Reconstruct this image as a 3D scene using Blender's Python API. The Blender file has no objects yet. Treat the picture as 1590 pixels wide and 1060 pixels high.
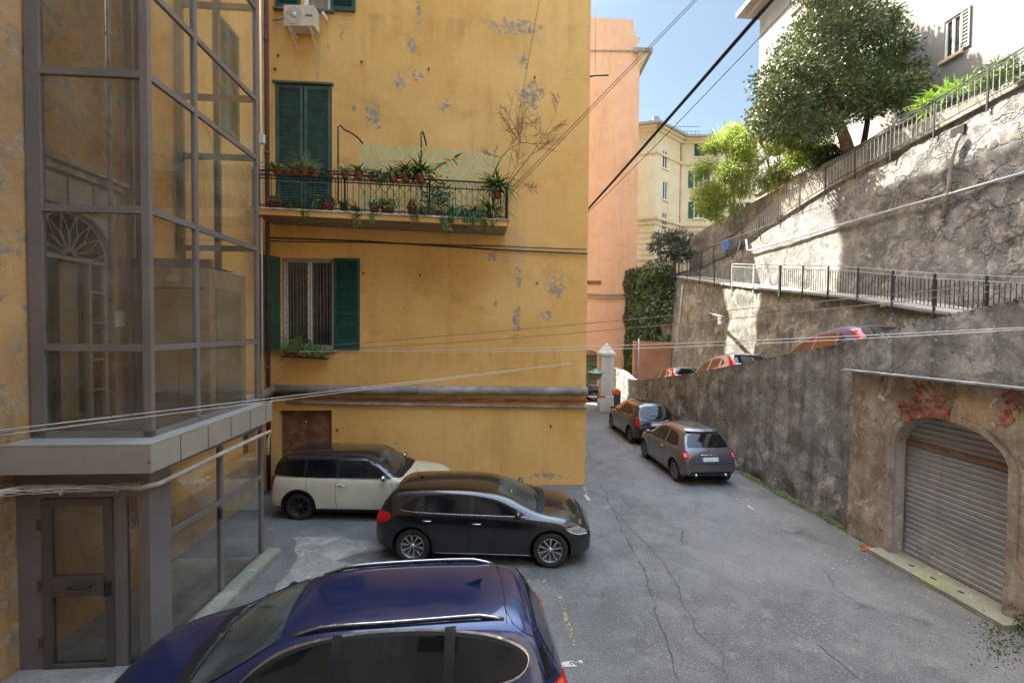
import bpy, bmesh, math, random
from mathutils import Vector, Matrix, noise
from mathutils.bvhtree import BVHTree
from mathutils.geometry import delaunay_2d_cdt
R = math.radians
rnd = random.Random(7)
scene = bpy.context.scene
COL = scene.collection
# ------------------------------------------------------------------ camera geometry (used to measure positions)
F = 700.0; CH = 4.25; PIT = R(-1.5); ROLL = R(0.5)
def ray(px, py):
    u = (px-795)/F; v = -(py-530)/F
    c, s = math.cos(ROLL), math.sin(ROLL)
    u, v = u*c - v*s, u*s + v*c
    return Vector((u, math.cos(PIT)-v*math.sin(PIT), math.sin(PIT)+v*math.cos(PIT)))
def G(px, py, z=0.0):
    r = ray(px, py); t = (z-CH)/r.z; return Vector((r.x*t, r.y*t, z))
def PY(px, py, a, b=0.0):
    r = ray(px, py); t = a/(r.y-b*r.x); return Vector((r.x*t, r.y*t, CH+r.z*t))
def PX(px, py, a, b=-0.075):
    r = ray(px, py); t = a/(r.x-b*r.y); return Vector((r.x*t, r.y*t, CH+r.z*t))
def lerp(a, b, t): return a+(b-a)*t
def interp(tab, x):
    if x <= tab[0][0]: return tab[0][1]
    for (x0, y0), (x1, y1) in zip(tab, tab[1:]):
        if x <= x1: return y0+(y1-y0)*(x-x0)/(x1-x0) if x1 > x0 else y1
    return tab[-1][1]
# ------------------------------------------------------------------ materials
class NT:
    def __init__(s, name):
        s.m = bpy.data.materials.new(name); s.m.use_nodes = True
        s.t = s.m.node_tree; s.n = s.t.nodes; s.l = s.t.links; s.n.clear()
        s.out = s.n.new('ShaderNodeOutputMaterial'); s.b = s.n.new('ShaderNodeBsdfPrincipled')
        s.l.new(s.b.outputs[0], s.out.inputs[0]); s._p = None
    def put(s, v, sock):
        if isinstance(v, bpy.types.NodeSocket): s.l.new(v, sock)
        elif isinstance(v, (tuple, list)) and len(v) == 3 and len(getattr(sock, 'default_value', (0,))) == 4: sock.default_value = (*v, 1)
        else: sock.default_value = v
    def pos(s, obj=False):
        if obj: return s.n.new('ShaderNodeTexCoord').outputs['Object']
        if s._p is None: s._p = s.n.new('ShaderNodeNewGeometry').outputs['Position']
        return s._p
    def map(s, vec, scale=(1, 1, 1), loc=(0, 0, 0)):
        n = s.n.new('ShaderNodeMapping'); s.l.new(vec, n.inputs[0]); n.inputs['Scale'].default_value = scale; n.inputs['Location'].default_value = loc; return n.outputs[0]
    def noise(s, scale, detail=4, rough=.55, vec=None, dist=0.0, col=False):
        n = s.n.new('ShaderNodeTexNoise'); s.l.new(vec if vec is not None else s.pos(), n.inputs['Vector'])
        n.inputs['Scale'].default_value = scale; n.inputs['Detail'].default_value = detail
        n.inputs['Roughness'].default_value = rough; n.inputs['Distortion'].default_value = dist
        return n.outputs['Color' if col else 'Fac']
    def vor(s, scale, vec=None, feat='F1', rand=1.0):
        n = s.n.new('ShaderNodeTexVoronoi'); s.l.new(vec if vec is not None else s.pos(), n.inputs['Vector'])
        n.feature = feat; n.inputs['Scale'].default_value = scale; n.inputs['Randomness'].default_value = rand
        return n.outputs['Distance']
    def math(s, op, a, b=None, c=None, clamp=False):
        n = s.n.new('ShaderNodeMath'); n.operation = op; n.use_clamp = clamp
        for i, v in enumerate((a, b, c)):
            if v is not None: s.put(v, n.inputs[i])
        return n.outputs[0]
    def ramp(s, v, a, b, lo=0.0, hi=1.0, smooth=True):
        n = s.n.new('ShaderNodeMapRange'); n.interpolation_type = 'SMOOTHSTEP' if smooth else 'LINEAR'
        s.put(v, n.inputs[0]); n.inputs[1].default_value = a; n.inputs[2].default_value = b
        n.inputs[3].default_value = lo; n.inputs[4].default_value = hi; return n.outputs[0]
    def mix(s, f, a, b, mode='MIX'):
        n = s.n.new('ShaderNodeMix'); n.data_type = 'RGBA'; n.blend_type = mode
        s.put(f, n.inputs[0]); s.put(a, n.inputs[6]); s.put(b, n.inputs[7]); return n.outputs[2]
    def bump(s, h, strength=.3, dist=.02, prev=None):
        n = s.n.new('ShaderNodeBump'); s.put(h, n.inputs['Height']); n.inputs['Strength'].default_value = strength
        n.inputs['Distance'].default_value = dist
        if prev is not None: s.l.new(prev, n.inputs['Normal'])
        return n.outputs[0]
    def z(s):
        n = s.n.new('ShaderNodeSeparateXYZ'); s.l.new(s.pos(), n.inputs[0]); return n.outputs
    def fin(s, col=None, rough=None, nrm=None, **kw):
        if col is not None: s.put(col, s.b.inputs['Base Color'])
        if rough is not None: s.put(rough, s.b.inputs['Roughness'])
        if nrm is not None: s.put(nrm, s.b.inputs['Normal'])
        for k, v in kw.items(): s.put(v, s.b.inputs[k.replace('_', ' ')])
        return s.m
def simple(name, col, rough=.6, metal=0.0, var=.12, scale=6, bump=0.0, **kw):
    m = NT(name); v = m.noise(scale, 5, .6, m.pos(True))
    c = m.mix(m.ramp(v, .3, .7), tuple(x*(1-var) for x in col), tuple(min(1, x*(1+var)) for x in col))
    r = m.ramp(m.noise(scale*2.3, 4, .6, m.pos(True)), .3, .7, max(0, rough-.08), min(1, rough+.08))
    nn = m.bump(m.noise(scale*9, 3, .6, m.pos(True)), bump, .01) if bump else None
    return m.fin(c, r, nn, Metallic=metal, **kw)
# ------------------------------------------------------------------ mesh builder
class B:
    def __init__(s): s.v = []; s.f = []; s.mi = []; s.sm = []; s.m = 0; s.smooth = False
    def add(s, vs, fs, smooth=None):
        o = len(s.v); s.v += [tuple(v) for v in vs]
        for f in fs: s.f.append([o+i for i in f]); s.mi.append(s.m); s.sm.append(s.smooth if smooth is None else smooth)
        return s
    def hexa(s, p):   # 8 corners: bottom 4 ccw, top 4 ccw
        return s.add(p, [(0, 3, 2, 1), (4, 5, 6, 7), (0, 1, 5, 4), (1, 2, 6, 5), (2, 3, 7, 6), (3, 0, 4, 7)])
    def box(s, c, d, rz=0.0, M=None):
        x, y, z = (a/2 for a in d)
        p = [Vector(q) for q in ((-x, -y, -z), (x, -y, -z), (x, y, -z), (-x, y, -z), (-x, -y, z), (x, -y, z), (x, y, z), (-x, y, z))]
        if M is None: M = Matrix.Rotation(rz, 3, 'Z')
        return s.hexa([M @ q+Vector(c) for q in p])
    def bar(s, a, b, w, h, up=(0, 0, 1)):   # box beam from a to b, w sideways, h along up
        a = Vector(a); b = Vector(b); d = (b-a).normalized(); up = Vector(up)
        if abs(d.dot(up)) > .98: up = Vector((0, 1, 0))
        sd = d.cross(up).normalized(); u = sd.cross(d).normalized()
        sd = sd*w/2; u = u*h/2
        return s.hexa([a-sd-u, b-sd-u, b+sd-u, a+sd-u, a-sd+u, b-sd+u, b+sd+u, a+sd+u])
    def tube(s, pts, r, seg=8, closed=False, cap=True):
        pts = [Vector(p) for p in pts]; n = len(pts)
        rs = r if isinstance(r, (list, tuple)) else [r]*n
        rings = []; ref = None
        for i, p in enumerate(pts):
            if closed: d = (pts[(i+1) % n]-pts[i-1])
            else: d = pts[min(i+1, n-1)]-pts[max(i-1, 0)]
            d = d.normalized() if d.length > 1e-9 else Vector((0, 0, 1))
            if ref is None: ref = d.orthogonal().normalized()
            ref = (ref-d*ref.dot(d));
            ref = ref.normalized() if ref.length > 1e-6 else d.orthogonal().normalized()
            bn = d.cross(ref)
            rings.append([p+(ref*math.cos(2*math.pi*k/seg)+bn*math.sin(2*math.pi*k/seg))*rs[i] for k in range(seg)])
        vs = [v for g in rings for v in g]; fs = []
        for i in range(n if closed else n-1):
            j = (i+1) % n
            for k in range(seg):
                k2 = (k+1) % seg; fs.append((i*seg+k, i*seg+k2, j*seg+k2, j*seg+k))
        if not closed and cap: fs.append(tuple(range(seg))[::-1]); fs.append(tuple((n-1)*seg+k for k in range(seg)))
        return s.add(vs, fs, True)
    def cyl(s, a, b, r, seg=16, r2=None): return s.tube([a, b], [r, r if r2 is None else r2], seg)
    def prism(s, poly, vec):   # planar polygon (3-D points) extruded by vec
        n = len(poly); vec = Vector(vec); p = [Vector(q) for q in poly]
        nrm = Vector((0, 0, 0))
        for i in range(n): nrm += p[i].cross(p[(i+1) % n])
        if nrm.dot(vec) > 0: p = p[::-1]
        vs = p+[q+vec for q in p]
        fs = [tuple(range(n)), tuple(range(2*n-1, n-1, -1))]+[(i, i+n, (i+1) % n+n, (i+1) % n) for i in range(n)]
        return s.add(vs, fs)
    def lathe(s, prof, c=(0, 0, 0), seg=20, M=None, smooth=True, cap=True):   # prof [(r,z)]
        c = Vector(c); vs = []; fs = []; n = len(prof)
        for r_, z_ in prof:
            for k in range(seg):
                a = 2*math.pi*k/seg; q = Vector((r_*math.cos(a), r_*math.sin(a), z_))
                vs.append((M @ q if M is not None else q)+c)
        for i in range(n-1):
            for k in range(seg):
                k2 = (k+1) % seg; fs.append((i*seg+k, i*seg+k2, (i+1)*seg+k2, (i+1)*seg+k))
        if cap and prof[0][0] > 1e-5: fs.append(tuple(range(seg))[::-1])
        if cap and prof[-1][0] > 1e-5: fs.append(tuple((n-1)*seg+k for k in range(seg)))
        return s.add(vs, fs, smooth)
    def grid(s, fn, us, vs_, smooth=True):
        nu, nv = len(us), len(vs_)
        P = [fn(u, v) for v in vs_ for u in us]
        return s.add(P, [(j*nu+i, j*nu+i+1, (j+1)*nu+i+1, (j+1)*nu+i) for j in range(nv-1) for i in range(nu-1)], smooth)
XF = {}
def mesh_of(b, name, mats):
    me = bpy.data.meshes.new(name); me.from_pydata(b.v, [], b.f)
    for m in (mats if isinstance(mats, (list, tuple)) else [mats]): me.materials.append(m)
    me.polygons.foreach_set('material_index', b.mi); me.polygons.foreach_set('use_smooth', b.sm)
    me.update(); return me
def obj(name, b, mats, parent=None, world=True):
    me = b if isinstance(b, bpy.types.Mesh) else mesh_of(b, name, mats)
    o = bpy.data.objects.new(name, me); COL.objects.link(o)
    if parent is not None:
        o.parent = parent
        if world and parent.name in XF: me.transform(XF[parent.name].inverted())
        if world and parent.name not in XF and parent.parent is not None:   # sub-part of a mesh part
            me.transform(XF[parent.parent.name].inverted())
    return o
def thing(name, label, cat, loc=(0, 0, 0), rz=0.0, group=None):
    o = bpy.data.objects.new(name, None); COL.objects.link(o); o.location = loc; o.rotation_euler = (0, 0, rz)
    o.empty_display_size = .2
    XF[o.name] = Matrix.Translation(Vector(loc)) @ Matrix.Rotation(rz, 4, 'Z')
    o['label'] = label; o['category'] = cat
    if group: o['group'] = group
    return o
def tag(o, label, cat, group=None):
    o['label'] = label; o['category'] = cat
    if group: o['group'] = group
    return o
def origin_to(o, p):   # top-level single-mesh thing: move its origin to its base
    o.data.transform(Matrix.Translation(-Vector(p))); o.location = p; return o
def struct(name, b, m): o = obj(name, b, m); o['kind'] = 'structure'; return o
def single(name, b, m, label, cat, group=None, base=None):
    o = tag(obj(name, b, m), label, cat, group)
    vs = o.data.vertices
    if base is None:
        n = len(vs); mn = min(v.co.z for v in vs)
        base = (sum(v.co.x for v in vs)/n, sum(v.co.y for v in vs)/n, mn)
    return origin_to(o, base)
def fbm(p, sc, oct=4):
    return noise.fractal(Vector(p)*sc, 1.0, 2.0, oct)
# wall surface with rectangular holes; fn(u,z)->Vector, nrm = outward normal, reveals go inwards
def wall_grid(b, fn, u0, u1, z0, z1, holes=(), step=.5, nrm=None, depth=.2, disp=None):
    us = sorted({u0, u1, *[h[0] for h in holes], *[h[2] for h in holes]}); zs = sorted({z0, z1, *[h[1] for h in holes], *[h[3] for h in holes]})
    def ref(a):
        o = [a[0]]
        for p, q in zip(a, a[1:]):
            n = max(1, int(math.ceil((q-p)/step)))
            o += [p+(q-p)*i/n for i in range(1, n+1)]
        return o
    us = ref(us); zs = ref(zs); nu = len(us)
    V = []
    for z_ in zs:
        for u in us:
            p = fn(u, z_)
            if disp: p = p+nrm*disp(u, z_, p)
            V.append(p)
    fs = []
    for j in range(len(zs)-1):
        for i in range(nu-1):
            cu, cz = (us[i]+us[i+1])/2, (zs[j]+zs[j+1])/2
            if any(h[0] < cu < h[2] and h[1] < cz < h[3] for h in holes): continue
            fs.append((j*nu+i, j*nu+i+1, (j+1)*nu+i+1, (j+1)*nu+i))
    b.add(V, fs, False)
    for h in holes:
        d = -nrm*(h[4] if len(h) > 4 else depth)
        c = [fn(h[0], h[1]), fn(h[2], h[1]), fn(h[2], h[3]), fn(h[0], h[3])]
        for i in range(4): b.add([c[i], c[(i+1) % 4], c[(i+1) % 4]+d, c[i]+d], [(0, 3, 2, 1)])
def bisect_clean(): pass
# ------------------------------------------------------------------ setting materials
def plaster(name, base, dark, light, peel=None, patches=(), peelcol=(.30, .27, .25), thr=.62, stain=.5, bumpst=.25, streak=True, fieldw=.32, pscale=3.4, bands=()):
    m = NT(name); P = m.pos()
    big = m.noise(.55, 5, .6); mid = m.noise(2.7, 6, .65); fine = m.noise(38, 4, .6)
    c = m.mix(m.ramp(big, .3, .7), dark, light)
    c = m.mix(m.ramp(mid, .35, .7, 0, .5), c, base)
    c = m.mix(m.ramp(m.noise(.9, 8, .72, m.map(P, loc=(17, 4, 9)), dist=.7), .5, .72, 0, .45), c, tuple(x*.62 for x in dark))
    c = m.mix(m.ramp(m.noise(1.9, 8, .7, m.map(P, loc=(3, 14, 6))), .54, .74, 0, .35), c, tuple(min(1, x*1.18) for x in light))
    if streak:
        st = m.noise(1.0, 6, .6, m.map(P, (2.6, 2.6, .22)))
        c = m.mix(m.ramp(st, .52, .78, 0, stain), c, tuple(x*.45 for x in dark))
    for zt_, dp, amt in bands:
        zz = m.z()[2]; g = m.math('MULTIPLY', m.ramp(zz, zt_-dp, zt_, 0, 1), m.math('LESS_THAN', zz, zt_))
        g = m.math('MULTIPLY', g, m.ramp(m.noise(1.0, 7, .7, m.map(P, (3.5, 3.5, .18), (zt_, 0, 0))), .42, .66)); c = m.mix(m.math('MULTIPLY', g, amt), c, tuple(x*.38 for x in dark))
    c = m.mix(m.ramp(fine, .3, .75, 0, .16), c, tuple(x*.6 for x in base))
    h = m.math('MULTIPLY', mid, .6)
    h = m.math('ADD', h, m.math('MULTIPLY', fine, .12))
    if patches or peel:
        field = None
        for (cx, cy, cz, rx, rz) in patches:
            v = m.n.new('ShaderNodeVectorMath'); v.operation = 'SUBTRACT'; m.l.new(P, v.inputs[0]); v.inputs[1].default_value = (cx, cy, cz)
            w = m.n.new('ShaderNodeVectorMath'); w.operation = 'MULTIPLY'; m.l.new(v.outputs[0], w.inputs[0]); w.inputs[1].default_value = (1/rx, 1/rx, 1/rz)
            L = m.n.new('ShaderNodeVectorMath'); L.operation = 'LENGTH'; m.l.new(w.outputs[0], L.inputs[0])
            f = m.ramp(L.outputs['Value'], 0, 1.25, 1, 0)
            field = f if field is None else m.math('MAXIMUM', field, f)
        pn = m.noise(pscale, 9, .7, dist=.5)
        if field is not None: pn = m.math('MULTIPLY_ADD', field, fieldw, pn)
        if peel: pn = m.math('ADD', pn, peel)
        mask = m.ramp(pn, thr, thr+.018)
        edge = m.math('SUBTRACT', m.ramp(pn, thr-.03, thr), mask)
        pc = m.mix(m.ramp(m.noise(9, 5, .6), .3, .7), tuple(x*.75 for x in peelcol), tuple(x*1.2 for x in peelcol))
        c = m.mix(m.math('MULTIPLY', edge, .5), c, tuple(min(1, x*1.1) for x in light))
        c = m.mix(mask, c, pc)
        h = m.math('SUBTRACT', h, m.math('MULTIPLY', mask, .5))
    return m.fin(c, m.ramp(mid, .3, .7, .82, .95), m.bump(h, bumpst, .02))

def ygp(px, py): return PY(px, py, 12.19, .07)
YP = []
for px, py, rx, rz in ((650, 25, 9, 40), (640, 72, 18, 22), (800, 42, 70, 24), (580, 178, 22, 45), (650, 118, 16, 18), (690, 165, 30, 18), (620, 130, 16, 30),
                       (825, 150, 35, 45), (812, 95, 18, 22), (770, 472, 9, 7), (803, 500, 12, 60), (862, 445, 28, 45), (850, 488, 22, 16), (806, 430, 10, 30), (848, 738, 60, 12), (634, 722, 10, 20), (430, 40, 7, 12),
                       (765, 398, 14, 14), (615, 688, 8, 4), (510, 75, 8, 8), (530, 50, 6, 25), (700, 455, 4, 4), (550, 170, 6, 15)):
    p = ygp(px, py); YP.append((p.x, p.y, p.z, rx/57, rz/57))
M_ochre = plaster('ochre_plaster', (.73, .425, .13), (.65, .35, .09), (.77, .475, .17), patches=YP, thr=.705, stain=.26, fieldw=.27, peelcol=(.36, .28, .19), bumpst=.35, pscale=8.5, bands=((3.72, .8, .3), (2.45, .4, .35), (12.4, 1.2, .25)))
M_creamgrey = plaster('cream_grey_plaster', (.62, .57, .50), (.52, .47, .40), (.68, .63, .56), thr=.7, peel=0.0, stain=.4)
M_old = plaster('old_orange_plaster', (.58, .29, .08), (.27, .19, .12), (.60, .38, .16), peel=.04, thr=.575, peelcol=(.36, .28, .19), stain=.6, bumpst=.6)
M_salmon = plaster('salmon_plaster', (.80, .50, .31), (.75, .44, .26), (.82, .53, .35), stain=.3, bumpst=.15)
M_salmon2 = plaster('orange_garden_plaster', (.55, .24, .12), (.4, .17, .09), (.6, .3, .17), stain=.5, bumpst=.2)
M_cream = plaster('cream_plaster', (.66, .57, .36), (.62, .52, .31), (.68, .60, .40), stain=.12, bumpst=.05)
M_white = plaster('pale_grey_plaster', (.225, .222, .22), (.20, .198, .195), (.25, .247, .243), stain=.2, bumpst=.08)
M_pillar = plaster('white_pillar_plaster', (.72, .69, .62), (.6, .57, .5), (.76, .74, .69), stain=.4, bumpst=.2)
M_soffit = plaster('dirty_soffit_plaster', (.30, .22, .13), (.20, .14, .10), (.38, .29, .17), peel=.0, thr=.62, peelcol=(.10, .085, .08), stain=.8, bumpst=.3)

def rockwall(name, dark, mid_, light, moss=.4, rub=0.0, warm=(.38, .30, .20), bs=.6, zlow=None, streakst=.75, contrast=0):
    m = NT(name); P = m.pos()
    a = m.noise(.5, 6, .62); b_ = m.noise(2.1, 8, .68, dist=.4); f = m.noise(24, 6, .7)
    st = m.noise(1.0, 7, .62, m.map(P, (3.2, 3.2, .25)))
    c = m.mix(m.ramp(a, .32, .68), dark, mid_)
    c = m.mix(m.ramp(b_, .44, .66, 0, .8), c, light)
    c = m.mix(m.ramp(st, .45, .7, 0, streakst), c, tuple(x*.42 for x in dark))
    c = m.mix(m.ramp(m.noise(.9, 6, .6, m.map(P, loc=(7, 3, 1))), .52, .68, 0, .55), c, warm)
    c = m.mix(m.ramp(f, .35, .72, 0, .35), c, tuple(x*.35 for x in dark))
    fl = m.noise(4.2, 10, .72, m.map(P, loc=(3, 9, 5)), dist=1.0)
    mk = m.ramp(fl, .60, .625)
    c = m.mix(m.math('MULTIPLY', mk, .7), c, tuple(min(1, x*1.35) for x in light))
    pit = m.ramp(m.noise(5.5, 8, .7, m.map(P, loc=(13, 1, 8))), .63, .67)
    c = m.mix(m.math('MULTIPLY', pit, .75), c, tuple(x*.22 for x in dark))
    if moss:
        mo = m.ramp(m.noise(1.3, 8, .7, m.map(P, loc=(31, 2, 4))), .58, .70, 0, moss)
        c = m.mix(mo, c, (.10, .12, .035))
    if zlow is not None:
        zz = m.z()[2]
        low = m.math('MULTIPLY', m.ramp(zz, zlow, zlow+.5, 1, 0), m.ramp(m.noise(3, 6, .7), .35, .6))
        c = m.mix(m.math('MULTIPLY', low, .8), c, (.10, .085, .075))
    if contrast:
        k1 = m.noise(1.35, 9, .74, m.map(P, loc=(41, 7, 2)), dist=.8); c = m.mix(m.ramp(k1, .50, .60, 0, .6), c, tuple(x*.5 for x in dark))
        k2 = m.noise(1.7, 9, .74, m.map(P, loc=(11, 47, 22)), dist=.8); c = m.mix(m.ramp(k2, .55, .63, 0, .6), c, tuple(min(1, x*1.15) for x in light))
        k3 = m.noise(9, 7, .75, m.map(P, loc=(1, 4, 2))); c = m.mix(m.ramp(k3, .45, .30, 0, .6), c, tuple(x*.35 for x in dark))
        c = m.mix(m.ramp(k3, .56, .68, 0, .45), c, tuple(min(1, x*1.25) for x in light))
    h = m.math('ADD', m.math('MULTIPLY', b_, .8), m.math('MULTIPLY', f, .25))
    if rub:
        vd = m.n.new('ShaderNodeVectorMath'); vd.operation = 'ADD'; m.l.new(P, vd.inputs[0]); nz = m.noise(2.2, 5, .6, col=True); m.l.new(nz, vd.inputs[1])
        e = m.vor(1.1, vd.outputs[0], 'DISTANCE_TO_EDGE'); yy = m.z()[1]; zone = m.math('MULTIPLY', m.ramp(yy, 15, 17.5, 1, 0), m.ramp(m.noise(.4, 4, .6, m.map(P, loc=(2, 2, 9))), .40, .56))
        ck = m.math('MULTIPLY', m.ramp(e, .0, .07, 1, 0), zone); c = m.mix(m.math('MULTIPLY', ck, .3), c, tuple(x*.3 for x in dark)); h = m.math('SUBTRACT', h, ck)
    h = m.math('SUBTRACT', h, m.math('MULTIPLY', pit, .6)); h = m.math('SUBTRACT', h, m.math('MULTIPLY', mk, .25))
    n1 = m.bump(h, bs, .06)
    return m.fin(c, .92, n1)
M_parapet = rockwall('sooty_ramp_wall_render', (.21, .212, .20), (.31, .312, .295), (.48, .475, .445), moss=.12, warm=(.34, .31, .27), bs=.9, zlow=.35, streakst=.8, contrast=1)
M_wall2 = rockwall('grey_terrace_render', (.14, .14, .12), (.23, .225, .195), (.37, .35, .30), moss=.6, warm=(.42, .37, .26), bs=.8, streakst=.5, contrast=1)
M_wall3 = rockwall('big_terrace_render', (.13, .133, .13), (.23, .232, .222), (.40, .395, .37), moss=.25, warm=(.33, .30, .24), bs=.9, streakst=.4, contrast=1, rub=1)
M_garage = rockwall('patchy_garage_render', (.26, .20, .145), (.42, .34, .25), (.55, .48, .39), moss=.1, warm=(.54, .31, .12), bs=.8, streakst=.5, contrast=1)
M_concrete = rockwall('rough_concrete', (.26, .25, .23), (.33, .32, .30), (.42, .40, .37), moss=.2, warm=(.34, .32, .28), bs=.25, streakst=.3)
M_mossconc = rockwall('mossy_concrete', (.20, .205, .15), (.28, .28, .22), (.37, .355, .30), moss=.9, warm=(.30, .34, .14), bs=.3, streakst=.1)

def asphalt():
    m = NT('worn_asphalt'); P = m.pos()
    a = m.noise(.28, 6, .6); b_ = m.noise(1.6, 7, .65, dist=.5); g2 = m.noise(42, 4, .8)
    c = m.mix(m.ramp(a, .33, .67), (.078, .080, .078), (.138, .139, .136))
    c = m.mix(m.ramp(b_, .42, .68, 0, .6), c, (.19, .188, .178))
    dk = m.ramp(m.noise(.8, 8, .74, m.map(P, loc=(5, 5, 0)), dist=.9), .50, .70, 0, .6)
    c = m.mix(dk, c, (.045, .045, .048))
    c = m.mix(m.ramp(g2, .54, .66, 0, .7), c, (.32, .315, .305))
    c = m.mix(m.ramp(g2, .46, .34, 0, .7), c, (.038, .037, .036))
    sp = m.ramp(m.noise(17, 7, .8, m.map(P, loc=(2, 8, 0))), .665, .70, 0, .8)
    c = m.mix(sp, c, (.33, .32, .30))
    bl = m.ramp(m.noise(5.0, 9, .72, m.map(P, loc=(22, 8, 0)), dist=.8), .56, .66, 0, .5)
    c = m.mix(bl, c, (.21, .205, .195))
    # fine wandering cracks
    w = m.n.new('ShaderNodeVectorMath'); w.operation = 'ADD'; m.l.new(P, w.inputs[0])
    nz = m.noise(1.3, 5, .6, col=True); sc = m.n.new('ShaderNodeVectorMath'); sc.operation = 'SCALE'; m.l.new(nz, sc.inputs[0]); sc.inputs['Scale'].default_value = .9
    m.l.new(sc.outputs[0], w.inputs[1])
    cr = m.ramp(m.vor(.55, w.outputs[0], 'DISTANCE_TO_EDGE'), .004, .016, 1, 0)
    cr = m.math('MULTIPLY', cr, m.ramp(m.noise(.6, 3), .56, .64))
    c = m.mix(m.math('MULTIPLY', cr, .45), c, (.02, .02, .02))
    h = m.math('ADD', m.math('MULTIPLY', g2, .5), m.math('MULTIPLY', b_, .8)); h = m.math('SUBTRACT', h, m.math('MULTIPLY', cr, .9))
    return m.fin(c, m.ramp(b_, .3, .7, .72, .92), m.bump(h, .55, .02))
M_asphalt = asphalt()
M_dirt = rockwall('old_dirty_concrete_patch', (.20, .19, .17), (.30, .285, .25), (.42, .40, .36), moss=.35, warm=(.26, .25, .2), bs=.5, streakst=0)
M_crack = simple('crack_dark', (.05, .048, .045), .95, var=.5, scale=20, bump=.4)
M_moss = simple('moss', (.075, .105, .025), .95, var=.5, scale=12, bump=.8)
def worn_paint(name, col, thr):
    m = NT(name); n = m.noise(14, 8, .75); mask = m.ramp(n, thr, thr+.05)
    tr = m.n.new('ShaderNodeBsdfTransparent'); mx = m.n.new('ShaderNodeMixShader'); m.put(mask, mx.inputs[0])
    m.l.new(tr.outputs[0], mx.inputs[1]); m.l.new(m.b.outputs[0], mx.inputs[2]); m.l.new(mx.outputs[0], m.out.inputs[0])
    return m.fin(col, .85)
M_ypaint = worn_paint('faded_yellow_paint', (.42, .32, .15), .50)
M_wpaint = worn_paint('faded_white_paint', (.55, .54, .50), .46)
M_shutter = simple('green_shutter_paint', (.010, .062, .042), .5, var=.25, scale=4, bump=.1)
M_shutter2 = simple('faded_green_shutter_paint', (.055, .105, .080), .6, var=.25, scale=4, bump=.1)
M_black = simple('black_iron', (.02, .02, .022), .55)
M_darkhole = simple('dark_interior', (.012, .011, .010), .9)
M_brown = simple('brown_door_wood', (.20, .085, .04), .65, var=.4, scale=5, bump=.3)
M_pipe = simple('grey_pipe', (.27, .24, .21), .6, var=.4, scale=3, bump=.2)
M_rust = simple('rusty_orange_pipe', (.22, .09, .045), .8, var=.5, scale=3, bump=.3)
M_downpipe = simple('brown_downpipe', (.10, .06, .055), .5, var=.2)
M_whitepl = simple('white_plastic', (.70, .68, .63), .5, var=.06)
M_terra = simple('terracotta', (.36, .11, .05), .8, var=.25, scale=12, bump=.2)
M_leaf = simple('leaf_green', (.11, .20, .04), .55, var=.6, scale=5)
M_leafdk = simple('leaf_dark', (.05, .095, .03), .5, var=.5, scale=5)
M_spider = simple('striped_leaf', (.30, .38, .18), .55, var=.5, scale=9)
M_flower = simple('red_petal', (.65, .03, .02), .6)
M_turq = simple('turquoise_lattice', (.14, .62, .48), .6)
M_twig = simple('bare_twig', (.13, .07, .035), .85)
M_bark = simple('bark', (.22, .13, .085), .9, var=.4, scale=6, bump=.6)
M_wirew = simple('pale_cable', (.60, .58, .55), .6)
M_wired = simple('dark_cable', (.035, .033, .035), .6)
M_wirem = simple('grey_cable', (.20, .17, .15), .6)
M_steel = simple('galvanised_steel', (.42, .44, .45), .45, metal=.5, scale=3)
M_fence = simple('dark_fence_paint', (.03, .035, .04), .5)
M_fenceg = simple('grey_green_fence_paint', (.35, .42, .40), .5)
M_wframe = simple('white_window_frame', (.75, .74, .70), .5, var=.05)
M_curtain = simple('white_curtain', (.55, .55, .55), .9, var=.2)
def glassmat(name, tint, refl, dust=.04, dustcol=(.5, .48, .42), rough=.0):
    m = NT(name); m.n.remove(m.b)
    tr = m.n.new('ShaderNodeBsdfTransparent'); tr.inputs[0].default_value = (*tint, 1)
    gl = m.n.new('ShaderNodeBsdfGlossy'); gl.inputs['Roughness'].default_value = rough; gl.inputs[0].default_value = (.95, .97, 1, 1)
    df = m.n.new('ShaderNodeBsdfDiffuse'); df.inputs[0].default_value = (*dustcol, 1)
    m1 = m.n.new('ShaderNodeMixShader'); m.l.new(tr.outputs[0], m1.inputs[1]); m.l.new(df.outputs[0], m1.inputs[2])
    m.put(m.ramp(m.noise(1.7, 6, .65), .35, .75, dust*.3, dust*2), m1.inputs[0])
    fr = m.n.new('ShaderNodeFresnel'); fr.inputs[0].default_value = 1.5
    w = m.n.new('ShaderNodeTexNoise'); w.inputs['Scale'].default_value = 1.1
    bp = m.bump(m.noise(.9, 2, .4), .04, .05); gl.inputs['Normal'].default_value = (0, 0, 0); m.l.new(bp, gl.inputs['Normal'])
    m2 = m.n.new('ShaderNodeMixShader'); m.put(m.math('MULTIPLY_ADD', fr.outputs[0], refl, .02, clamp=True), m2.inputs[0])
    m.l.new(m1.outputs[0], m2.inputs[1]); m.l.new(gl.outputs[0], m2.inputs[2]); m.l.new(m2.outputs[0], m.out.inputs[0])
    return m.m
M_glass = glassmat('lift_glass', (.94, .965, .945), 1.6, .07, (.62, .64, .60))  # pale diffuse film: dust, plus a milky reflection put into the colour
M_wglass = simple('window_glass', (.03, .035, .04), .08, var=.2)
def alum(name, c):
    m = NT(name); v = m.noise(2, 5, .6)
    return m.fin(m.mix(m.ramp(v, .3, .7), tuple(x*.85 for x in c), c), m.ramp(m.noise(9, 4), .3, .7, .36, .48), None, Metallic=.3)
M_bronze = alum('bronze_aluminium', (.225, .205, .20))
M_bronzel = alum('grey_canopy_metal', (.42, .405, .365))
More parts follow.
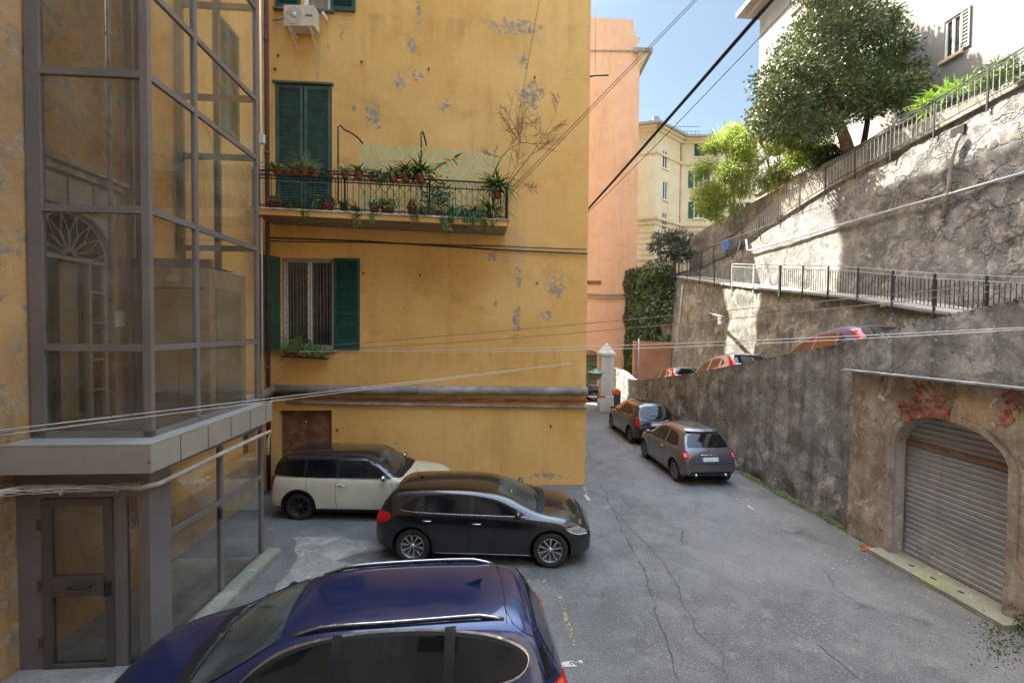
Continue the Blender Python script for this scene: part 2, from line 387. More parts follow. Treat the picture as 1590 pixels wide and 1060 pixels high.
# ================================================================== SETTING
YF = lambda u, z, o=0.0: Vector((u, 12.19+.07*u, z))+Vector((.0698, -.9976, 0))*o    # ochre facade
YN = Vector((.0698, -.9976, 0)); YU = Vector((.9976, .0698, 0))
def yw(px, py, o=0.0):
    p = PY(px, py, 12.19-o, .07); return p
LWx = lambda y: -5.6-.07*y                                                           # old left wall
LF = lambda y, z, o=0.0: Vector((LWx(y), y, z))+Vector((.9976, .0698, 0))*o
PARA = [(-3, 6.6), (2, 5.75), (6.7, 4.79), (7.5, 4.63), (8.63, 4.36), (10.17, 3.98), (14.06, 3.22), (17.26, 2.62), (21.1, 1.98), (23.9, 1.62), (25.2, 1.9), (27.2, 2.05)]
W2T = [(2, 3.2), (8, 4.1), (10, 4.45), (12.6, 4.88), (15.2, 5.42), (19.2, 6.03), (24, 6.82), (28.7, 7.7), (34, 8.4)]
W3T = [(-2, 11.3), (8, 11.2), (12.2, 10.95), (14, 10.78), (16, 10.6), (19, 10.25), (22.4, 9.65), (25.7, 8.85), (29.4, 8.5), (34, 8.5)]
W4T = [(-2, 12.1), (14, 12.1), (18, 12.25), (22, 12.35), (28, 12.0), (32.5, 11.8), (36, 11.5)]
RAMP = lambda y: max(.25, interp(PARA, y)-.78)
def frange(a, b, s):
    n = max(1, int(round((b-a)/s))); return [a+(b-a)*i/n for i in range(n+1)]
# ---- ground
b = B()
xs = frange(-400, -20, 60)+frange(-18, -7, 1.5)+frange(-6.8, 8.6, .2)+frange(10, 20, 2.5)+frange(30, 400, 60)
ys = frange(-300, -12, 50)+frange(-10, 1, 1.5)+frange(1.2, 26, .2)+frange(27, 50, 3)+frange(70, 1200, 120)
def gz(x, y):
    p = Vector((x, y, 0)); f = 1 if -7 < x < 8.6 and 1 < y < 26 else 0
    return Vector((x, y, f*(noise.noise(p*.7)*.012+noise.noise(p*2.3)*.005)))
b.grid(gz, xs, ys); struct('ground', b, M_asphalt)
def ribbon(name, pts, w, mat, z=.010, jag=.5, step=.05, kind='structure'):
    b = B(); P = []; 
    for a, c in zip(pts, pts[1:]):
        n = max(1, int((c-a).length/step)); P += [a.lerp(c, i/n) for i in range(n)]
    P.append(pts[-1]); L = []; Rr = []
    for i, p in enumerate(P):
        d = (P[min(i+1, len(P)-1)]-P[max(0, i-1)]); d.z = 0; d.normalize(); s = Vector((-d.y, d.x, 0))
        wob = s*(noise.noise(p*2.1)*.07+noise.noise(p*6)*.03)*(1 if jag > .3 else .2)
        ww = w*(1+jag*(noise.noise(p*9+Vector((3, 1, 2)))*1.6)); ww = max(w*.12, ww)
        end = min(1, min(i, len(P)-1-i)/6+.1)
        zz = gz(p.x, p.y).z
        L.append(p+wob-s*ww/2*end+Vector((0, 0, z+zz))); Rr.append(p+wob+s*ww/2*end+Vector((0, 0, z+zz)))
    n = len(P); b.add(L+Rr, [(i, n+i, n+i+1, i+1) for i in range(n-1)], True)
    o = obj(name, b, mat); o['kind'] = kind; return o
for pts, w in ((((931, 749), (950, 786), (966, 824), (990, 866), (1010, 912), (1017, 945), (1036, 987), (1043, 1019), (1055, 1060)), .014),
               (((950, 786), (985, 828), (1036, 880), (1082, 977), (1124, 1019), (1129, 1060)), .010),
               (((1222, 973), (1270, 1000), (1315, 1038), (1340, 1060)), .016), (((912, 690), (915, 712), (938, 722)), .018),
               (((1035, 815), (1062, 822), (1058, 838), (1082, 850)), .030)):
    ribbon('asphalt_crack', [G(*q) for q in pts], w, M_crack, .006, .9)
# moss line at the foot of the ramp wall, left by damp
b = B(); mossr = random.Random(4)
def footx(y): return 8.1-.075*y-.02
def mossfn(u, v):
    y = v; w = (.17+.13*(noise.noise(Vector((y*.9, 3, 1)))+.5))*(.25 if y > 13.5 else 1)
    return Vector((footx(y)-w*(1-u)+.05, y, .012+.03*u+noise.noise(Vector((u*3, y*7, 0)))*.006))
b.grid(mossfn, [0, .33, .66, 1], frange(8.9, 15.5, .06))
for i in range(2200):
    y = 8.8+mossr.random()**1.4*6; x = footx(y)-mossr.random()**1.8*.3+.02
    h = .01+mossr.random()*.022; a = mossr.random()*6.28; d = Vector((math.cos(a), math.sin(a), 0))*.010
    p = Vector((x, y, .012)); b.add([p-d, p+d, p+Vector((mossr.uniform(-.01, .01), mossr.uniform(-.01, .01), h))], [(0, 1, 2)])
o = obj('moss_strip', b, M_moss); o['kind'] = 'stuff'
# gritty debris by the garage step and the mossy kerb
def debris(name, spots, n, mat, smin, smax, seed):
    b = B(); r_ = random.Random(seed)
    for i in range(n):
        c = r_.choice(spots); p = Vector((r_.gauss(c[0].x, c[1]), r_.gauss(c[0].y, c[1]), .008)); s = r_.uniform(smin, smax)
        a = r_.random()*6.28; M = Matrix.Rotation(a, 3, 'Z') @ Matrix.Rotation(r_.uniform(-.5, .5), 3, 'X')
        b.box((p.x, p.y, .008+s*.2), (s, s*r_.uniform(.4, 1), s*r_.uniform(.15, .5)), M=M)
    o = obj(name, b, mat); o['kind'] = 'stuff'
debris('fallen_plaster_flakes', [(G(1375, 850), .18), (G(1395, 868), .2), (G(1420, 890), .2), (G(1452, 905), .2), (G(1310, 875), .3), (G(1480, 935), .25)], 90, simple('plaster_flake', (.42, .39, .35), .9, bump=.3), .010, .035, 3)
debris('brick_crumbs', [(G(1362, 858), .10), (G(1348, 852), .07)], 40, simple('brick_crumb', (.33, .10, .05), .9, bump=.3), .02, .07, 5)
debris('stone_grit', [(G(450, 900), .4), (G(520, 870), .5), (G(470, 850), .4), (G(900, 830), 1.5), (G(1150, 900), 1.6)], 260, simple('grit', (.30, .29, .27), .9), .008, .022, 6)
# painted bay marks
def strip(name, a, c, w, mat):
    b = B(); a = a.copy(); c = c.copy(); n = 12; d = (c-a).normalized(); s = Vector((-d.y, d.x, 0))*w/2; L = []; Q = []
    for i in range(n+1):
        p = a.lerp(c, i/n); zz = gz(p.x, p.y).z+.010; L.append(p-s+Vector((0, 0, zz))); Q.append(p+s+Vector((0, 0, zz)))
    b.add(L+Q, [(i, n+1+i, n+2+i, i+1) for i in range(n)]); o = obj(name, b, mat); o['kind'] = 'structure'
for a, c, w in (((868, 925), (893, 1005), .06), ((906, 752), (912, 768), .09), ((1140, 776), (1175, 774), .07), ((955, 676), (985, 700), .06), ((1045, 742), (1018, 722), .05), ((818, 903), (848, 903), .06), ((410, 822), (430, 824), .08)):
    strip('bay_line', G(*a), G(*c), w, M_ypaint)
for a, c, w in (((865, 1032), (905, 1030), .10), ((1160, 785), (1172, 792), .05), ((908, 768), (915, 777), .08)):
    strip('bay_line', G(*a), G(*c), w, M_wpaint)
# pale concrete apron between kerb and parked cars
b = B()
ap = [G(*q) for q in ((452, 835), (500, 832), (560, 838), (600, 850), (520, 868), (560, 880), (500, 905), (448, 935), (420, 945), (432, 905), (455, 888), (462, 862))]
pl = []
for i, p in enumerate(ap):
    q = ap[(i+1) % len(ap)]
    for k in range(8):
        t = p.lerp(q, k/8); t += Vector((noise.noise(t*3), noise.noise(t*3+Vector((9, 1, 1))), 0))*.09; t.z = gz(t.x, t.y).z+.008; pl.append(t)
b.add(pl, [tuple(range(len(pl)))]); struct('concrete_patch', b, M_dirt)
# ---- ramp road, walkway, upper path, garden, upper street
def ribbonroad(name, xl, xr, zf, ys_, mat):
    b = B(); b.grid(lambda u, y: Vector((lerp(xl(y), xr(y), u), y, zf(y))), [0, .25, .5, .75, 1], ys_); return struct(name, b, mat)
pl_ = lambda a: (lambda y: a-.075*y)
ribbonroad('ramp_road', pl_(8.3), pl_(12.6), RAMP, frange(-3, 29, 1), M_asphalt)
W2x = 12.5; W3x = 14.6; W4x = 16.5
ribbonroad('terrace_walkway', pl_(W2x-.06), pl_(W3x+.1), lambda y: interp(W2T, y), frange(2, 34, 1), M_concrete)
ribbonroad('upper_path', pl_(W3x-.1), pl_(W4x+.1), lambda y: interp(W3T, y)-.02, frange(-2, 34, 1), M_concrete)
M_soil = simple('garden_soil', (.10, .085, .05), .95, var=.5, scale=2, bump=.5)
b = B(); b.grid(lambda u, y: Vector((W4x-.075*y+u, y, interp(W4T, y)-.04)), [0, 2, 4, 6, 9], frange(-2, 40, 2)); struct('garden_terrace', b, M_soil)
b = B(); b.grid(lambda x, y: Vector((x, y, 8.45+(y-33)*.05)), frange(9.3, 30, 3), frange(33.6, 60, 3)); struct('upper_street', b, M_asphalt)

# ---- ochre building
HY = 30.6
holes = [(yw(427, 130).x, 6.98, yw(515, 130).x, yw(470, 131).z, .07), (yw(437, 400).x, yw(437, 541).z, yw(518, 400).x, yw(470, 401).z, .28),
         (yw(433, 637).x, 0, yw(515, 637).x, yw(470, 637).z, .25), (yw(470, 20).x, yw(490, 17).z, yw(513, 20).x, yw(490, 17).z+1.75, .25)]
YR = 29.1; side_dx = -.07
T_y = thing('ochre_apartment_building', 'ochre plastered apartment block with green shutters, peeling grey patches and a planted balcony', 'building', (2.04, 12.33, 0))
b = B()
wall_grid(b, YF, LWx(11.7)-.3, 2.04, -.1, HY, holes, 1.0, YN)
c0 = YF(2.04, 0); c1 = Vector((2.04+side_dx*(YR-12.33), YR, 0)); cl = Vector((-9, YR-.5, 0)); c3 = YF(LWx(11.7)-.3, 0)
up = Vector((0, 0, HY))
def quadg(b, a, c, h, n=6): b.grid(lambda u, v: a.lerp(c, u)+Vector((0, 0, h*v)), [i/n for i in range(n+1)], [i/n for i in range(n+1)], False)
quadg(b, c0, c1, HY); quadg(b, c1, cl, HY); quadg(b, cl, c3, HY)
obj('wall', b, M_ochre, T_y)
b = B(); e = .7; rp = [c0+up+Vector((e, -e, 0)), c1+up+Vector((e, .05, 0)), cl+up+Vector((-e, .05, 0)), c3+up+Vector((-.1, -e, 0))]; b.prism(rp, (0, 0, .35))
obj('roof', b, M_soffit, T_y)
# painted-out rectangles of newer paint
b = B()
for q in ((781, 355, 816, 408, .004), ):
    a = yw(q[0], q[3], q[4]); c = yw(q[2], q[1], q[4]); b.add([a, Vector((c.x, c.y, a.z)), c, Vector((a.x, a.y, c.z))], [(0, 1, 2, 3)])
obj('lighter_paint_patch', b, plaster('newer_ochre', (.64, .40, .16), (.60, .36, .14), (.68, .43, .19), stain=.1), T_y)
# anchors / nails in wall
M_anch = simple('rusty_iron', (.10, .05, .03), .8)
for px, py in ((433, 87), (562, 97), (666, 108), (830, 121), (571, 345), (565, 424), (834, 439), (653, 427), (428, 108), (855, 660), (524, 666)):
    b = B(); p = yw(px, py); b.cyl(p, p+YN*.05, .022, 8); b.box(p+YN*.06+Vector((0, 0, -.02)), (.03, .03, .06)); obj('wall_anchor', b, M_anch, T_y)

def louvre(b, o, U, w, h, N, mid=(.33,), th=.045, pitch=.062, frame=.075):
    """louvred leaf: o bottom-left corner on back plane, U width dir, N outward"""
    Z = Vector((0, 0, 1))
    def slab(u0, u1, z0, z1, t0=0, t1=th):
        b.hexa([o+U*u0+Z*z0+N*t1, o+U*u1+Z*z0+N*t1, o+U*u1+Z*z0+N*t0, o+U*u0+Z*z0+N*t0, o+U*u0+Z*z1+N*t1, o+U*u1+Z*z1+N*t1, o+U*u1+Z*z1+N*t0, o+U*u0+Z*z1+N*t0])
    slab(0, frame, 0, h); slab(w-frame, w, 0, h)
    cuts = [0]+[m*h for m in mid]+[h]
    rails = [(0, frame*1.3)]+[(m*h-frame*.6, m*h+frame*.6) for m in mid]+[(h-frame, h)]
    for z0, z1 in rails: slab(frame, w-frame, z0, z1, .002, th-.002)
    for (a0, a1), (b0, b1) in zip(rails, rails[1:]):
        n = max(1, int((b0-a1)/pitch))
        for i in range(n):
            z = a1+(b0-a1)*(i+.5)/n
            p0 = o+U*frame+Z*z+N*(th*.5); p1 = o+U*(w-frame)+Z*z+N*(th*.5)
            hh = pitch*.62; tl = N*.016
            b.hexa([p0-Z*hh/2+tl, p1-Z*hh/2+tl, p1-Z*hh/2+tl-N*.008, p0-Z*hh/2+tl-N*.008, p0+Z*hh/2-tl, p1+Z*hh/2-tl, p1+Z*hh/2-tl-N*.008, p0+Z*hh/2-tl-N*.008])
    b.add([o+U*frame+N*.004, o+U*(w-frame)+N*.004, o+U*(w-frame)+Z*h+N*.004, o+U*frame+Z*h+N*.004], [(0, 1, 2, 3)])
# balcony door with closed shutters
h = holes[0]; bf = B(); z0, z1 = h[1], h[3]; cw = (h[2]-h[0])
for s in (0, 1):
    b = B(); louvre(b, YF(h[0]+.03+s*(cw/2-.01), z0+.02, -.03), YU, cw/2-.04, z1-z0-.06, YN, (.30,)); sh = obj('shutter', b, M_shutter2, T_y)
bf.bar(YF(h[0]-.05, z1+.02, .03), YF(h[2]+.05, z1+.02, .03), .08, .05); obj('lintel_strip', bf, M_shutter2, T_y)
b = B(); b.hexa([YF(h[0], z0, -.065), YF(h[2], z0, -.065), YF(h[2], z0, -.2), YF(h[0], z0, -.2), YF(h[0], z1, -.065), YF(h[2], z1, -.065), YF(h[2], z1, -.2), YF(h[0], z1, -.2)])
obj('door_recess', b, M_darkhole, T_y)
# barred window
h = holes[1]; z0, z1 = h[1], h[3]; cw = h[2]-h[0]
b = B(); o = -.2
for u0, u1, a0, a1 in ((h[0], h[0]+.09, z0, z1), (h[2]-.09, h[2], z0, z1), (h[0]+.09, h[2]-.09, z1-.08, z1), (h[0]+.09, h[2]-.09, z0, z0+.09), ((h[0]+h[2])/2-.05, (h[0]+h[2])/2+.05, z0+.09, z1-.08)):
    b.hexa([YF(u0, a0, o+.05), YF(u1, a0, o+.05), YF(u1, a0, o), YF(u0, a0, o), YF(u0, a1, o+.05), YF(u1, a1, o+.05), YF(u1, a1, o), YF(u0, a1, o)])
wf = obj('window', b, M_wframe, T_y)
b = B(); b.grid(lambda u, z: YF(u, z, -.225+.008*math.sin(u*70)), frange(h[0], h[2], .02), [z0, (z0+z1)/2, z1]); obj('curtain', b, simple('dark_net_curtain', (.10, .10, .095), .9, var=.3), wf)
b = B(); b.add([YF(h[0], z0, -.19), YF(h[2], z0, -.19), YF(h[2], z1, -.19), YF(h[0], z1, -.19)], [(0, 1, 2, 3)]); obj('pane', b, glassmat('house_glass', (.7, .72, .72), 1.0, .03), wf)
b = B(); n = 15
for i in range(n+1):
    u = h[0]+.02+(cw-.04)*i/n; b.tube([YF(u, z0+.02, -.07), YF(u, z1-.02, -.07)], .008, 5)
for e0 in (h[0]+.02, h[2]-.02-(cw-.04)/n, (h[0]+h[2])/2-(cw-.04)/n/2):
    for k in range(14):
        zc = z0+.1+(z1-z0-.2)*k/13; r_ = (cw-.04)/n/2
        b.tube([YF(e0+r_+r_*1.1*math.cos(t*.785), zc+.07*math.sin(t*.785), -.065) for t in range(9)], .006, 4)
for zz in (z0+.05, z1-.06): b.bar(YF(h[0]+.01, zz, -.07), YF(h[2]-.01, zz, -.07), .02, .03)
obj('security_grille', b, simple('grille_paint', (.24, .23, .21), .5), wf)
b = B(); b.hexa([YF(h[0]-.12, z0-.07, .06), YF(h[2]+.12, z0-.07, .06), YF(h[2]+.12, z0-.07, -.2), YF(h[0]-.12, z0-.07, -.2), YF(h[0]-.12, z0-.012, .06), YF(h[2]+.12, z0-.012, .06), YF(h[2]+.12, z0-.012, -.2), YF(h[0]-.12, z0-.012, -.2)])
obj('window_sill', b, simple('slate_sill', (.22, .21, .20), .7, bump=.2), T_y)
b = B(); louvre(b, YF(h[2]+.02, z0-.02, .015), YU, yw(559, 402).x-h[2]-.02, z1-z0+.04, YN, (.40,)); obj('shutter', b, M_shutter, T_y)
Ud = Vector((-.55, -.835, 0)).normalized(); Nd = Vector((-.835, .55, 0))
b = B(); louvre(b, YF(h[0]-.02, z0-.02, .03), Ud, .62, z1-z0+.04, Nd, (.40,)); obj('shutter', b, M_shutter, T_y)
# cellar door
h = holes[2]; z1 = h[3]
for s in (0, 1):
    b = B(); w = (h[2]-h[0])/2; u0 = h[0]+s*w+.01; u1 = u0+w-.02-.01*s
    b.hexa([YF(u0, .02, -.18), YF(u1, .02, -.18), YF(u1, .02, -.22), YF(u0, .02, -.22), YF(u0, z1-.02, -.18), YF(u1, z1-.02, -.18), YF(u1, z1-.02, -.22), YF(u0, z1-.02, -.22)])
    for a0, a1 in ((.1, .75), (.85, 1.3), (1.4, z1-.12)):
        b.hexa([YF(u0+.1, a0, -.165), YF(u1-.1, a0, -.165), YF(u1-.1, a0, -.178), YF(u0+.1, a0, -.178), YF(u0+.1, a1, -.165), YF(u1-.1, a1, -.165), YF(u1-.1, a1, -.178), YF(u0+.1, a1, -.178)])
    d_ = obj('door', b, M_brown, T_y)
    if s == 0:
        b = B(); p = YF(u1-.03, 1.75, -.16); b.cyl(p, p+YN*.03, .03, 10); obj('door_knob', b, M_steel, d_)
b = B(); b.add([YF(h[0], 0, -.235), YF(h[2], 0, -.235), YF(h[2], z1, -.235), YF(h[0], z1, -.235)], [(0, 1, 2, 3)]); obj('door_recess', b, M_darkhole, T_y)
# top window
h = holes[3]; z0, z1 = h[1], h[3]
b = B()
for u0, u1, a0, a1 in ((h[0], h[0]+.1, z0, z1), (h[2]-.1, h[2], z0, z1), (h[0]+.1, h[2]-.1, z0, z0+.1), (h[0]+.1, h[2]-.1, z1-.1, z1)):
    b.hexa([YF(u0, a0, -.12), YF(u1, a0, -.12), YF(u1, a0, -.17), YF(u0, a0, -.17), YF(u0, a1, -.12), YF(u1, a1, -.12), YF(u1, a1, -.17), YF(u0, a1, -.17)])
wf = obj('window', b, M_wframe, T_y)
b = B(); b.grid(lambda u, z: YF(u, z, -.21+.01*math.sin(u*50)), frange(h[0], h[2], .02), [z0, z1]); obj('curtain', b, simple('pale_curtain', (.45, .5, .5), .9), wf)
b = B(); b.add([YF(h[0]+.1, z0+.1, -.15), YF(h[2]-.1, z0+.1, -.15), YF(h[2]-.1, z1-.1, -.15), YF(h[0]+.1, z1-.1, -.15)], [(0, 1, 2, 3)]); obj('pane', b, M_glass, wf)
b = B(); louvre(b, YF(h[2]+.02, z0, .02), YU, .62, z1-z0, YN, (.4,)); obj('shutter', b, M_shutter, T_y)
b = B(); louvre(b, YF(h[0]-.66, z0, .02), YU, .62, z1-z0, YN, (.4,)); obj('shutter', b, M_shutter, T_y)
b = B(); b.bar(YF(h[0]-.7, z0-.04, .05), YF(h[2]+.1, z0-.04, .05), .12, .05); obj('window_sill', b, simple('dark_sill', (.13, .12, .10), .8), T_y)

# ---- balcony (part of the building)
BD = 1.09
def BZ(u): return 7.07-.024*(u+5.94)
BF = lambda u, dz=0.0, o=BD: YF(u, BZ(u)+dz, o)
bu0, bu1 = -6.2, -.21
b = B(); b.hexa([BF(bu0, -.16), BF(bu1, -.16), BF(bu1, -.16, .0), BF(bu0, -.16, .0), BF(bu0, -.035), BF(bu1, -.035), BF(bu1, -.035, 0), BF(bu0, -.035, 0)])
for u in (): b.hexa([BF(u, -.42, .25), BF(u+.14, -.42, .25), BF(u+.14, -.42, 0), BF(u, -.42, 0), BF(u, -.163, .9), BF(u+.14, -.163, .9), BF(u+.14, -.163, 0), BF(u, -.163, 0)])
P_balc = obj('balcony_slab', b, [M_ochre], T_y)
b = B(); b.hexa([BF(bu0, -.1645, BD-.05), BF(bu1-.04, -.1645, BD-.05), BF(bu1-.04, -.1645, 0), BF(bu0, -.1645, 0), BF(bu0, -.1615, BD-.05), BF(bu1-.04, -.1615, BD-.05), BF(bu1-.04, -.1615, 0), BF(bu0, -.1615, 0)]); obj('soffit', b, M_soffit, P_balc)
b = B(); b.hexa([BF(bu0-.02, -.033, BD+.04), BF(bu1+.04, -.033, BD+.04), BF(bu1+.04, -.033, .0), BF(bu0-.02, -.033, .0), BF(bu0-.02, .0, BD+.04), BF(bu1+.04, 0, BD+.04), BF(bu1+.04, 0, .0), BF(bu0-.02, 0, .0)]); obj('marble_edge', b, simple('weathered_marble', (.45, .42, .36), .7, var=.4, bump=.1), P_balc)
# railing
b = B(); o1 = BD-.05
for dz, t in ((.88, .035), (.70, .02), (.07, .025)):
    b.bar(BF(bu0, dz, o1), BF(bu1, dz, o1), .03, t); b.bar(BF(bu1, dz, o1), BF(bu1, dz, .02), .03, t)
u = bu0
while u < bu1:
    b.tube([BF(u, .02, o1), BF(u, .70, o1)], .008, 5)
    for k in range(1): b.tube([BF(u+.0, .71, o1), BF(u+.01, .8, o1), BF(u+.06, .86, o1), BF(u+.12, .8, o1), BF(u+.13, .71, o1)], .005, 4)
    b.tube([BF(u+.065, .70, o1), BF(u+.065, .88, o1)], .005, 4)
    u += .135
for k in range(8): b.tube([BF(bu1, .02, o1*k/8+.03), BF(bu1, .88, o1*k/8+.03)], .008, 5)
for u in (bu0, -4.1, -2.1, bu1): b.bar(BF(u, 0, o1), BF(u, .9, o1), .035, .035, (0, 1, 0))
obj('railing', b, M_black, P_balc)
# hoop rack carrying the upper pots
b = B()
for dz in (.74, .9): b.bar(BF(bu0+.1, dz, o1+.2), BF(-2.05, dz, o1+.2), .012, .012)
u = bu0+.12
while u < -2.0:
    b.tube([BF(u, .74, o1), BF(u, .74, o1+.2), BF(u, .9, o1+.2)], .006, 4); u += .25
for k in range(3): b.bar(BF(bu0+.1, .735, o1+.04+k*.06), BF(-2.05, .735, o1+.04+k*.06), .014, .008)
obj('pot_rack', b, M_black, P_balc)
# bent awning brackets
for px0, pts in ((525, ((525, 310), (525, 197), (529, 195), (534, 201), (548, 208), (558, 216), (563, 223))), (655, ((655, 305), (654, 206), (656, 204), (659, 212), (662, 226)))):
    b = B(); q = []
    for i, (x_, y_) in enumerate(pts):
        o_ = .75 if i < 2 else .75-.7*(i-1)/(len(pts)-2)
        p = PY(x_, y_, 12.19-o_, .07); q.append(p)
    b.tube(q, .02, 8); obj('awning_bracket', b, M_black, P_balc)

# ---- left wall building (old orange plaster)
T_l = thing('old_orange_building', 'old building wall of flaking orange plaster running along the left behind the glass lift', 'building', (LWx(4), 4, 0))
hd = (5.66, 2.88, 6.90, 5.2+.62); hw = (6.62, .98, 7.55, 1.95, .3); hw2 = (10.6, 1.15, 11.2, 1.9, .2)
b = B(); LN = Vector((.9976, .0698, 0))
wall_grid(b, lambda y, z: LF(y, z), -6, 11.74, -.2, 24, [(*hd, .5), hw, hw2], .45, LN, disp=lambda u, z, p: (fbm(p, 1.1)*.025+fbm(p, 5)*.008)*(0 if (5.3 < u < 7 and 2.6 < z < 6.2) or (6.4 < u < 7.8 and .8 < z < 2.1) or (10.3 < u < 11.4 and z < 2.2) else 1))
for i, f in enumerate(b.f):
    if b.v[f[0]][1] > 7.25 and b.v[f[0]][2] > .9: b.mi[i] = 1
obj('wall', b, [M_old, M_ochre], T_l)
for yy in (9.5, 9.98): bb = B(); louvre(bb, LF(yy+.46, 8.5, .01), Vector((.0698, -.9976, 0)), .45, 2.35, LN, (.4,)); obj('shutter', bb, M_shutter2, T_l)
b = B(); b.prism([LF(5.62, 6.28), LF(7.2, 6.28), LF(7.2, 6.36), LF(5.62, 6.36)], LN*.12); b.prism([LF(5.62, 6.37), LF(7.2, 6.37), LF(7.2, 6.42), LF(5.62, 6.42)], LN*.2)
obj('cornice_ledge', b, simple('ledge_stone', (.36, .31, .24), .8, var=.3, bump=.3), T_l)
# arched doorway: frame + fanlight
M_dframe = simple('grey_door_frame', (.42, .42, .38), .6, var=.15)
b = B(); yc = (hd[0]+hd[2])/2; ra = .62; o_ = -.12
arch = [(yc-ra*math.cos(math.pi*k/24), 5.2+ra*math.sin(math.pi*k/24)) for k in range(25)]
outer = [LF(hd[0], 5.2, o_)]+[LF(y, z, o_) for y, z in arch]+[LF(hd[2], 5.2, o_), LF(hd[2], hd[3], o_), LF(hd[0], hd[3], o_)]
for i in range(24):   # spandrel infill
    y0, z0 = arch[i]; y1, z1 = arch[i+1]; b.add([LF(y0, z0, 0), LF(y1, z1, 0), LF(y1, hd[3]+.001, 0), LF(y0, hd[3]+.001, 0)], [(0, 1, 2, 3)]); b.add([LF(y0, z0, 0), LF(y1, z1, 0), LF(y1, z1, -.2), LF(y0, z0, -.2)], [(0, 1, 2, 3)])
obj('arch_spandrel', b, M_dframe, T_l)
b = B()
for y, w, z0, z1 in ((hd[0]+.03, .05, 2.9, 5.2), (hd[2]-.03, .05, 2.9, 5.2), (hd[0]+.22, .035, 2.9, 5.16), (hd[2]-.30, .04, 2.9, 5.16)): b.bar(LF(y, z0, o_), LF(y, z1, o_), .05, w, (0, 1, 0))
b.bar(LF(hd[0], 5.18, o_+.01), LF(hd[2], 5.18, o_+.01), .05, .05)
for z in (3.3, 3.75, 4.3, 4.75): b.bar(LF(hd[0]+.03, z, o_), LF(hd[0]+.22, z, o_), .03, .03); b.bar(LF(hd[2]-.30, z, o_), LF(hd[2]-.03, z, o_), .03, .03)
fr_ = obj('arched_door', b, M_dframe, T_l)
b = B()
for k in range(8):
    a = math.pi*(k+.5)/8
    for s in (-1, 1): b.tube([LF(yc+.05*math.cos(a), 5.22+.05*math.sin(a), o_+.02), LF(yc+.36*math.cos(a+s*.16), 5.2+.36*math.sin(a+s*.16), o_+.02), LF(yc+.6*math.cos(a), 5.2+.6*math.sin(a), o_+.02)], .007, 4)
b.tube([LF(yc-.6*math.cos(math.pi*k/20), 5.2+.6*math.sin(math.pi*k/20), o_+.02) for k in range(21)], .012, 5)
obj('fanlight', b, simple('pale_ironwork', (.55, .54, .48), .6), fr_)
b = B(); b.add([LF(hd[0], hd[1], -.45), LF(hd[2], hd[1], -.45), LF(hd[2], hd[3], -.45), LF(hd[0], hd[3], -.45)], [(0, 1, 2, 3)]); obj('doorway_dark', b, simple('dim_stairwell', (.035, .025, .02), .9), fr_)
b = B(); b.box(LF(hd[2]-.42, 4.0, -.3), (.02, .26, 2.3)); obj('door_edge', b, simple('beige_door_leaf', (.36, .28, .17), .6), fr_)
# transom panel above the arch
b = B(); b.prism([LF(5.64, 5.86, .012), LF(6.95, 5.86, .012), LF(6.95, 6.24, .012), LF(5.64, 6.24, .012)], LN*.03)
for y in (5.68, 6.1, 6.5, 6.93): b.bar(LF(y, 5.86, .06), LF(y, 6.24, .06), .03, .025, (0, 1, 0))
obj('transom_panel', b, M_dframe, T_l)
# barred ground window + small far hatch
b = B()
for i in range(7): b.tube([LF(lerp(hw[0], hw[2], (i+.5)/7), hw[1], -.05), LF(lerp(hw[0], hw[2], (i+.5)/7), hw[3], -.05)], .011, 6)
for z in (1.2, 1.7): b.bar(LF(hw[0], z, -.05), LF(hw[2], z, -.05), .02, .03)
wb_ = obj('barred_window', b, M_pipe, T_l)
b = B(); b.add([LF(hw[0], hw[1], -.25), LF(hw[2], hw[1], -.25), LF(hw[2], hw[3], -.25), LF(hw[0], hw[3], -.25)], [(0, 1, 2, 3)]); b.add([LF(hw2[0], hw2[1], -.18), LF(hw2[2], hw2[1], -.18), LF(hw2[2], hw2[3], -.18), LF(hw2[0], hw2[3], -.18)], [(0, 1, 2, 3)]); obj('pane', b, M_darkhole, wb_)
b = B(); b.box(LF(10.9, 1.98, .08), (.22, .9, .03)); obj('hatch_shelf', b, M_pipe, T_l)
b = B(); b.box(LF(5.06, 2.14, .05), (.05, .10, .12)); p = LF(5.0, 2.2, .04); obj('junction_box', b, M_whitepl, T_l)
b = B()
for k, z in enumerate((3.02, 2.42, 2.66)): b.tube([LF(2.5, z+.02*k, .05), LF(4.6, z, .05), LF(5.3, z-.02, .06)], .018, 6)
obj('wall_conduit', b, M_pipe, T_l)
# unseen building we look out from; height and pale wall chosen for fill light
T_b = thing('rear_building', 'unseen pale building behind the viewpoint, mirrored in the car roofs and lift glass', 'building', (1, -1.6, 0))
b = B(); hs = [(x, z, x+1.1, z+1.8, .25) for x in (-4.2, -.6, 3, 6.2) for z in (.9, 4.6, 8.3)]
wall_grid(b, lambda u, z: Vector((u, -1.6+.07*u, z)), -6, 12, 0, 11.5, hs, 1.5, Vector((-.07, .9975, 0)))
b.hexa([(-6, -8, 0), (12, -8, 0), (12, -1.2, 0), (-6, -2.4, 0), (-6, -8, 11.4), (12, -8, 11.4), (12, -1.2, 11.4), (-6, -2.4, 11.4)]) if False else None
obj('wall', b, M_creamgrey, T_b)
for h in hs:
    f = lambda u, z, o: Vector((u, -1.6+.07*u-o, z))
    b = B(); b.add([f(h[0], h[1], .2), f(h[2], h[1], .2), f(h[2], h[3], .2), f(h[0], h[3], .2)], [(0, 1, 2, 3)]); obj('window', b, M_wglass, T_b)
b = B(); b.box((3, -4.5, 11.7), (19, 7.5, .4)); obj('roof', b, M_soffit, T_b)

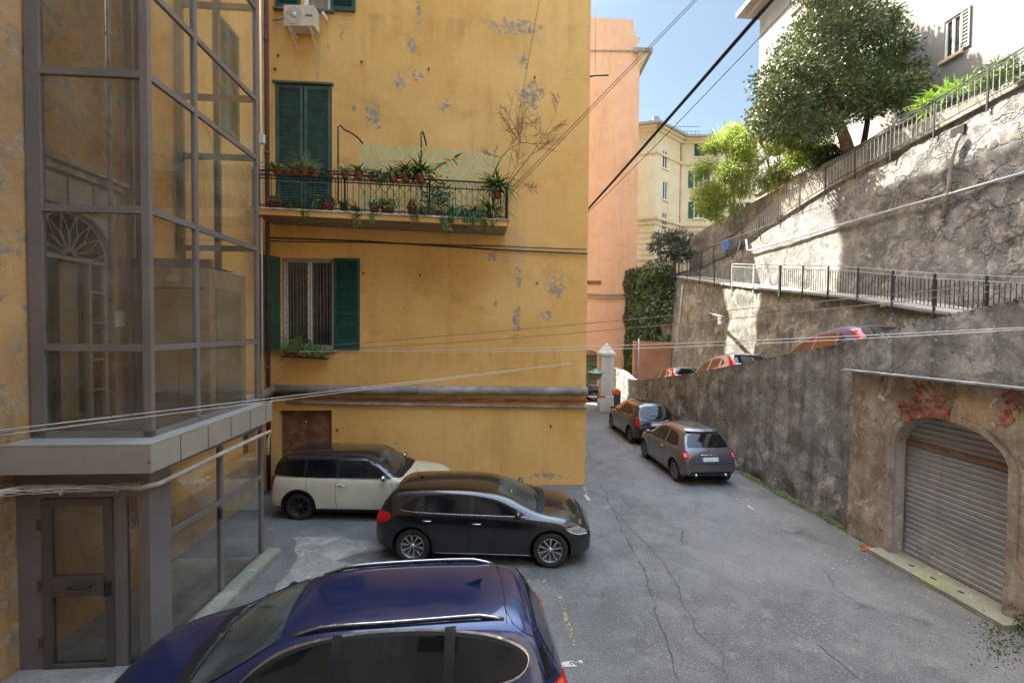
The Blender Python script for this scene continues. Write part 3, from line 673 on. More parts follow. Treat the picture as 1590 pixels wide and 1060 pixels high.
# ================================================================== right side: ramp wall, garage, terraces
def slabwall(name, label, a, topf, botf, y0, y1, mat, th=.35, step=.16, amp=.03, batter=0.0, lower=0.0, mult=1.0, skip=None, cap=None):
    N = Vector((-.9972, -.0748, 0)); b = B()
    ysl = frange(y0, y1, step); nz = 40
    def fn(v, y):
        zt = topf(y); zb = botf(y); z = lerp(zb, zt, v)
        p = Vector((a-.075*y, y, z)); am = amp(y) if callable(amp) else amp; d = fbm(p, .9, 4)*am+fbm(p, 3.5, 4)*am*.4
        if lower: d += max(0, 1-(z-zb)/1.1)*(lower*(.5+fbm(p+Vector((5, 5, 5)), 1.6, 4)))
        d *= min(1, (zt-z)*4+.15)
        return p+N*(d+batter*(zt-z))
    b.grid(lambda v, y: fn(v, y), [i/nz for i in range(nz+1)], ysl, True)
    for i in range(len(b.f)): b.f[i] = b.f[i][::-1]
    if skip:
        keep = [i for i, f in enumerate(b.f) if not skip(sum((Vector(b.v[k]) for k in f), Vector())/4)]
        b.f = [b.f[i] for i in keep]; b.mi = [b.mi[i] for i in keep]; b.sm = [b.sm[i] for i in keep]
    # top and back
    def top(u, y):
        p = Vector((a-.075*y, y, topf(y)))-N*(th*u)
        if u > 0: p.z += fbm(p, 3)*.02
        else: p = fn(1.0, y)
        return p
    b.grid(top, [0, .33, .66, 1], ysl, True)
    b.grid(lambda u, y: Vector((a-.075*y, y, lerp(topf(y), botf(y), u)))-N*th, [0, 1], frange(y0, y1, 1.0), False)
    for y, s in ((y0, 1), (y1, -1)):
        q = [fn(i/6, y) for i in range(7)]; bk = [Vector((a-.075*y, y, topf(y)))-N*th, Vector((a-.075*y, y, botf(y)))-N*th]
        b.add(q+bk, [tuple(range(9))])
    return b
GY0, GY1 = 5.0, 9.46          # garage facade span
GA = 7.86; N_R = Vector((-.9972, -.0748, 0))
GF = lambda y, z, o=0.0: Vector((GA-.075*y, y, z))+N_R*o
SH = 8.14                     # shutter plane
sl = PX(1409, 840, SH); sr = PX(1583, 980, SH); gy1 = sl.y; gy0 = sr.y
yc_g = (gy0+gy1)/2; hw_g = (gy1-gy0)/2
zspr = PX(1412, 690, GA).z; ztop = PX(1475, 655, GA).z
print('garage', gy0, gy1, zspr, ztop, sl, sr)
b = slabwall('x', '', 8.1, lambda y: interp(PARA, y), lambda y: -.12, -3, 27.2, M_parapet, amp=.05, lower=.16, step=.09, skip=lambda c: 5.15 < c.y < 9.3 and c.z < 3.2)
T_p = single('ramp_retaining_wall', b, M_parapet, 'long sooty grey retaining wall whose top slopes down along the lane beside the parked hatchbacks', 'wall', base=(7.4, 9, 0))
# moss/dirt crust on its top edge
b = B(); cr = random.Random(9)
for i in range(2600):
    y = cr.uniform(3, 24); p = Vector((8.1-.075*y+cr.uniform(-.03, .34), y, interp(PARA, y)+cr.uniform(-.03, .012))); s = cr.uniform(.01, .035)
    M = Matrix.Rotation(cr.random()*6, 3, 'Z') @ Matrix.Rotation(cr.random()*3, 3, 'X'); b.box(p, (s, s, s*.6), M=M)
o = obj('wall_top_moss_crust', b, simple('dark_moss_crust', (.055, .05, .03), .95, var=.6, bump=.5)); o['kind'] = 'stuff'
# ---- garage
T_g = thing('garage_front', 'arched garage front of patchy orange render with exposed bricks over a grey roller shutter', 'garage', GF(7.5, 0))
def archpts(r_, zs, rise, n=28): return [(yc_g+r_*math.cos(math.pi*k/n), zs+rise*math.sin(math.pi*k/n)) for k in range(n+1)]   # from far(+y) to near
rise = ztop-zspr
A_in = archpts(hw_g+.02, zspr, rise)
ztg = 3.45
b = B()
# face pieces around the arch, subdivided
def facedisp(p): return p+N_R*(fbm(p, 1.3, 4)*.02+fbm(p, 5, 3)*.012+max(0, .9-p.z)*.06*(.4+fbm(p, 2.2, 3)))
yl = gy1+.02; yr = gy0-.02
b.grid(lambda y, z: facedisp(GF(y, z)), frange(GY1, yl, .1), frange(-.12, ztg, .1), True)
b.grid(lambda y, z: facedisp(GF(y, z)), frange(yr, GY0-1.2, .1), frange(-.12, ztg, .1), True)
for i in range(28):
    y0, z0 = A_in[i]; y1, z1 = A_in[i+1]
    rows = [0, .15, .3, .5, .75, 1]
    b.grid(lambda u, v: facedisp(GF(lerp(y0, y1, u), lerp(lerp(z0, z1, u), ztg, v))), [0, 1], rows, True)
    b.add([GF(y0, z0), GF(y1, z1), GF(y1, z1, -.3), GF(y0, z0, -.3)], [(0, 3, 2, 1)])
b.add([GF(GY1, 0), GF(GY1, ztg), GF(GY1, ztg, -.3), GF(GY1, 0, -.3)], [(0, 1, 2, 3)])
obj('facade', b, M_garage, T_g)
# rounded concrete jambs and intrados
b = B()
def jamb(y, s):
    b.grid(lambda u, z: GF(y-s*.16*math.sin(u*1.57)-s*.0, z, .015-.30*(1-math.cos(u*1.57)))+Vector((fbm(Vector((u, y, z)), 3)*.008, 0, 0)), [i/6 for i in range(7)], frange(0, zspr, .1), True)
jamb(gy1+.17, 1); jamb(gy0-.17, -1)
n = 28
def archband(k, u):
    a = math.pi*k/n; r0 = hw_g+.17-.16*math.sin(u*1.57); ri = rise+.14-.15*math.sin(u*1.57)
    return GF(yc_g+r0*math.cos(a), zspr+ri*math.sin(a), .016-.30*(1-math.cos(u*1.57)))
b.grid(lambda k, u: archband(k, u), list(range(0, 13)), [i/6 for i in range(7)], True)
b.grid(lambda k, u: archband(k, u), list(range(16, n+1)), [i/6 for i in range(7)], True)
obj('jamb', b, M_concrete, T_g)
# brick arch ring where the render has fallen
b = B(); br = random.Random(2)
def brick(a, r0, r1, th, o):
    cc = GF(yc_g+(hw_g+r0)*math.cos(a), zspr+(rise+r0)*math.sin(a), o); c2 = GF(yc_g+(hw_g+r1)*math.cos(a), zspr+(rise+r1)*math.sin(a), o)
    b.bar(cc, c2, .09, th, (c2-cc).cross(N_R).normalized())
k = 0
for i in range(24):
    a = R(43)+i*R(2.15); brick(a, .03, .03+.22+br.uniform(-.03, .02), .043, -.028+br.uniform(-.006, .008))
for i in range(9):
    for row in range(2):
        a = R(46)+i*R(5.0)+row*R(2); 
        p = GF(yc_g+(hw_g+.36)*math.cos(a), zspr+(rise+.33+row*.075)*math.sin(a), -.028); q = GF(yc_g+(hw_g+.36)*math.cos(a+R(4.6)), zspr+(rise+.33+row*.09)*math.sin(a+R(4.6)), .0)
        q = q.copy(); q = GF(yc_g+(hw_g+.36)*math.cos(a+R(4.4)), zspr+(rise+.33+row*.075)*math.sin(a+R(4.4)), -.028)
        if br.random() < .9: b.bar(p, p.lerp(q, .86), .09, .052)
M_brick = simple('old_brick', (.27, .105, .065), .9, var=.7, scale=7, bump=.6)
for (px, py) in ((1566, 610), (1572, 620), (1562, 645), (1566, 655), (1570, 634), (1424, 598), (1436, 603), (1448, 600), (1430, 612)):
    p = PX(px, py, GA)-N_R*.022; t = (-.75 if px > 1500 else .75)+br.uniform(-.08, .08); d = Vector((-.075*math.cos(t), math.cos(t), math.sin(t)))*.10; bb = B(); bb.bar(p-d, p+d, .07, .055); obj('loose_brick', bb, M_brick, T_g)
obj('exposed_bricks', b, M_brick, T_g)
# canopy slab
b = B()
b.prism([GF(GY1+.1, ztg, .0), GF(GY0-1.2, ztg+.02, 0), GF(GY0-1.2, ztg+.05, 0), GF(GY1+.1, ztg+.03, 0)], N_R*.16)
obj('slate_ledge', b, simple('slate_slab', (.32, .33, .33), .7, var=.35, scale=3, bump=.2), T_g)
# shutter
SFp = lambda y, z, o=0.0: Vector((SH-.075*y, y, z))+N_R*o
m = NT('galvanised_shutter'); nn = m.noise(1.5, 6, .65); P = m.z()[2]
cc = m.mix(m.ramp(nn, .35, .7), (.31, .31, .305), (.40, .40, .395)); cc = m.mix(m.math('MULTIPLY', m.ramp(P, .5, .9, 1, 0), m.ramp(m.noise(4, 7, .7), .45, .6)), cc, (.44, .44, .45))
cc = m.mix(m.ramp(m.noise(1, 6, .6, m.map(m.pos(), (5, 5, .5))), .55, .75, 0, .4), cc, (.14, .11, .09))
M_roller = m.fin(cc, .55, None, Metallic=.3)
b = B(); zr = .09; P_ = []; prof = []
z = zr
while z < ztop+.25:
    for dz, o_ in ((0, 0), (.012, .0), (.02, .018), (.075, .024), (.088, .0)): prof.append((z+dz, o_))
    z += .098
b.grid(lambda y, i: SFp(y, prof[int(i)][0], prof[int(i)][1]), [gy1+.2, gy0-.3], list(range(len(prof))), False)
shut = obj('roller_shutter', b, M_roller, T_g)
b = B(); zb_ = PX(1413, 683, SH).z; b.bar(SFp(gy1+.05, zb_, .05), SFp(gy0-.05, zb_-.04, .05), .02, .06); obj('shutter_bar', b, M_rust, shut)
b = B(); b.tube([SFp((gy0+gy1)/2+.1, .24, .04), SFp((gy0+gy1)/2+.1, .20, .07), SFp((gy0+gy1)/2-.02, .20, .07), SFp((gy0+gy1)/2-.02, .24, .04)], .008, 6); obj('shutter_handle', b, M_steel, shut)
for yg in (gy1+.03, gy0-.03): b = B(); b.bar(SFp(yg, .15, .05), SFp(yg, zspr, .05), .02, .025, (0, 1, 0)); obj('guide_rail', b, M_rust, T_g)
# stepped threshold slab
b = B()
def stepfn(y, u, tab): pass
st0 = gy1+.25; st1 = gy0-.25; so = .58
b.prism([SFp(st0, 0, 0), SFp(st1, 0, 0), SFp(st1, 0, so), SFp(st0, 0, so)], (0, 0, .085))
step = obj('threshold_slab', b, M_mossconc, T_g)
for px, py in ((1415, 873), (1449, 893), (1492, 914)):
    b = B(); q = G(px, py+4, .09); b.box((q.x, q.y, .084), (.05, .08, .01), rz=.3); obj('drain_notch', b, M_darkhole, step)
# leaves growing at the right edge
# ---- terrace wall 2, wall 3, wall 4
b = slabwall('x', '', W2x, lambda y: interp(W2T, y)-.02, lambda y: RAMP(y)-.1, 3, 28.8, M_wall2, th=.3, step=.18, amp=.09, batter=.07)
single('lower_terrace_wall', b, M_wall2, 'mossy grey terrace wall between the ramp of parked cars and the railed walkway above', 'wall', base=(11.5, 14, 2.5))
b = B(); b.grid(lambda u, y: Vector((W2x-.075*y-.12+u*.32, y, interp(W2T, y)+.045)), [0, 1], frange(3, 33, .5)); b.grid(lambda u, y: Vector((W2x-.075*y-.12, y, interp(W2T, y)-.03+u*.075)), [0, 1], frange(3, 33, .5))
struct('walkway_coping', b, M_concrete)
b = slabwall('x', '', W3x, lambda y: interp(W3T, y), lambda y: interp(W2T, y)-.1, -1, 33, M_wall3, th=.3, step=.15, amp=lambda y: .03+.05*max(0, min(1, (17.5-y)/2)), batter=.05)
single('tall_terrace_wall', b, M_wall3, 'tall rough cement-rendered terrace wall crossed by a pipe and the hard edge of sunlight', 'wall', base=(13.4, 15, 5))
b = slabwall('x', '', W4x, lambda y: interp(W4T, y), lambda y: interp(W3T, y)-.1, -1, 35.5, M_wall2, th=.3, step=.4, amp=.04)
single('garden_terrace_wall', b, M_wall2, 'low plastered garden wall behind the upper railing, overhung by bamboo', 'wall', base=(15, 20, 10))
# ivy slope below the upper street
IV0 = Vector((10.35, 28.75, 0)); IV1 = Vector((8.3, 34.2, 0))
b = B(); b.grid(lambda u, z: IV0.lerp(IV1, u)+Vector((0, 0, z))+Vector((-1, -.4, 0))*(.15*fbm(Vector((u*5, z, 0)), 1)), frange(0, 1, .05), frange(0, 8.5, .5))
struct('earth_bank', b, M_soil)
b = B(); b.hexa([(8.6, 33.4, 0), (10.2, 28.75, 0), (13.5, 29, 0), (13.5, 34, 0), (8.6, 33.4, 8.4), (10.2, 28.75, 7.6), (13.5, 29, 7.6), (13.5, 34, 8.4)]); struct('street_embankment', b, M_wall2)
# ================================================================== background buildings
SZ = 33.0
def boxb(b, x0, x1, y0, y1, z0, z1): b.hexa([(x0, y0, z0), (x1, y0, z0), (x1, y1, z0), (x0, y1, z0), (x0, y0, z1), (x1, y0, z1), (x1, y1, z1), (x0, y1, z1)])
sxr = PY(990, 300, SZ).x; sxl = -1.2
T_s = thing('salmon_building', 'tall windowless salmon pink gable wall between the ochre block and the strip of sky', 'building', (5, SZ, 0))
b = B(); ez = PY(985, 80, SZ).z; tz = PY(950, 27, SZ).z
ga = PY(908, 600, SZ); gd0, gd1, gdz = 4.2, 6.3, 2.45
SN = Vector((0, -1, 0))
wall_grid(b, lambda u, z: Vector((u, SZ, z)), sxl, sxr, 0, ez, [(gd0, 0, gd1, gdz, .5)], 3, SN)
boxb(b, sxl+.01, sxr-.003, SZ+.51, SZ+11, 0, ez-.003)
b.add([(sxr, SZ, 0), (sxr, SZ+.6, 0), (sxr, SZ+.6, ez), (sxr, SZ, ez)], [(0, 1, 2, 3)]); b.add([(sxl, SZ, 0), (sxl, SZ+.6, 0), (sxl, SZ+.6, ez), (sxl, SZ, ez)], [(0, 3, 2, 1)])
b.prism([(sxl, SZ+.004, ez+.003), (sxr-.35, SZ+.004, ez+.003), (sxr+.05, SZ+.004, PY(992, 58, SZ).z), (sxr-.30, SZ+.004, PY(985, 57, SZ).z), (sxr-.55, SZ+.004, PY(985, 31, SZ).z), (sxl, SZ+.004, PY(912, 25, SZ).z+.2)], (0, .5, 0))
obj('wall', b, M_salmon, T_s)
b = B(); M_corn = simple('grey_cornice', (.30, .28, .26), .8, var=.2)
b.prism([(sxr-.5, SZ-.3, ez-.15), (sxr+.85, SZ-.3, ez-.15), (sxr+.85, SZ-.3, ez+.1), (sxr-.5, SZ-.3, ez+.1)], (0, 11, 0))
b.prism([(sxl, SZ-.06, ez-.03), (sxr-.5, SZ-.06, ez-.03), (sxr-.5, SZ-.06, ez+.05), (sxl, SZ-.06, ez+.05)], (0, .1, 0))
obj('cornice', b, M_corn, T_s)
b = B(); b.prism([(sxr-.1, SZ-.2, ez-1.0), (sxr+.6, SZ-.2, ez-.16), (sxr-.1, SZ-.2, ez-.16)], (0, 10, 0)); obj('cove', b, M_cream, T_s)
b = B()
for i in range(10): b.box(((gd0+gd1)/2, SZ+.3, .12+i*.24), (gd1-gd0, .04, .225))
obj('garage_door', b, simple('green_garage_door', (.10, .16, .10), .5), T_s)
b = B(); yy = SZ-.012
arch2 = [((gd0+gd1)/2-1.05*math.cos(math.pi*k/16), 2.45+.42*math.sin(math.pi*k/16)) for k in range(17)]
b.prism([(x, yy, z) for x, z in arch2], (0, .01, 0)); obj('arch_panel', b, simple('arch_tympanum', (.30, .17, .11), .9, var=.2), T_s)  # brownish arched panel over the garage door
b = B(); p = PY(912, 441, SZ); q = PY(933, 436, SZ); b.hexa([(p.x, SZ-.06, p.z), (q.x, SZ-.06, p.z), (q.x, SZ, p.z), (p.x, SZ, p.z), (p.x, SZ-.06, q.z), (q.x, SZ-.06, q.z), (q.x, SZ, q.z), (p.x, SZ, q.z)]); obj('air_grate', b, M_rust, T_s)
b = B()
for yy_, dz in ((456, 0), (458, -.05), (462, -.12)):
    a = PY(905, yy_, SZ-.08); c = PY(972, yy_+1, SZ-.08); d = PY(990, yy_+4, SZ-.08); b.tube([a, a.lerp(c, .5)+Vector((0, 0, -.05+dz*.3)), c+Vector((0, 0, dz*.2)), d], .03, 5)
obj('wall_cables', b, M_wirem, T_s)
b = B(); a = PY(912, 118, 29); c = PY(945, 117, 29); b.tube([a, c], .05, 6); b.tube([PY(912, 121, 29), PY(925, 118, 29)], .03, 5)
b.tube([PY(924, 116, 29), PY(925, 0, 28)], .015, 4)
single('iron_bracket_arm', b, M_black, 'thin dark iron arm sticking out high up behind the ochre corner', 'bracket', base=a)

# ---- cream building
MWc = M_cream
T_c = thing('cream_building', 'sunny cream yellow apartment block with green shutters beyond the upper street', 'building', (14, 45, 8.5))
CA = Vector((PY(1018, 300, 44.5).x, 44.5, 0)); CB = Vector((PY(1057, 300, 47.6).x, 47.6, 0)); CC = Vector((27.5, 47.6, 0)); C0 = Vector((CA.x-7.5, 47.0, 0)); 
cz0 = 8.4; cz1 = PY(1018, 196, 44.5).z
fac = [(C0, CA), (CA, CB), (CB, CC)]
def facet(i):
    a, c = fac[i]; d = (c-a); L = d.length; U = d.normalized(); N = Vector((U.y, -U.x, 0)); return a, U, N, L
def onf(i, px, py):   # pixel on facet plane -> (u,z)
    a, U, N, L = facet(i); r = ray(px, py); o = Vector((0, 0, CH)); t = (a-o).dot(N)/r.dot(N); p = o+r*t; return (p-a).dot(U), p.z
def shut_win(T, a, U, N, u0, u1, z0, z1, left=True, right=True, closed=False, frame=M_wframe, shm=M_shutter):
    pt = lambda u, z, o: a+U*u+Vector((0, 0, z))+N*o
    b = B()
    for q in ((u0, u0+.09, z0, z1), (u1-.09, u1, z0, z1), (u0+.09, u1-.09, z1-.09, z1), (u0+.09, u1-.09, z0, z0+.09), ((u0+u1)/2-.05, (u0+u1)/2+.05, z0+.09, z1-.09)):
        b.hexa([pt(q[0], q[2], -.05), pt(q[1], q[2], -.05), pt(q[1], q[2], -.12), pt(q[0], q[2], -.12), pt(q[0], q[3], -.05), pt(q[1], q[3], -.05), pt(q[1], q[3], -.12), pt(q[0], q[3], -.12)])
    w = obj('window', b, frame, T)
    b = B(); b.add([pt(u0, z0, -.10), pt(u1, z0, -.10), pt(u1, z1, -.10), pt(u0, z1, -.10)], [(0, 1, 2, 3)]); obj('pane', b, M_wglass, w)
    ws = (u1-u0)/2
    if closed: left = right = False; b = B(); louvre(b, pt(u0, z0, .01), U, ws-.01, z1-z0, N, (), pitch=.14); obj('shutter', b, shm, T); b = B(); louvre(b, pt(u0+ws+.01, z0, .01), U, ws-.01, z1-z0, N, (), pitch=.14); obj('shutter', b, shm, T)
    if left: b = B(); louvre(b, pt(u0-ws-.05, z0, .02), U, ws, z1-z0, N, (), pitch=.14); obj('shutter', b, shm, T)
    if right: b = B(); louvre(b, pt(u1+.05, z0, .02), U, ws, z1-z0, N, (), pitch=.14); obj('shutter', b, shm, T)
    b = B(); b.hexa([pt(u0-.15, z0-.14, .12), pt(u1+.15, z0-.14, .12), pt(u1+.15, z0-.14, 0.002), pt(u0-.15, z0-.14, 0.002), pt(u0-.15, z0-.02, .12), pt(u1+.15, z0-.02, .12), pt(u1+.15, z0-.02, 0.002), pt(u0-.15, z0-.02, 0.002)]); obj('window_sill', b, M_cream, T)
wins1 = []; 
for (x0, y0, x1, y1) in ((1029, 235, 1037, 260), (1029, 283, 1037, 309), (1028, 331, 1036, 357)):
    u0, za = onf(1, x0, y1); u1, zb2 = onf(1, x1, y0); wins1.append((u0, za, u1, zb2, .2))
wins2 = []
for (x0, y0, x1, y1) in ((1078, 218, 1094, 243), (1077, 266, 1093, 292), (1077, 314, 1093, 339), (1077, 362, 1092, 387)):
    u0, za = onf(2, x0, y1); u1, zb2 = onf(2, x1, y0); wins2.append((u0, za, u1, zb2, .2))
wins2b = [(h[0]+4.3, h[1], h[2]+4.3, h[3], .2) for h in wins2]
wb = B()
for i, hs in ((0, []), (1, wins1), (2, wins2+wins2b)):
    a, U, N, L = facet(i); wall_grid(wb, lambda u, z: a+U*u+Vector((0, 0, z)), 0, L, cz0, cz1, hs, 3, N)
wb.prism([C0+Vector((0, .5, cz0)), CA+Vector((0, .7, cz0)), CB+Vector((.2, .5, cz0)), CC+Vector((0, .5, cz0)), CC+Vector((0, 14, cz0)), C0+Vector((0, 14, cz0))], (0, 0, cz1-cz0-.01))
obj('wall', wb, M_cream, T_c)
for i, ws in ((1, wins1), (2, wins2), (2, wins2b)):
    a, U, N, L = facet(i)
    for k, h in enumerate(ws): shut_win(T_c, a, U, N, h[0], h[2], h[1], h[3], left=(i == 2), right=(i == 2), closed=(i == 2 and k == 0))
def band(b, z, h, out):
    for i in range(3):
        a, U, N, L = facet(i); e0 = 0; p = lambda u, o, zz: a+U*u+N*o+Vector((0, 0, zz))
        b.hexa([p(-.0, out, z), p(L, out, z), p(L, .003, z), p(0, .003, z), p(0, out, z+h), p(L, out, z+h), p(L, .003, z+h), p(0, .003, z+h)])
M_ctrim = simple('cream_trim', (.62, .50, .30), .8, var=.1)
for q in ((cz1-.45, .25, .25), (cz1-.2, .2, .55), (onf(1, 1045, 250)[1], .25, .12), (onf(1, 1050, 349)[1]-.05, .3, .18), (onf(1, 1050, 352)[1]-.35, .15, .1)): b = B(); band(b, *q); obj('string_course', b, M_ctrim, T_c)
zz = cz0+.6
while zz < onf(1, 1050, 356)[1]-.5: b = B(); band(b, zz, .05, .03); obj('rustication_band', b, M_ctrim, T_c); zz += .55
b = B(); b.prism([C0+Vector((-.6, -.9, cz1)), CA+Vector((0, -.95, cz1)), CB+Vector((.4, -.9, cz1)), CC+Vector((0, -.9, cz1)), CC+Vector((0, 14, cz1)), C0+Vector((-.6, 14, cz1))], (0, 0, .22))
rf = obj('roof', b, M_corn, T_c)
b = B(); p = PY(1016, 186, 46); b.box((p.x+.3, 46.5, cz1+1.0), (.6, .5, 1.6)); p = PY(1118, 200, 50); b.box((p.x, 50.5, cz1+.9), (.9, .8, 1.6)); obj('chimney', b, M_white, rf)
b = B()
for k in range(9): b.tube([(16+k*.4, 47.2, cz1+.2), (16+k*.4, 47.2, cz1+1.2)], .02, 4)
b.tube([(16, 47.2, cz1+1.2), (19.2, 47.2, cz1+1.2)], .03, 4); b.tube([(16, 47.2, cz1+.7), (19.2, 47.2, cz1+.7)], .02, 4); obj('roof_railing', b, M_fence, rf)
b = B(); p = CB+Vector((-.1, -.15, 0)); b.tube([p+Vector((0, 0, cz0+.1)), p+Vector((0, 0, cz1-.5))], .07, 6); obj('downpipe', b, M_salmon2, T_c)
# ---- grey-white palace on the terrace
T_w = thing('pale_grey_building', 'huge pale grey building on the hill behind the magnolia tree', 'building', (19, 25, 12))
GW = 21.0; GWf = lambda y, z, o=0.0: Vector((GW-.075*y, y, z))+N_R*o
b = B(); gw_l = PX(1176, 200, GW).y; gtz = PX(1176, 18, GW).z
hs = []
for (x0, y0, x1, y1) in ((1465, 18, 1493, 82), (1231, 0, 1244, 13)):
    q0 = PX(x0, y1, GW); q1 = PX(x1, y0, GW); hs.append((q1.y, min(q0.z, q1.z-1.7), q0.y, q1.z, .25))
hs[1] = (hs[1][0], PX(1238, 13, GW).z, hs[1][2], PX(1238, 13, GW).z+1.9, .25)
for (x0, x1, yb) in ((1368, 1398, 213), (1455, 1475, 140), (1300, 1318, 240)):
    q0 = PX(x0, yb, GW); q1 = PX(x1, yb, GW); hs.append((q1.y, 12.0, q0.y, 13.9, .3))
wall_grid(b, lambda y, z: GWf(-y+100, z), 100-gw_l, 104, 11.5, gtz, [(100-h[2], h[1], 100-h[0], h[3], h[4]) for h in hs], 1.2, N_R)
b.add([GWf(gw_l, 11.5), GWf(gw_l, gtz), GWf(gw_l, gtz)+Vector((9, 3, 0)), GWf(gw_l, 11.5)+Vector((9, 3, 0))], [(0, 1, 2, 3)])
obj('wall', b, M_white, T_w)
for i, h in enumerate(hs):
    a = GWf(h[2], 0); U = (GWf(h[0], 0)-a).normalized(); w_ = h[2]-h[0]
    shut_win(T_w, a, U, N_R, 0, w_, h[1], h[3], left=False, right=(i == 0), closed=(i == 1), shm=M_white if i == 0 else M_shutter2)
b = B(); b.prism([GWf(gw_l+1.2, gtz, 1.2), GWf(-4, gtz, 1.2), GWf(-4, gtz, -8), GWf(gw_l+1.2, gtz, -8)], (0, 0, .35)); b.prism([GWf(gw_l+.6, gtz-.35, .6), GWf(-4, gtz-.35, .6), GWf(-4, gtz-.35, .003), GWf(gw_l+.6, gtz-.35, .003)], (0, 0, .33)); obj('cornice', b, M_white, T_w)
b = B(); zq = 14.6; b.prism([GWf(gw_l, zq, 0.003), GWf(-4, zq, .003), GWf(-4, zq, .12), GWf(gw_l, zq, .12)], (0, 0, .2)); obj('string_course', b, M_white, T_w)
# ---- orange garden wall, pole, pillar, end wall
b = B(); 
a = PY(983, 529, 28.6); c = PY(1037, 529, 28.6)
b.hexa([(a.x, 28.4, 0), (c.x+.2, 28.4, 0), (c.x+.2, 28.65, 0), (a.x, 28.65, 0), (a.x, 28.4, a.z), (c.x+.2, 28.4, a.z-.06), (c.x+.2, 28.65, a.z-.06), (a.x, 28.65, a.z)])
single('orange_garden_wall', b, M_salmon2, 'short weathered orange plaster wall at the end of the lane below the ivy bank', 'wall')
b = B(); p = PY(992, 525, 28.2); b.tube([(p.x, 28.2, .3), (p.x, 28.2, p.z)], .05, 8); single('metal_post', b, M_steel, 'slim grey metal post standing at the corner of the salmon building', 'post')
b = B()
def bx(c, d): b.box(c, d)
PP = G(941, 639); PP.y = 23.9; PP.x = PY(941, 600, 23.9).x; phz = PY(940, 551, 23.9).z
b.box((PP.x, PP.y, phz/2), (.68, .68, phz)); b.box((PP.x, PP.y, .28), (.78, .78, .56)); b.box((PP.x, PP.y, phz+.06), (.84, .84, .12))
b.lathe([(.57, 0), (.02, .52)], (PP.x, PP.y, phz+.12), 4, Matrix.Rotation(R(45), 3, 'Z'), False)
single('gate_pillar', b, M_pillar, 'square white gate pillar with a pyramid cap at the end of the lane', 'pillar')
b = slabwall('x', '', 8.1, lambda y: 1.75+.05*math.sin(y*2), lambda y: 0, 24.3, 28.6, M_wall2, th=.3, step=.3, amp=.02) if False else None
# barrier
T_bar = thing('barrier_gate', 'road barrier with an orange topped grey housing and a white arm beside the pillar', 'barrier', G(957, 640))
bp = PY(957, 640, 22.3); bx_, by_ = bp.x, 22.3
b = B(); b.box((bx_, by_, .55), (.34, .30, 1.1)); obj('housing', b, simple('dark_barrier_box', (.05, .055, .07), .5), T_bar)
b = B(); b.box((bx_-.2, by_, .5), (.05, .3, 1.0)); obj('side_panel', b, M_whitepl, T_bar)
b = B(); b.box((bx_, by_, 1.2), (.36, .32, .18)); b.lathe([(.13, 0), (.13, .05), (.02, .09)], (bx_, by_, 1.3), 10); obj('orange_cap', b, simple('orange_plastic', (.80, .13, .02), .5), T_bar)
b = B(); b.m = 0; x = bx_-.15
for k in range(8): b.m = k % 2; b.bar((x, by_-.1, .98), (x-.42, by_-.1, .98), .05, .09); x -= .42
obj('boom_arm', b, [M_whitepl, simple('red_plastic', (.55, .05, .04), .5)], T_bar)
# green lamp on the corner
lp = PY(924, 577, 13.4); T_lamp = thing('wall_lamp', 'old green enamel lamp with an amber bowl on the corner of the ochre block', 'lamp', lp-Vector((0, 0, .3)))
b = B(); b.lathe([(.0, .10), (.06, .10), (.09, .05), (.24, .005), (.33, -.02), (.33, -.03), (.22, -.02), (.08, 0)], lp, 20); obj('lamp_shade', b, simple('green_enamel', (.05, .17, .11), .35), T_lamp)
b = B(); b.lathe([(.22, -.03), (.20, -.12), (.13, -.22), (.02, -.26)], lp, 16); obj('lamp_bowl', b, simple('amber_glass', (.30, .17, .06), .3), T_lamp)
b = B(); b.tube([lp+Vector((0, 0, .1)), lp+Vector((-.1, 0, .2)), Vector((1.99, 13.4, lp.z+.2))], .018, 6); obj('lamp_arm', b, M_black, T_lamp)

# ================================================================== railings
def railing(name, label, path, h, mats, post=1.15, bar=.11, pr=.02, br_=.008, down=.25, rails=(1.0, .86, .1), cat='railing'):
    T = thing(name, label, cat, path[0]); P = []
    L = [0]
    for a, c in zip(path, path[1:]): L.append(L[-1]+(c-a).length)
    def at(s):
        s = max(0, min(L[-1], s))
        for i in range(len(path)-1):
            if s <= L[i+1]+1e-9: return path[i].lerp(path[i+1], (s-L[i])/(L[i+1]-L[i]))
        return path[-1]
    Z = Vector((0, 0, 1)); b = B()
    for rr in rails:
        for a, c in zip(path, path[1:]): b.bar(a+Z*h*rr, c+Z*h*rr, .045 if rr == 1.0 else .03, .025)
    obj('rail', b, mats[0], T)
    s = 0; n = max(1, int(L[-1]/post))
    for k in range(n+1):
        p = at(L[-1]*k/n); b = B(); b.box(p+Z*(h-down)/2, (.045, .045, h+down)); obj('post', b, mats[1], T)
    b = B(); s = 0
    while s < L[-1]:
        p = at(s); b.tube([p+Z*h*rails[-1], p+Z*h*.86 if len(rails) > 2 else p+Z*h], br_, 4, cap=False); s += bar
    o = obj('bars', b, mats[2], T)
    return T
def wpath(y0, y1, n=8): return [Vector((W2x-.11-.075*y, y, interp(W2T, y)+.05)) for y in frange(y0, y1, (y1-y0)/n)]
yA = PX(1216, 450, W2x).y; yB = PX(1140, 440, W2x).y
print('rail', yA, yB)
railing('walkway_railing', 'dark iron railing along the walkway on the lower terrace wall, nearest the camera', wpath(6, yA, 12), 1.0, (M_fenceg, M_fence, M_fence), post=1.2, bar=.115, br_=.011)
railing('walkway_railing', 'pale grey-green railing section halfway along the walkway above the lower terrace wall', wpath(yA+.1, yB, 4), 1.0, (M_fenceg, M_fenceg, M_fenceg), post=1.2, bar=.13, rails=(1.0, .86, .1))
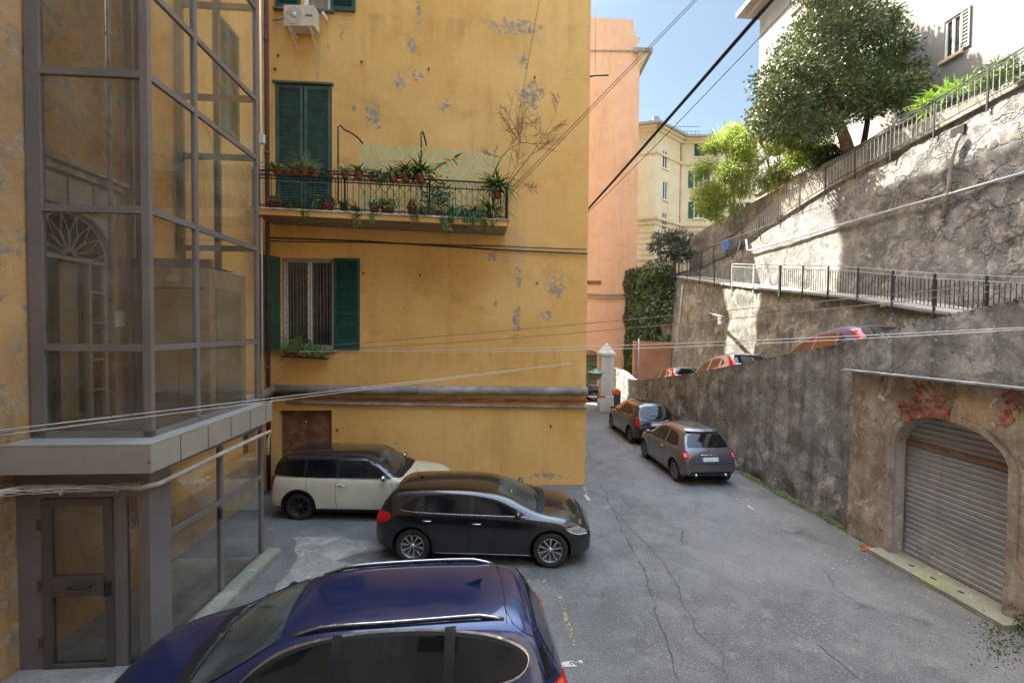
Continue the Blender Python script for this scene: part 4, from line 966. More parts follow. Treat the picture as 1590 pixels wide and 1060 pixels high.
railing('walkway_railing', 'dark railing at the far end of the walkway just before the upper street', wpath(yB+.1, 33.2, 4), 1.0, (M_fence, M_fence, M_fence), post=1.4, bar=.14)
sp = [Vector((x, 33.5, 8.5)) for x in (8.95, 9.3, 9.8)]
railing('street_railing', 'dark railing edging the upper street in front of the parked silver car', [Vector((8.9, 33.45, 8.52)), Vector((9.95, 33.3, 8.5))] if False else [Vector((8.85, 33.5, 8.5)), Vector((12.6, 33.5, 8.5))], 1.0, (M_fence, M_fence, M_fence), post=1.2, bar=.13)
up_ = [Vector((W3x-.1-.075*y, y, interp(W3T, y))) for y in frange(4, 31, 1.8)]
railing('upper_stair_railing', 'long iron railing sloping along the top of the tall terrace wall below the garden', up_, .95, (M_fence, M_fence, M_steel), post=1.5, bar=.16, pr=.02, rails=(1.0, .9, .12))
b = B(); yv = PX(1128, 378, W3x-.15).y; p = Vector((W3x-.18-.075*yv, yv, interp(W3T, yv)+.55)); b.box(p, (.03, .7, .62)); 
single('blue_sign', b, simple('blue_sign', (.03, .13, .55), .5), 'small blue notice fixed to the far end of the upper railing', 'sign')
# pipe on the tall wall
W3p = lambda px, py, o=.2: PX(px, py, W3x-o)
b = B(); q = [W3p(1159, 372), W3p(1160, 389), W3p(1170, 388), W3p(1322, 344), W3p(1480, 300), W3p(1592, 268)]
b.tube(q, .045, 8); single('wall_pipe', b, M_steel, 'grey metal pipe climbing diagonally across the tall terrace wall', 'pipe')
b = B(); b.tube([W3p(1492, 208), W3p(1485, 222), W3p(1476, 260), W3p(1472, 300), W3p(1462, 340)], .05, 8); b.tube([W3p(1488, 210), W3p(1480, 240), W3p(1470, 300)], .03, 6); single('wall_drainpipe', b, M_pipe, 'short vertical drain pipe under the weep hole high on the tall terrace wall', 'pipe')
b = B(); p = W3p(1490, 204, .02); b.box(p, (.16, .42, .26)); single('weep_hole', b, M_darkhole, 'dark rectangular drain opening high on the sunlit part of the tall terrace wall', 'opening')
b = B(); q = PX(1140, 358, W3x-.3); b.tube([W3p(1126, 470, .2), W3p(1150, 372, .2)], .035, 6); single('thin_conduit', b, M_pipe, 'thin pale conduit standing against the far part of the tall terrace wall', 'pipe')
b = B(); b.tube([PX(1042, 600, W2x-.35), PX(1053, 515, W2x-.25), PX(1060, 442, W2x-.12)], .04, 6); single('terrace_downpipe', b, simple('white_pipe', (.55, .52, .47), .5), 'slender white downpipe on the far end of the lower terrace wall', 'pipe')
b = B(); a = PX(1101, 486, W2x-.3); c = PX(1120, 492, W2x-1.1); b.tube([a, c], .02, 5); cc = c; b.box(c+Vector((0, 0, -.18)), (.12, .5, .32)); 
b.bar(PX(1099, 485, W2x-.2), c+Vector((0, 0, .02)), .14, .04)
single('terrace_lamp', b, M_pipe, 'small street lamp bracketed on the sunlit part of the lower terrace wall', 'lamp')

# ================================================================== pipes on the ochre facade
def facepipe(name, pts, r, mat, label, seg=12, rings=()):
    b = B(); q = [yw(px, py, o_) for px, py, o_ in pts]; b.tube(q, r, seg)
    for px, py, o_, rr in rings: p = yw(px, py, o_); b.cyl(p-YU*.03, p+YU*.03, rr, seg)
    return single(name, b, mat, label, 'pipe')
facepipe('large_heating_pipe', [(424, 604, .14), (560, 605, .14), (912, 607, .14)], .115, simple('lagged_pipe', (.24, .215, .19), .6, var=.35, scale=2.5, bump=.3), 'thick grey lagged pipe running the whole width of the ochre wall', 16, [(424, 604, .14, .125), (650, 605, .14, .12), (905, 607, .14, .12)])
facepipe('rusty_pipe', [(424, 613.5, .1), (470, 616, .1), (600, 619, .1), (912, 622, .1)], .035, M_rust, 'thin rusty orange pipe just under the thick grey pipe')
facepipe('lower_conduit', [(445, 624, .07), (520, 626, .07), (912, 632, .07)], .04, M_pipe, 'long grey conduit, lowest of the pipes on the ochre wall', 10, [(620, 627, .07, .046), (720, 629, .07, .046), (800, 630.5, .07, .046)])
b = B(); q = LF(11.3, yw(424, 604).z-.05, .18); b.tube([yw(424, 604, .14), LF(11.1, yw(424, 604).z-.06, .2), LF(8, yw(424, 604).z-.12, .12)], .115, 12); single('elbow_pipe', b, M_pipe, 'grey pipe turning the corner behind the lift onto the old orange wall', 'pipe', base=(-6.2, 10, 2.5))
b = B(); q = PY(416, 500, 11.45); b.tube([(q.x, 11.45, .1), (q.x, 11.45, HY-1)], .055, 12)
for z in (3.2, 5.9, 8.6, 11.4): b.cyl((q.x, 11.45, z), (q.x, 11.45, z+.07), .066, 12)
single('brown_drainpipe', b, M_downpipe, 'tall brown drainpipe in the corner beside the balcony door shutters', 'pipe')
b = B(); q = PY(405.5, 200, 10.9); b.tube([(q.x, 10.9, 1), (q.x, 10.9, 16)], .02, 6); single('white_riser_pipe', b, M_whitepl, 'thin white riser pipe beside the glass lift in the corner', 'pipe')
b = B(); q = PY(407.5, 300, 10.9); b.box((q.x+.02, 10.85, PY(407, 217, 10.9).z), (.12, .1, .2)); single('cable_box', b, M_whitepl, 'little white cable box on the riser beside the balcony', 'box')
b = B(); q = PY(402, 200, 10.5); b.tube([(q.x-.02, 10.5, 1), (q.x-.02, 10.5, 16)], .018, 6); single('red_riser_pipe', b, simple('red_oxide_pipe', (.36, .09, .05), .6), 'thin red-brown riser pipe next to the white one beside the lift', 'pipe')
# cables stapled along the facade
def cable(name, pts, r, mat, label, sag=0.0, n=14, cat='cable'):
    b = B(); q = []
    for a, c in zip(pts, pts[1:]):
        for i in range(n): t = i/n; q.append(a.lerp(c, t)-Vector((0, 0, sag*4*t*(1-t))))
    q.append(pts[-1]); b.tube(q, r, 5); return single(name, b, mat, label, cat)
cable('facade_cable', [yw(418, 374, .05), yw(560, 376, .05), yw(780, 382, .05), yw(911, 387, .05)], .014, M_wired, 'upper dark cable stapled along the ochre wall below the balcony', .01)
cable('facade_cable', [yw(418, 369, .03), yw(560, 374, .03), yw(780, 388, .04), yw(912, 394, .05)], .02, M_wired, 'lower and thicker dark cable stapled below the balcony')
cable('facade_cable', [yw(435, 560, .03), yw(445, 548, .03), yw(435, 543, .03)], .008, M_wired, 'loose loop of cable beside the window box')
# spans of wire across the court
def span(px0, py0, d0, px1, py1, d1, r, mat, label, sag=0.0, name='overhead_cable'): return cable(name, [PY(px0, py0, d0), PY(px1, py1, d1)], r, mat, label, sag, 30)
e0 = yw(890, 563, .02)
cable('white_clothesline', [PY(-30, 671, 4.6), e0], .0045, M_wirew, 'upper strand of the white twin line tied to the ochre wall', 0, 20)
cable('white_clothesline', [PY(-30, 679, 4.6), e0+Vector((0, 0, -.02))], .0045, M_wirew, 'lower strand of the white twin line tied to the ochre wall', 0, 20)
span(912, 326, 13, 1204, -6, 6.0, .03, M_wired, 'thick black overhead cable bundle rising steeply across the sky', .02)
span(912, 331, 13, 1240, -6, 8.0, .008, M_wired, 'thin wire beside and below the thick black bundle', .06)
span(795, 292, 11.2, 1080, -2, 9, .007, M_wired, 'left one of the two thin wires climbing from the balcony end to the sky', .0)
span(797, 296, 11.2, 1090, -8, 9, .007, M_wired, 'right one of the two thin wires climbing from the balcony end to the sky', .0)
span(838, -4, 11, 778, 330, 11.9, .006, M_wired, 'single thin wire dropping down the ochre wall past the bare vine', .0)
span(430, 542, 11.6, 1595, 436, 7, .007, M_wirem, 'topmost of the long wires crossing from the window to the right edge', .05)
span(470, 545, 11.6, 1595, 446, 7, .007, M_wirem, 'second long wire crossing from the window to the right edge', .12)
span(430, 545, 11.6, 1595, 508, 6, .006, M_wirew, 'upper of the low pale wires reaching the right edge above the garage', .10)
span(560, 545, 11.6, 1595, 511, 6, .006, M_wirew, 'lower of the low pale wires reaching the right edge above the garage', .12)
span(1290, 315, 17, 1075, 392, 26, .012, M_wired, 'dark cable slung along the foot of the upper railing', .0)
# small items on the facade: AC unit, camera, thin stick
T_ac = thing('air_conditioner', 'cream air conditioning unit bracketed to the ochre wall under the top window', 'air conditioner', yw(468, 50, .25))
a0 = PY(440, 39, 11.35); c1_ = PY(487, 10, 11.35); ax0, ax1, az0, az1 = a0.x, c1_.x, a0.z, PY(440, 7, 11.35).z
M_ac = simple('cream_enamel', (.58, .51, .40), .5, var=.06)
b = B(); boxb(b, ax0, ax1, 11.37, 11.68, az0, az1); obj('casing', b, M_ac, T_ac)
b = B(); fc = Vector((lerp(ax0, ax1, .34), 11.362, (az0+az1)/2)); fr = (az1-az0)*.44
b.lathe([(fr, -.005), (fr, .005), (fr*.94, .005)], fc, 28, Matrix.Rotation(R(90), 3, 'X')); 
for k in range(28):
    a = k*2*math.pi/28; b.bar(fc+Vector((math.cos(a)*fr*.3, -.006, math.sin(a)*fr*.3)), fc+Vector((math.cos(a+.25)*fr*.95, -.006, math.sin(a+.25)*fr*.95)), .006, .005)
b.lathe([(fr*.3, 0), (fr*.3, .012), (0, .014)], fc, 20, Matrix.Rotation(R(90), 3, 'X')); g_ = obj('fan_grille', b, simple('grille_cream', (.50, .45, .37), .5), T_ac)
b = B(); b.lathe([(fr*.93, .002), (0, .0021)], fc, 28, Matrix.Rotation(R(90), 3, 'X')); obj('fan_dark', b, simple('fan_dark', (.05, .05, .055), .8), g_)
b = B(); b.box((lerp(ax0, ax1, .83), 11.366, lerp(az0, az1, .5)), (.17, .006, .05)); obj('badge', b, simple('badge_grey', (.12, .13, .17), .5), T_ac)
b = B()
for x in (ax0+.12, ax1-.12): b = B(); b.bar((x, 11.4, az0-.02), (x, 11.8, az0-.02), .03, .03); b.bar((x, 11.42, az0-.03), (x, 11.82, az0-.3), .025, .025); obj('wall_bracket', b, M_whitepl, T_ac)
b = B(); p = yw(505, 27, .15); b.tube([yw(508, 34, .0), yw(507, 34, .1), p], .012, 6); b.bar(p+Vector((0, .08, -.0)), p+Vector((-.02, -.12, .03)), .06, .07); single('security_camera', b, M_whitepl, 'small white security camera on the wall right of the air conditioner', 'camera')
b = B(); b.tube([yw(424, 32, .1), yw(435, 31, .2), yw(441, 29, .5)], .015, 6); single('ac_hose', b, M_wirem, 'grey hose running from the air conditioner to the corner', 'hose')
# ================================================================== glass lift shaft
EU = Vector((.9976, .0698, 0)); EV = Vector((-.0698, .9976, 0))      # along the front (to the right), into depth
T_e = thing('glass_lift_shaft', 'tall bronze framed glass lift shaft with a metal canopy and a glazed entrance door', 'lift shaft', (-4.5, 5.6, 0))
UC = Vector((-4.54, 5.66, 0)); UW = 1.42; UD = 2.80; UTOP = 11.5
z0u = 2.86
hz = [PY(238, yy, UC.y).z for yy in (540, 326, 115, -22)]
hz = [z0u]+hz; 
while hz[-1] < UTOP: hz.append(hz[-1]+(1.65 if len(hz) % 3 else 1.0))
print('lift rails', [round(v, 2) for v in hz])
def EP(u, v, z): return UC-EU*u+EV*v+Vector((0, 0, z))      # u to the left, v in depth
def ebox(b, u0, u1, v0, v1, z0, z1): b.hexa([EP(u1, v0, z0), EP(u0, v0, z0), EP(u0, v1, z0), EP(u1, v1, z0), EP(u1, v0, z1), EP(u0, v0, z1), EP(u0, v1, z1), EP(u1, v1, z1)])
ztop = hz[-1]
cols = [(0, .095, 0, .07), (UW-.16, UW, 0, .07), (0, .06, .93, 1.0), (0, .06, UD-.07, UD), (UW-.12, UW, UD-.07, UD), (UW/2-.05, UW/2+.05, UD-.07, UD)]
for c in cols:
    b = B(); ebox(b, *c, z0u, ztop); obj('column', b, M_bronze, T_e)
# crisp separate bars so that the joints show
for z in hz[1:]:
    for q in ((.095, UW-.16, .004, .066, z-.045, z+.045), (.004, .056, .07, .93, z-.04, z+.04), (.004, .056, 1.0, UD-.07, z-.04, z+.04), (.06, UW-.12, UD-.066, UD-.004, z-.05, z+.05)): b = B(); ebox(b, *q); obj('rail', b, M_bronze, T_e)
b = B(); ebox(b, .0, UW, .0, .06, z0u-.02, z0u+.07); ebox(b, 0, .06, .06, UD, z0u-.02, z0u+.07); obj('base_rail', b, M_bronze, T_e)
ztab = [z0u+.07]+hz[1:]
for za, zb in zip(ztab, ztab[1:]):
    lo = za+.045 if za != ztab[0] else za; hi = zb-.045
    for kind, (p, q) in enumerate(((EP(UW-.16, .035, 0), EP(.095, .035, 0)), (EP(.03, .07, 0), EP(.03, .93, 0)), (EP(.03, 1.0, 0), EP(.03, UD-.07, 0)))):
        b = B(); b.add([p+Vector((0, 0, lo)), q+Vector((0, 0, lo)), q+Vector((0, 0, hi)), p+Vector((0, 0, hi))], [(0, 1, 2, 3)]); obj('glass_pane', b, M_glass, T_e)
# landing floor slab and canopy
b = B(); ebox(b, -.0, UW+.02, .0, UD, z0u-.10, z0u-.021); obj('landing_slab', b, simple('dark_landing', (.10, .09, .08), .7), T_e)
K0 = Vector((-4.225, 5.25, 0)); K1 = Vector((-4.45, 8.35, 0)); K2 = Vector((LWx(8.3)+.05, 8.2, 0)); K3 = Vector((LWx(5.1)+.0, 5.12, 0))
zc0, zc1 = 2.53, 2.85
b = B(); b.prism([K0+Vector((0, 0, zc0)), K1+Vector((0, 0, zc0)), K2+Vector((0, 0, zc0)), K3+Vector((0, 0, zc0))], (0, 0, zc1-zc0)); 
obj('canopy', b, M_bronzel, T_e)
b = B(); t = Vector((0, 0, .003)); ins = .05
b.prism([K0+Vector((-.0, 0, zc1+.004)), K1+Vector((0, 0, zc1+.004)), K1+Vector((-.03, 0, zc1+.004)), K0+Vector((-.03, .03, zc1+.004)), K3+Vector((0, .03, zc1+.004)), K3+Vector((0, 0, zc1+.004))], (0, 0, .02)); obj('canopy_lip', b, M_bronzel, T_e)
b = B()
for t_ in (.17, .36, .55, .74, .92): p = K0.lerp(K1, t_)+Vector((.003, 0, 0)); b.bar(p+Vector((0, 0, zc0)), p+Vector((0, 0, zc1)), .006, .004, (0, 1, 0))
p = K0+Vector((-.02, -.006, zc0+.13)); b.cyl(p, p+Vector((0, .02, 0)), .012, 8); obj('canopy_seam', b, M_black, T_e)
# lower enclosure
LC = Vector((-4.45, 5.5, 0)); LWd = 1.54; L2 = Vector((-4.535, 8.2, 0)); LVd = (L2-LC).normalized(); LD = (L2-LC).length
def LP(u, v, z): return LC-EU*u+LVd*v+Vector((0, 0, z))
def lbox(b, u0, u1, v0, v1, z0, z1): b.hexa([LP(u1, v0, z0), LP(u0, v0, z0), LP(u0, v1, z0), LP(u1, v1, z0), LP(u1, v0, z1), LP(u0, v0, z1), LP(u0, v1, z1), LP(u1, v1, z1)])
for c in ((0, .09, 0, .36), (0, .06, 1.42, 1.50), (0, .06, LD-.07, LD), (LWd-.30, LWd, .0, .06), (.09, .13, 0, .06), (.28, .42, 0.002, .058)):
    b = B(); lbox(b, *c, .03, zc0); obj('column', b, M_bronze, T_e)
for q in ((.13, LWd-.3, .003, .057, 2.16, zc0), (.004, .056, .36, LD-.07, 2.42, zc0-.002), (.004, .056, .36, 1.42, 1.5, 1.58), (.004, .056, 1.5, LD-.07, 1.5, 1.58), (.004, .056, .36, LD-.07, .05, .13)): b = B(); lbox(b, *q); obj('rail', b, M_bronze, T_e)
# door
du0, du1 = .42, LWd-.30
M_door = alum('dark_bronze_door', (.13, .11, .10))
b = B()
for u0, u1, z0, z1 in ((du0, du0+.10, .05, 2.155), (du1-.10, du1, .05, 2.155), (du0+.1, du1-.1, 2.06, 2.155), (du0+.1, du1-.1, .05, .10), (du0+.1, du1-.1, .95, 1.19)): lbox(b, u0+.003, u1-.003, -.02, .05, z0, z1)
dr = obj('entrance_door', b, M_door, T_e)
for z0, z1 in ((.1, .95), (1.19, 2.06)):
    b = B(); b.add([LP(du1-.1, .02, z0), LP(du0+.1, .02, z0), LP(du0+.1, .02, z1), LP(du1-.1, .02, z1)], [(0, 1, 2, 3)]); obj('pane', b, M_glass, dr)
b = B(); b.tube([LP(du0+.48, -.02, 1.07), LP(du0+.48, -.07, 1.08), LP(du0+.26, -.07, 1.08), LP(du0+.26, -.02, 1.07)], .014, 8); obj('handle', b, M_black, dr)
b = B(); b.box(LP(du0+.055, -.03, 1.04), (.07, .03, .18)); obj('lock', b, M_black, dr)
M_hinge = simple('rusty_hinge', (.09, .05, .04), .8)
for z in (.4, 1.1, 1.85): b = B(); b.box(LP(du1+.01, -.03, z), (.03, .03, .12)); obj('hinge', b, M_hinge, dr)
for p, q, z0, z1 in ((LP(.28, .03, 0), LP(.13, .03, 0), .1, 2.16), (LP(.03, .36, 0), LP(.03, 1.42, 0), .13, 1.5), (LP(.03, .36, 0), LP(.03, 1.42, 0), 1.58, 2.42), (LP(.03, 1.5, 0), LP(.03, LD-.07, 0), .13, 1.5), (LP(.03, 1.5, 0), LP(.03, LD-.07, 0), 1.58, 2.42)):
    b = B(); b.add([p+Vector((0, 0, z0)), q+Vector((0, 0, z0)), q+Vector((0, 0, z1)), p+Vector((0, 0, z1))], [(0, 1, 2, 3)]); obj('glass_pane', b, M_glass, T_e)
b = B(); b.box(LP(.0, 1.38, 1.38)+Vector((.02, 0, 0)), (.03, .05, .16)); obj('intercom', b, M_black, T_e)
# pale entrance floor + mossy kerb
b = B(); b.prism([LP(LWd, 0, .004), LP(0.0, 0, .004), LP(0, LD, .004), LP(LWd, LD, .004)], (0, 0, .03)); struct('entrance_floor', b, simple('pale_floor', (.40, .39, .36), .7, var=.15, bump=.1))
b = B(); b.prism([LP(LWd+.1, -.5, .004), LP(-.0, -.5, .004), LP(0.0, -.005, .004), LP(LWd+.1, -.005, .004)], (0, 0, .05)); struct('door_step', b, M_concrete)
b = B()
def kerb(u, v):
    prof = [(0, .0), (0, .13), (.10, .135), (.22, .128), (.235, .10), (.24, 0)]; uu, zz = prof[int(u)]
    p = LP(-uu-.002, v, zz); p.z += fbm(p, 4)*.008; p.x += fbm(p, 2)*.012*(uu > .2); return p
vs_ = frange(-.3, LD+.12, .08); b.grid(kerb, [0, 1, 2, 3, 4, 5], vs_, False)
for v in (vs_[0], vs_[-1]): b.add([kerb(k, v) for k in range(6)], [tuple(range(6))])
struct('mossy_kerb', b, M_mossconc)
# pipe with cable bundle under the canopy
b = B(); pz = 2.30
q = [LF(4.9, pz+.05, .05), LP(1.3, -.12, pz+.04), LP(.6, -.10, pz+.02), LP(.02, -.10, pz)]
q2 = [LP(-.08, .06, pz), LP(-.09, 1.2, pz+.03), LP(-.09, 2.3, pz+.04), LP(-.09, LD+.05, pz+.04), LP(-.05, LD+.06, pz-.1), LP(-.05, LD+.06, pz-.4)]
b.tube(q+q2, .032, 10)
for k in range(4):
    ph = k*1.6; w = []
    for i in range(40):
        t = i/39; p = q[0].lerp(q[3], t); w.append(p+Vector((0, -.035*math.cos(ph+t*5), .03+.035*math.sin(ph+t*9))))
    b.tube(w, .006, 4)
for t in (.15, .5, .85): p = q[0].lerp(q[3], t); b.cyl(p-EU*.004, p+EU*.004, .037, 10)
for t in (.2, .5, .8): p = q2[0].lerp(q2[3], t); b.cyl(p-EV*.006, p+EV*.006, .038, 10)
single('canopy_pipe', b, simple('pale_dusty_pipe', (.42, .38, .33), .6, var=.2), 'pale pipe wrapped with loose cables running under the lift canopy', 'pipe')
# cabin standing in the shaft
T_cab = thing('lift_cabin', 'beige metal lift cabin seen through the glass at the upper landing', 'lift cabin', (-5.3, 7.6, z0u))
M_beige = simple('beige_metal', (.34, .29, .20), .5, var=.1, scale=2)
M_beigel = simple('pale_beige_metal', (.46, .40, .30), .5, var=.1)
cu0, cu1, cv0, cv1 = .12, 1.05, 1.45, 2.55; ct = 5.17
b = B(); ebox(b, cu0, cu1, cv0, cv1, z0u, ct); obj('casing', b, M_beigel, T_cab)
for u0, u1 in ((cu0+.16, (cu0+cu1)/2-.004), ((cu0+cu1)/2+.004, cu1-.10)):
    b = B(); ebox(b, u0, u1, cv0-.02, cv0-.002, z0u+.05, ct-.35); obj('door', b, M_beige, T_cab)
b = B(); ebox(b, cu0+.08, cu1-.04, cv0-.012, cv0-.001, ct-.34, ct-.30); obj('door_track', b, M_bronze, T_cab)
b = B(); ebox(b, cu0-.018, cu0-.002, cv0+.16, cv1-.2, z0u+.05, ct-.3); obj('side_panel', b, simple('greenish_panel', (.24, .25, .19), .4), T_cab)
b = B(); ebox(b, .55, .75, cv0-.026, cv0-.021, ct-.22, ct-.11); obj('paper_notice', b, M_whitepl, T_cab)
b = B(); ebox(b, cu0-.03, cu1+.3, cv0-.01, cv0+.08, ct+.01, ct+.14); ebox(b, cu1+.02, cu1+.12, cv0-.05, cv0+.08, z0u, UTOP); ebox(b, cu1+.2, cu1+.26, cv0-.05, cv0+.03, z0u, UTOP); obj('shaft_beam', b, M_bronze, T_e)
b = B(); 
def tarp(u, v): 
    p = EP(lerp(cu0-.02, cu1-.25, u), lerp(cv0+.02, cv0+.75, v), ct+.01); e = min(u, 1-u)*min(v, 1-v)*4
    p.z += max(0, .02+e*.35*(.5+fbm(p, 3.2, 3)*1.3)); return p
b.grid(tarp, frange(0, 1, .05), frange(0, 1, .07)); single('plastic_sheet', b, simple('crumpled_plastic', (.5, .49, .45), .3, var=.2), 'crumpled pale plastic sheet lying on top of the lift cabin', 'sheet')
b = B(); b.tube([EP(1.22, 1.0, 2.9), EP(1.22, 1.0, 11)], .03, 8); 
for z in (4.1, 5.6, 7.0, 8.4): b.cyl(EP(1.22, 1.0, z), EP(1.22, 1.0, z+.05), .04, 8)
single('inner_riser_pipe', b, M_pipe, 'vertical grey pipe inside the glass lift shaft left of the cabin', 'pipe')
b = B(); p = LF(6.95, 4.36, .03); b.box(p, (.01, .20, .24)); single('white_notice', b, M_whitepl, 'small white notice stuck on the old wall beside the arched door', 'notice')
# ================================================================== plants
def strap(b, p, a, ln, el, droop, w, seg=4):
    d = Vector((math.cos(a), math.sin(a), 0)); s = Vector((-d.y, d.x, 0)); q = p.copy(); L = []; Rr = []
    for i in range(seg+1):
        t = i/seg; ww = w*(1-t)**.6*.5+.001; L.append(q-s*ww); Rr.append(q+s*ww)
        ang = el-droop*t; q = q+(d*math.cos(ang)+Vector((0, 0, 1))*math.sin(ang))*ln/seg
    n = seg+1; b.add(L+Rr, [(i, n+i, n+i+1, i+1) for i in range(seg)], True)
def tuft(p, n, ln, w, rr, el=(.5, 1.4), droop=1.6):
    b = B()
    for i in range(int(n*1.9)): strap(b, p+Vector((rr.uniform(-.05, .05), rr.uniform(-.05, .05), 0)), rr.random()*6.283, ln*1.3*rr.uniform(.5, 1.2), rr.uniform(*el), droop*rr.uniform(.6, 1.2), w*1.7)
    return b
def leafy(p, n, rx, rz, size, rr, b=None, hang=0):
    b = b or B()
    for i in range(n):
        a = rr.random()*6.283; q = p+Vector((rr.gauss(0, rx*.5), rr.gauss(0, rx*.5), rz*(.5+rr.gauss(0, .3))-hang*rr.random())); s = size*rr.uniform(.6, 1.3)
        d = Vector((rr.uniform(-1, 1), rr.uniform(-1, 1), rr.uniform(-.3, 1))).normalized(); e = d.orthogonal().normalized(); e.rotate(Matrix.Rotation(rr.random()*6.28, 3, d))
        f = d.cross(e); b.add([q, q+e*s*.35+f*s*.5, q+f*s, q-e*s*.35+f*s*.5], [(0, 1, 2, 3)])
    return b
def pot(px, u, o, dz, r_, h, plant, label, group, mat=M_terra):
    c = BF(u, dz, o); rr = random.Random(int(u*1000)+int(dz*100)); T = thing('potted_plant', label, 'potted plant', c, 0, group)
    b = B(); b.lathe([(r_*.68, 0), (r_*.92, h*.8), (r_*1.04, h*.8), (r_*1.06, h), (r_*.9, h), (r_*.86, h*.86), (0, h*.86)], c, 14); obj('pot', b, mat, T)
    t = c+Vector((0, 0, h*.9))
    if plant[0] == 's': fb = tuft(t, plant[1], plant[2], plant[3], rr); m = M_spider if 'S' in plant else M_leaf
    elif plant[0] == 'f': fb = tuft(t, plant[1], plant[2], plant[3], rr, (.2, 1.3), 1.9); m = M_leaf
    elif plant[0] == 'd': fb = tuft(t, plant[1], plant[2], plant[3], rr, (-.2, .9), 2.6); m = M_leafdk
    else: fb = leafy(t, int(plant[1]*2.2), plant[2]*1.25, plant[3]*1.1, .06, rr); m = M_leafdk if 'D' in plant else M_leaf
    obj('foliage', fb, m, T)
    if 'R' in plant:
        b = B()
        for i in range(9): q = t+Vector((rr.uniform(-.14, .14), rr.uniform(-.1, .1), rr.uniform(.12, .24))); b.lathe([(.0, -.015), (.022, 0), (0, .015)], q, 6)
        obj('flower', b, M_flower, T)
    return T
ux = lambda px: PY(px, 270, 12.19-BD-.08, .07).x
ordw = ['first', 'second', 'third', 'fourth', 'fifth', 'sixth', 'seventh', 'eighth', 'ninth', 'tenth', 'eleventh', 'twelfth', 'thirteenth', 'fourteenth']
top = [(425, .10, .13, ('l', 150, .16, .12), 'low mound of green leaves'), (440, .07, .11, ('s', 12, .14, .012, 'S'), 'small pale tuft'), (453.5, .09, .13, ('s', 34, .30, .014, 'S'), 'striped spider plant'), (468.6, .11, .15, ('s', 60, .38, .014, 'S'), 'big arching spider plant'),
       (484, .08, .12, ('s', 26, .30, .013, 'S'), 'trailing spider plant'), (508, .07, .12, ('d', 22, .30, .012), 'thin drooping grass plant'), (530, .10, .14, ('s', 30, .25, .014, 'S'), 'pale grassy tuft'), (551.6, .10, .15, ('f', 34, .30, .022), 'bright green strappy plant'),
       (570.5, .08, .12, ('s', 22, .20, .012), 'small thin tuft'), (586.5, .11, .15, ('d', 46, .30, .02), 'dark bushy clump'), (605, .11, .16, ('f', 34, .30, .02), 'dark green strappy plant'), (624, .12, .19, ('f', 44, .38, .03), 'large broad leaved plant'), (647, .11, .19, ('f', 46, .44, .034), 'tallest broad leaved plant')]
for i, (px, r_, h, pl__, d) in enumerate(top):
    pot(px, ux(px), BD+.06, .755, r_, h, pl__, f'terracotta pot with {d}, {ordw[i]} from the left on the balcony rail', 'pots on the balcony rail')
flo = [(418.6, .15, .21, ('l', 40, .08, .1), 'few leaves'), (450, .10, .14, ('d', 60, .30, .016), 'dark grassy fringe'), (482, .11, .15, ('d', 46, .30, .016), 'dark hanging grass'), (503.5, .15, .19, ('l', 130, .2, .16, 'D'), 'dense dark leaves'), (528, .09, .15, ('s', 30, .26, .013), 'thin arching leaves'), (546, .09, .13, ('d', 34, .3, .014), 'limp strappy leaves'),
       (576, .11, .18, ('s', 26, .24, .014), 'sparse upright tuft'), (597, .17, .20, ('l', 150, .22, .16, 'R'), 'red geranium flowers'), (634.6, .12, .24, ('s', 26, .30, .014), 'arching thin leaves'), (655, .1, .15, ('d', 70, .36, .014), 'tousled grass'), (677, .12, .17, ('l', 420, .32, .62, 'D'), 'tall small leaved shrub'), (706, .14, .16, ('d', 120, .42, .018), 'dense dark grassy clump'), (733, .14, .16, ('d', 120, .44, .018), 'wide dark fern clump'), (760, .14, .18, ('f', 60, .55, .022), 'tall fern by the corner')]
for i, (px, r_, h, pl__, d) in enumerate(flo):
    pot(px, PY(px, 320, 12.19-BD+.14, .07).x, BD-.20, .01, r_, h, pl__, f'pot with {d}, {ordw[i]} from the left along the balcony floor', 'pots along the balcony floor')
pot(768, ux(768)-.02, BD-.16, .55, .13, .2, ('f', 80, .5, .03), 'pot with yellowish green fern raised to the right corner of the balcony rail', None)
# trailing weeds under the slab edge
b = B(); rr = random.Random(8)
for px, ln in ((470, .2), (548, .35), (552, .3), (578, .25), (640, .15), (684, .2), (700, .12), (722, .12), (745, .3), (747, .2), (763, .2), (690, .35), (735, .1)):
    p = BF(PY(px, 340, 12.19-BD, .07).x, -.02, BD+.05)
    for k in range(4):
        q = p+Vector((rr.uniform(-.08, .08), 0, 0)); n = 8; pts = [q+Vector((rr.uniform(-.02, .02), -.01-.02*rr.random(), -ln*j/n)) for j in range(n+1)]; b.tube(pts, .003, 3, cap=False)
        for j in range(1, n+1): leafy(pts[j], 3, .03, .02, .04, rr, b)
single('trailing_weeds', b, M_leaf, 'green weeds trailing from the marble edge of the balcony', 'weeds')
# long leafed branch leaning out of the pots
b = B(); q0 = PY(668, 268, 11.0); q1 = PY(712, 246, 10.8); b.tube([q0, q0.lerp(q1, .5)+Vector((0, 0, .08)), q1], .008, 5)
for k in range(10):
    t = .35+.65*k/9; p = q0.lerp(q1, t)+Vector((0, 0, .06)); strap(b, p, rr.choice((0, .5, -.6, 2.8)), .22, rr.uniform(-.7, .6), .8, .07)
single('leaning_leafy_stem', b, M_leaf, 'leaning stem with broad drooping leaves above the balcony rail', 'plant')
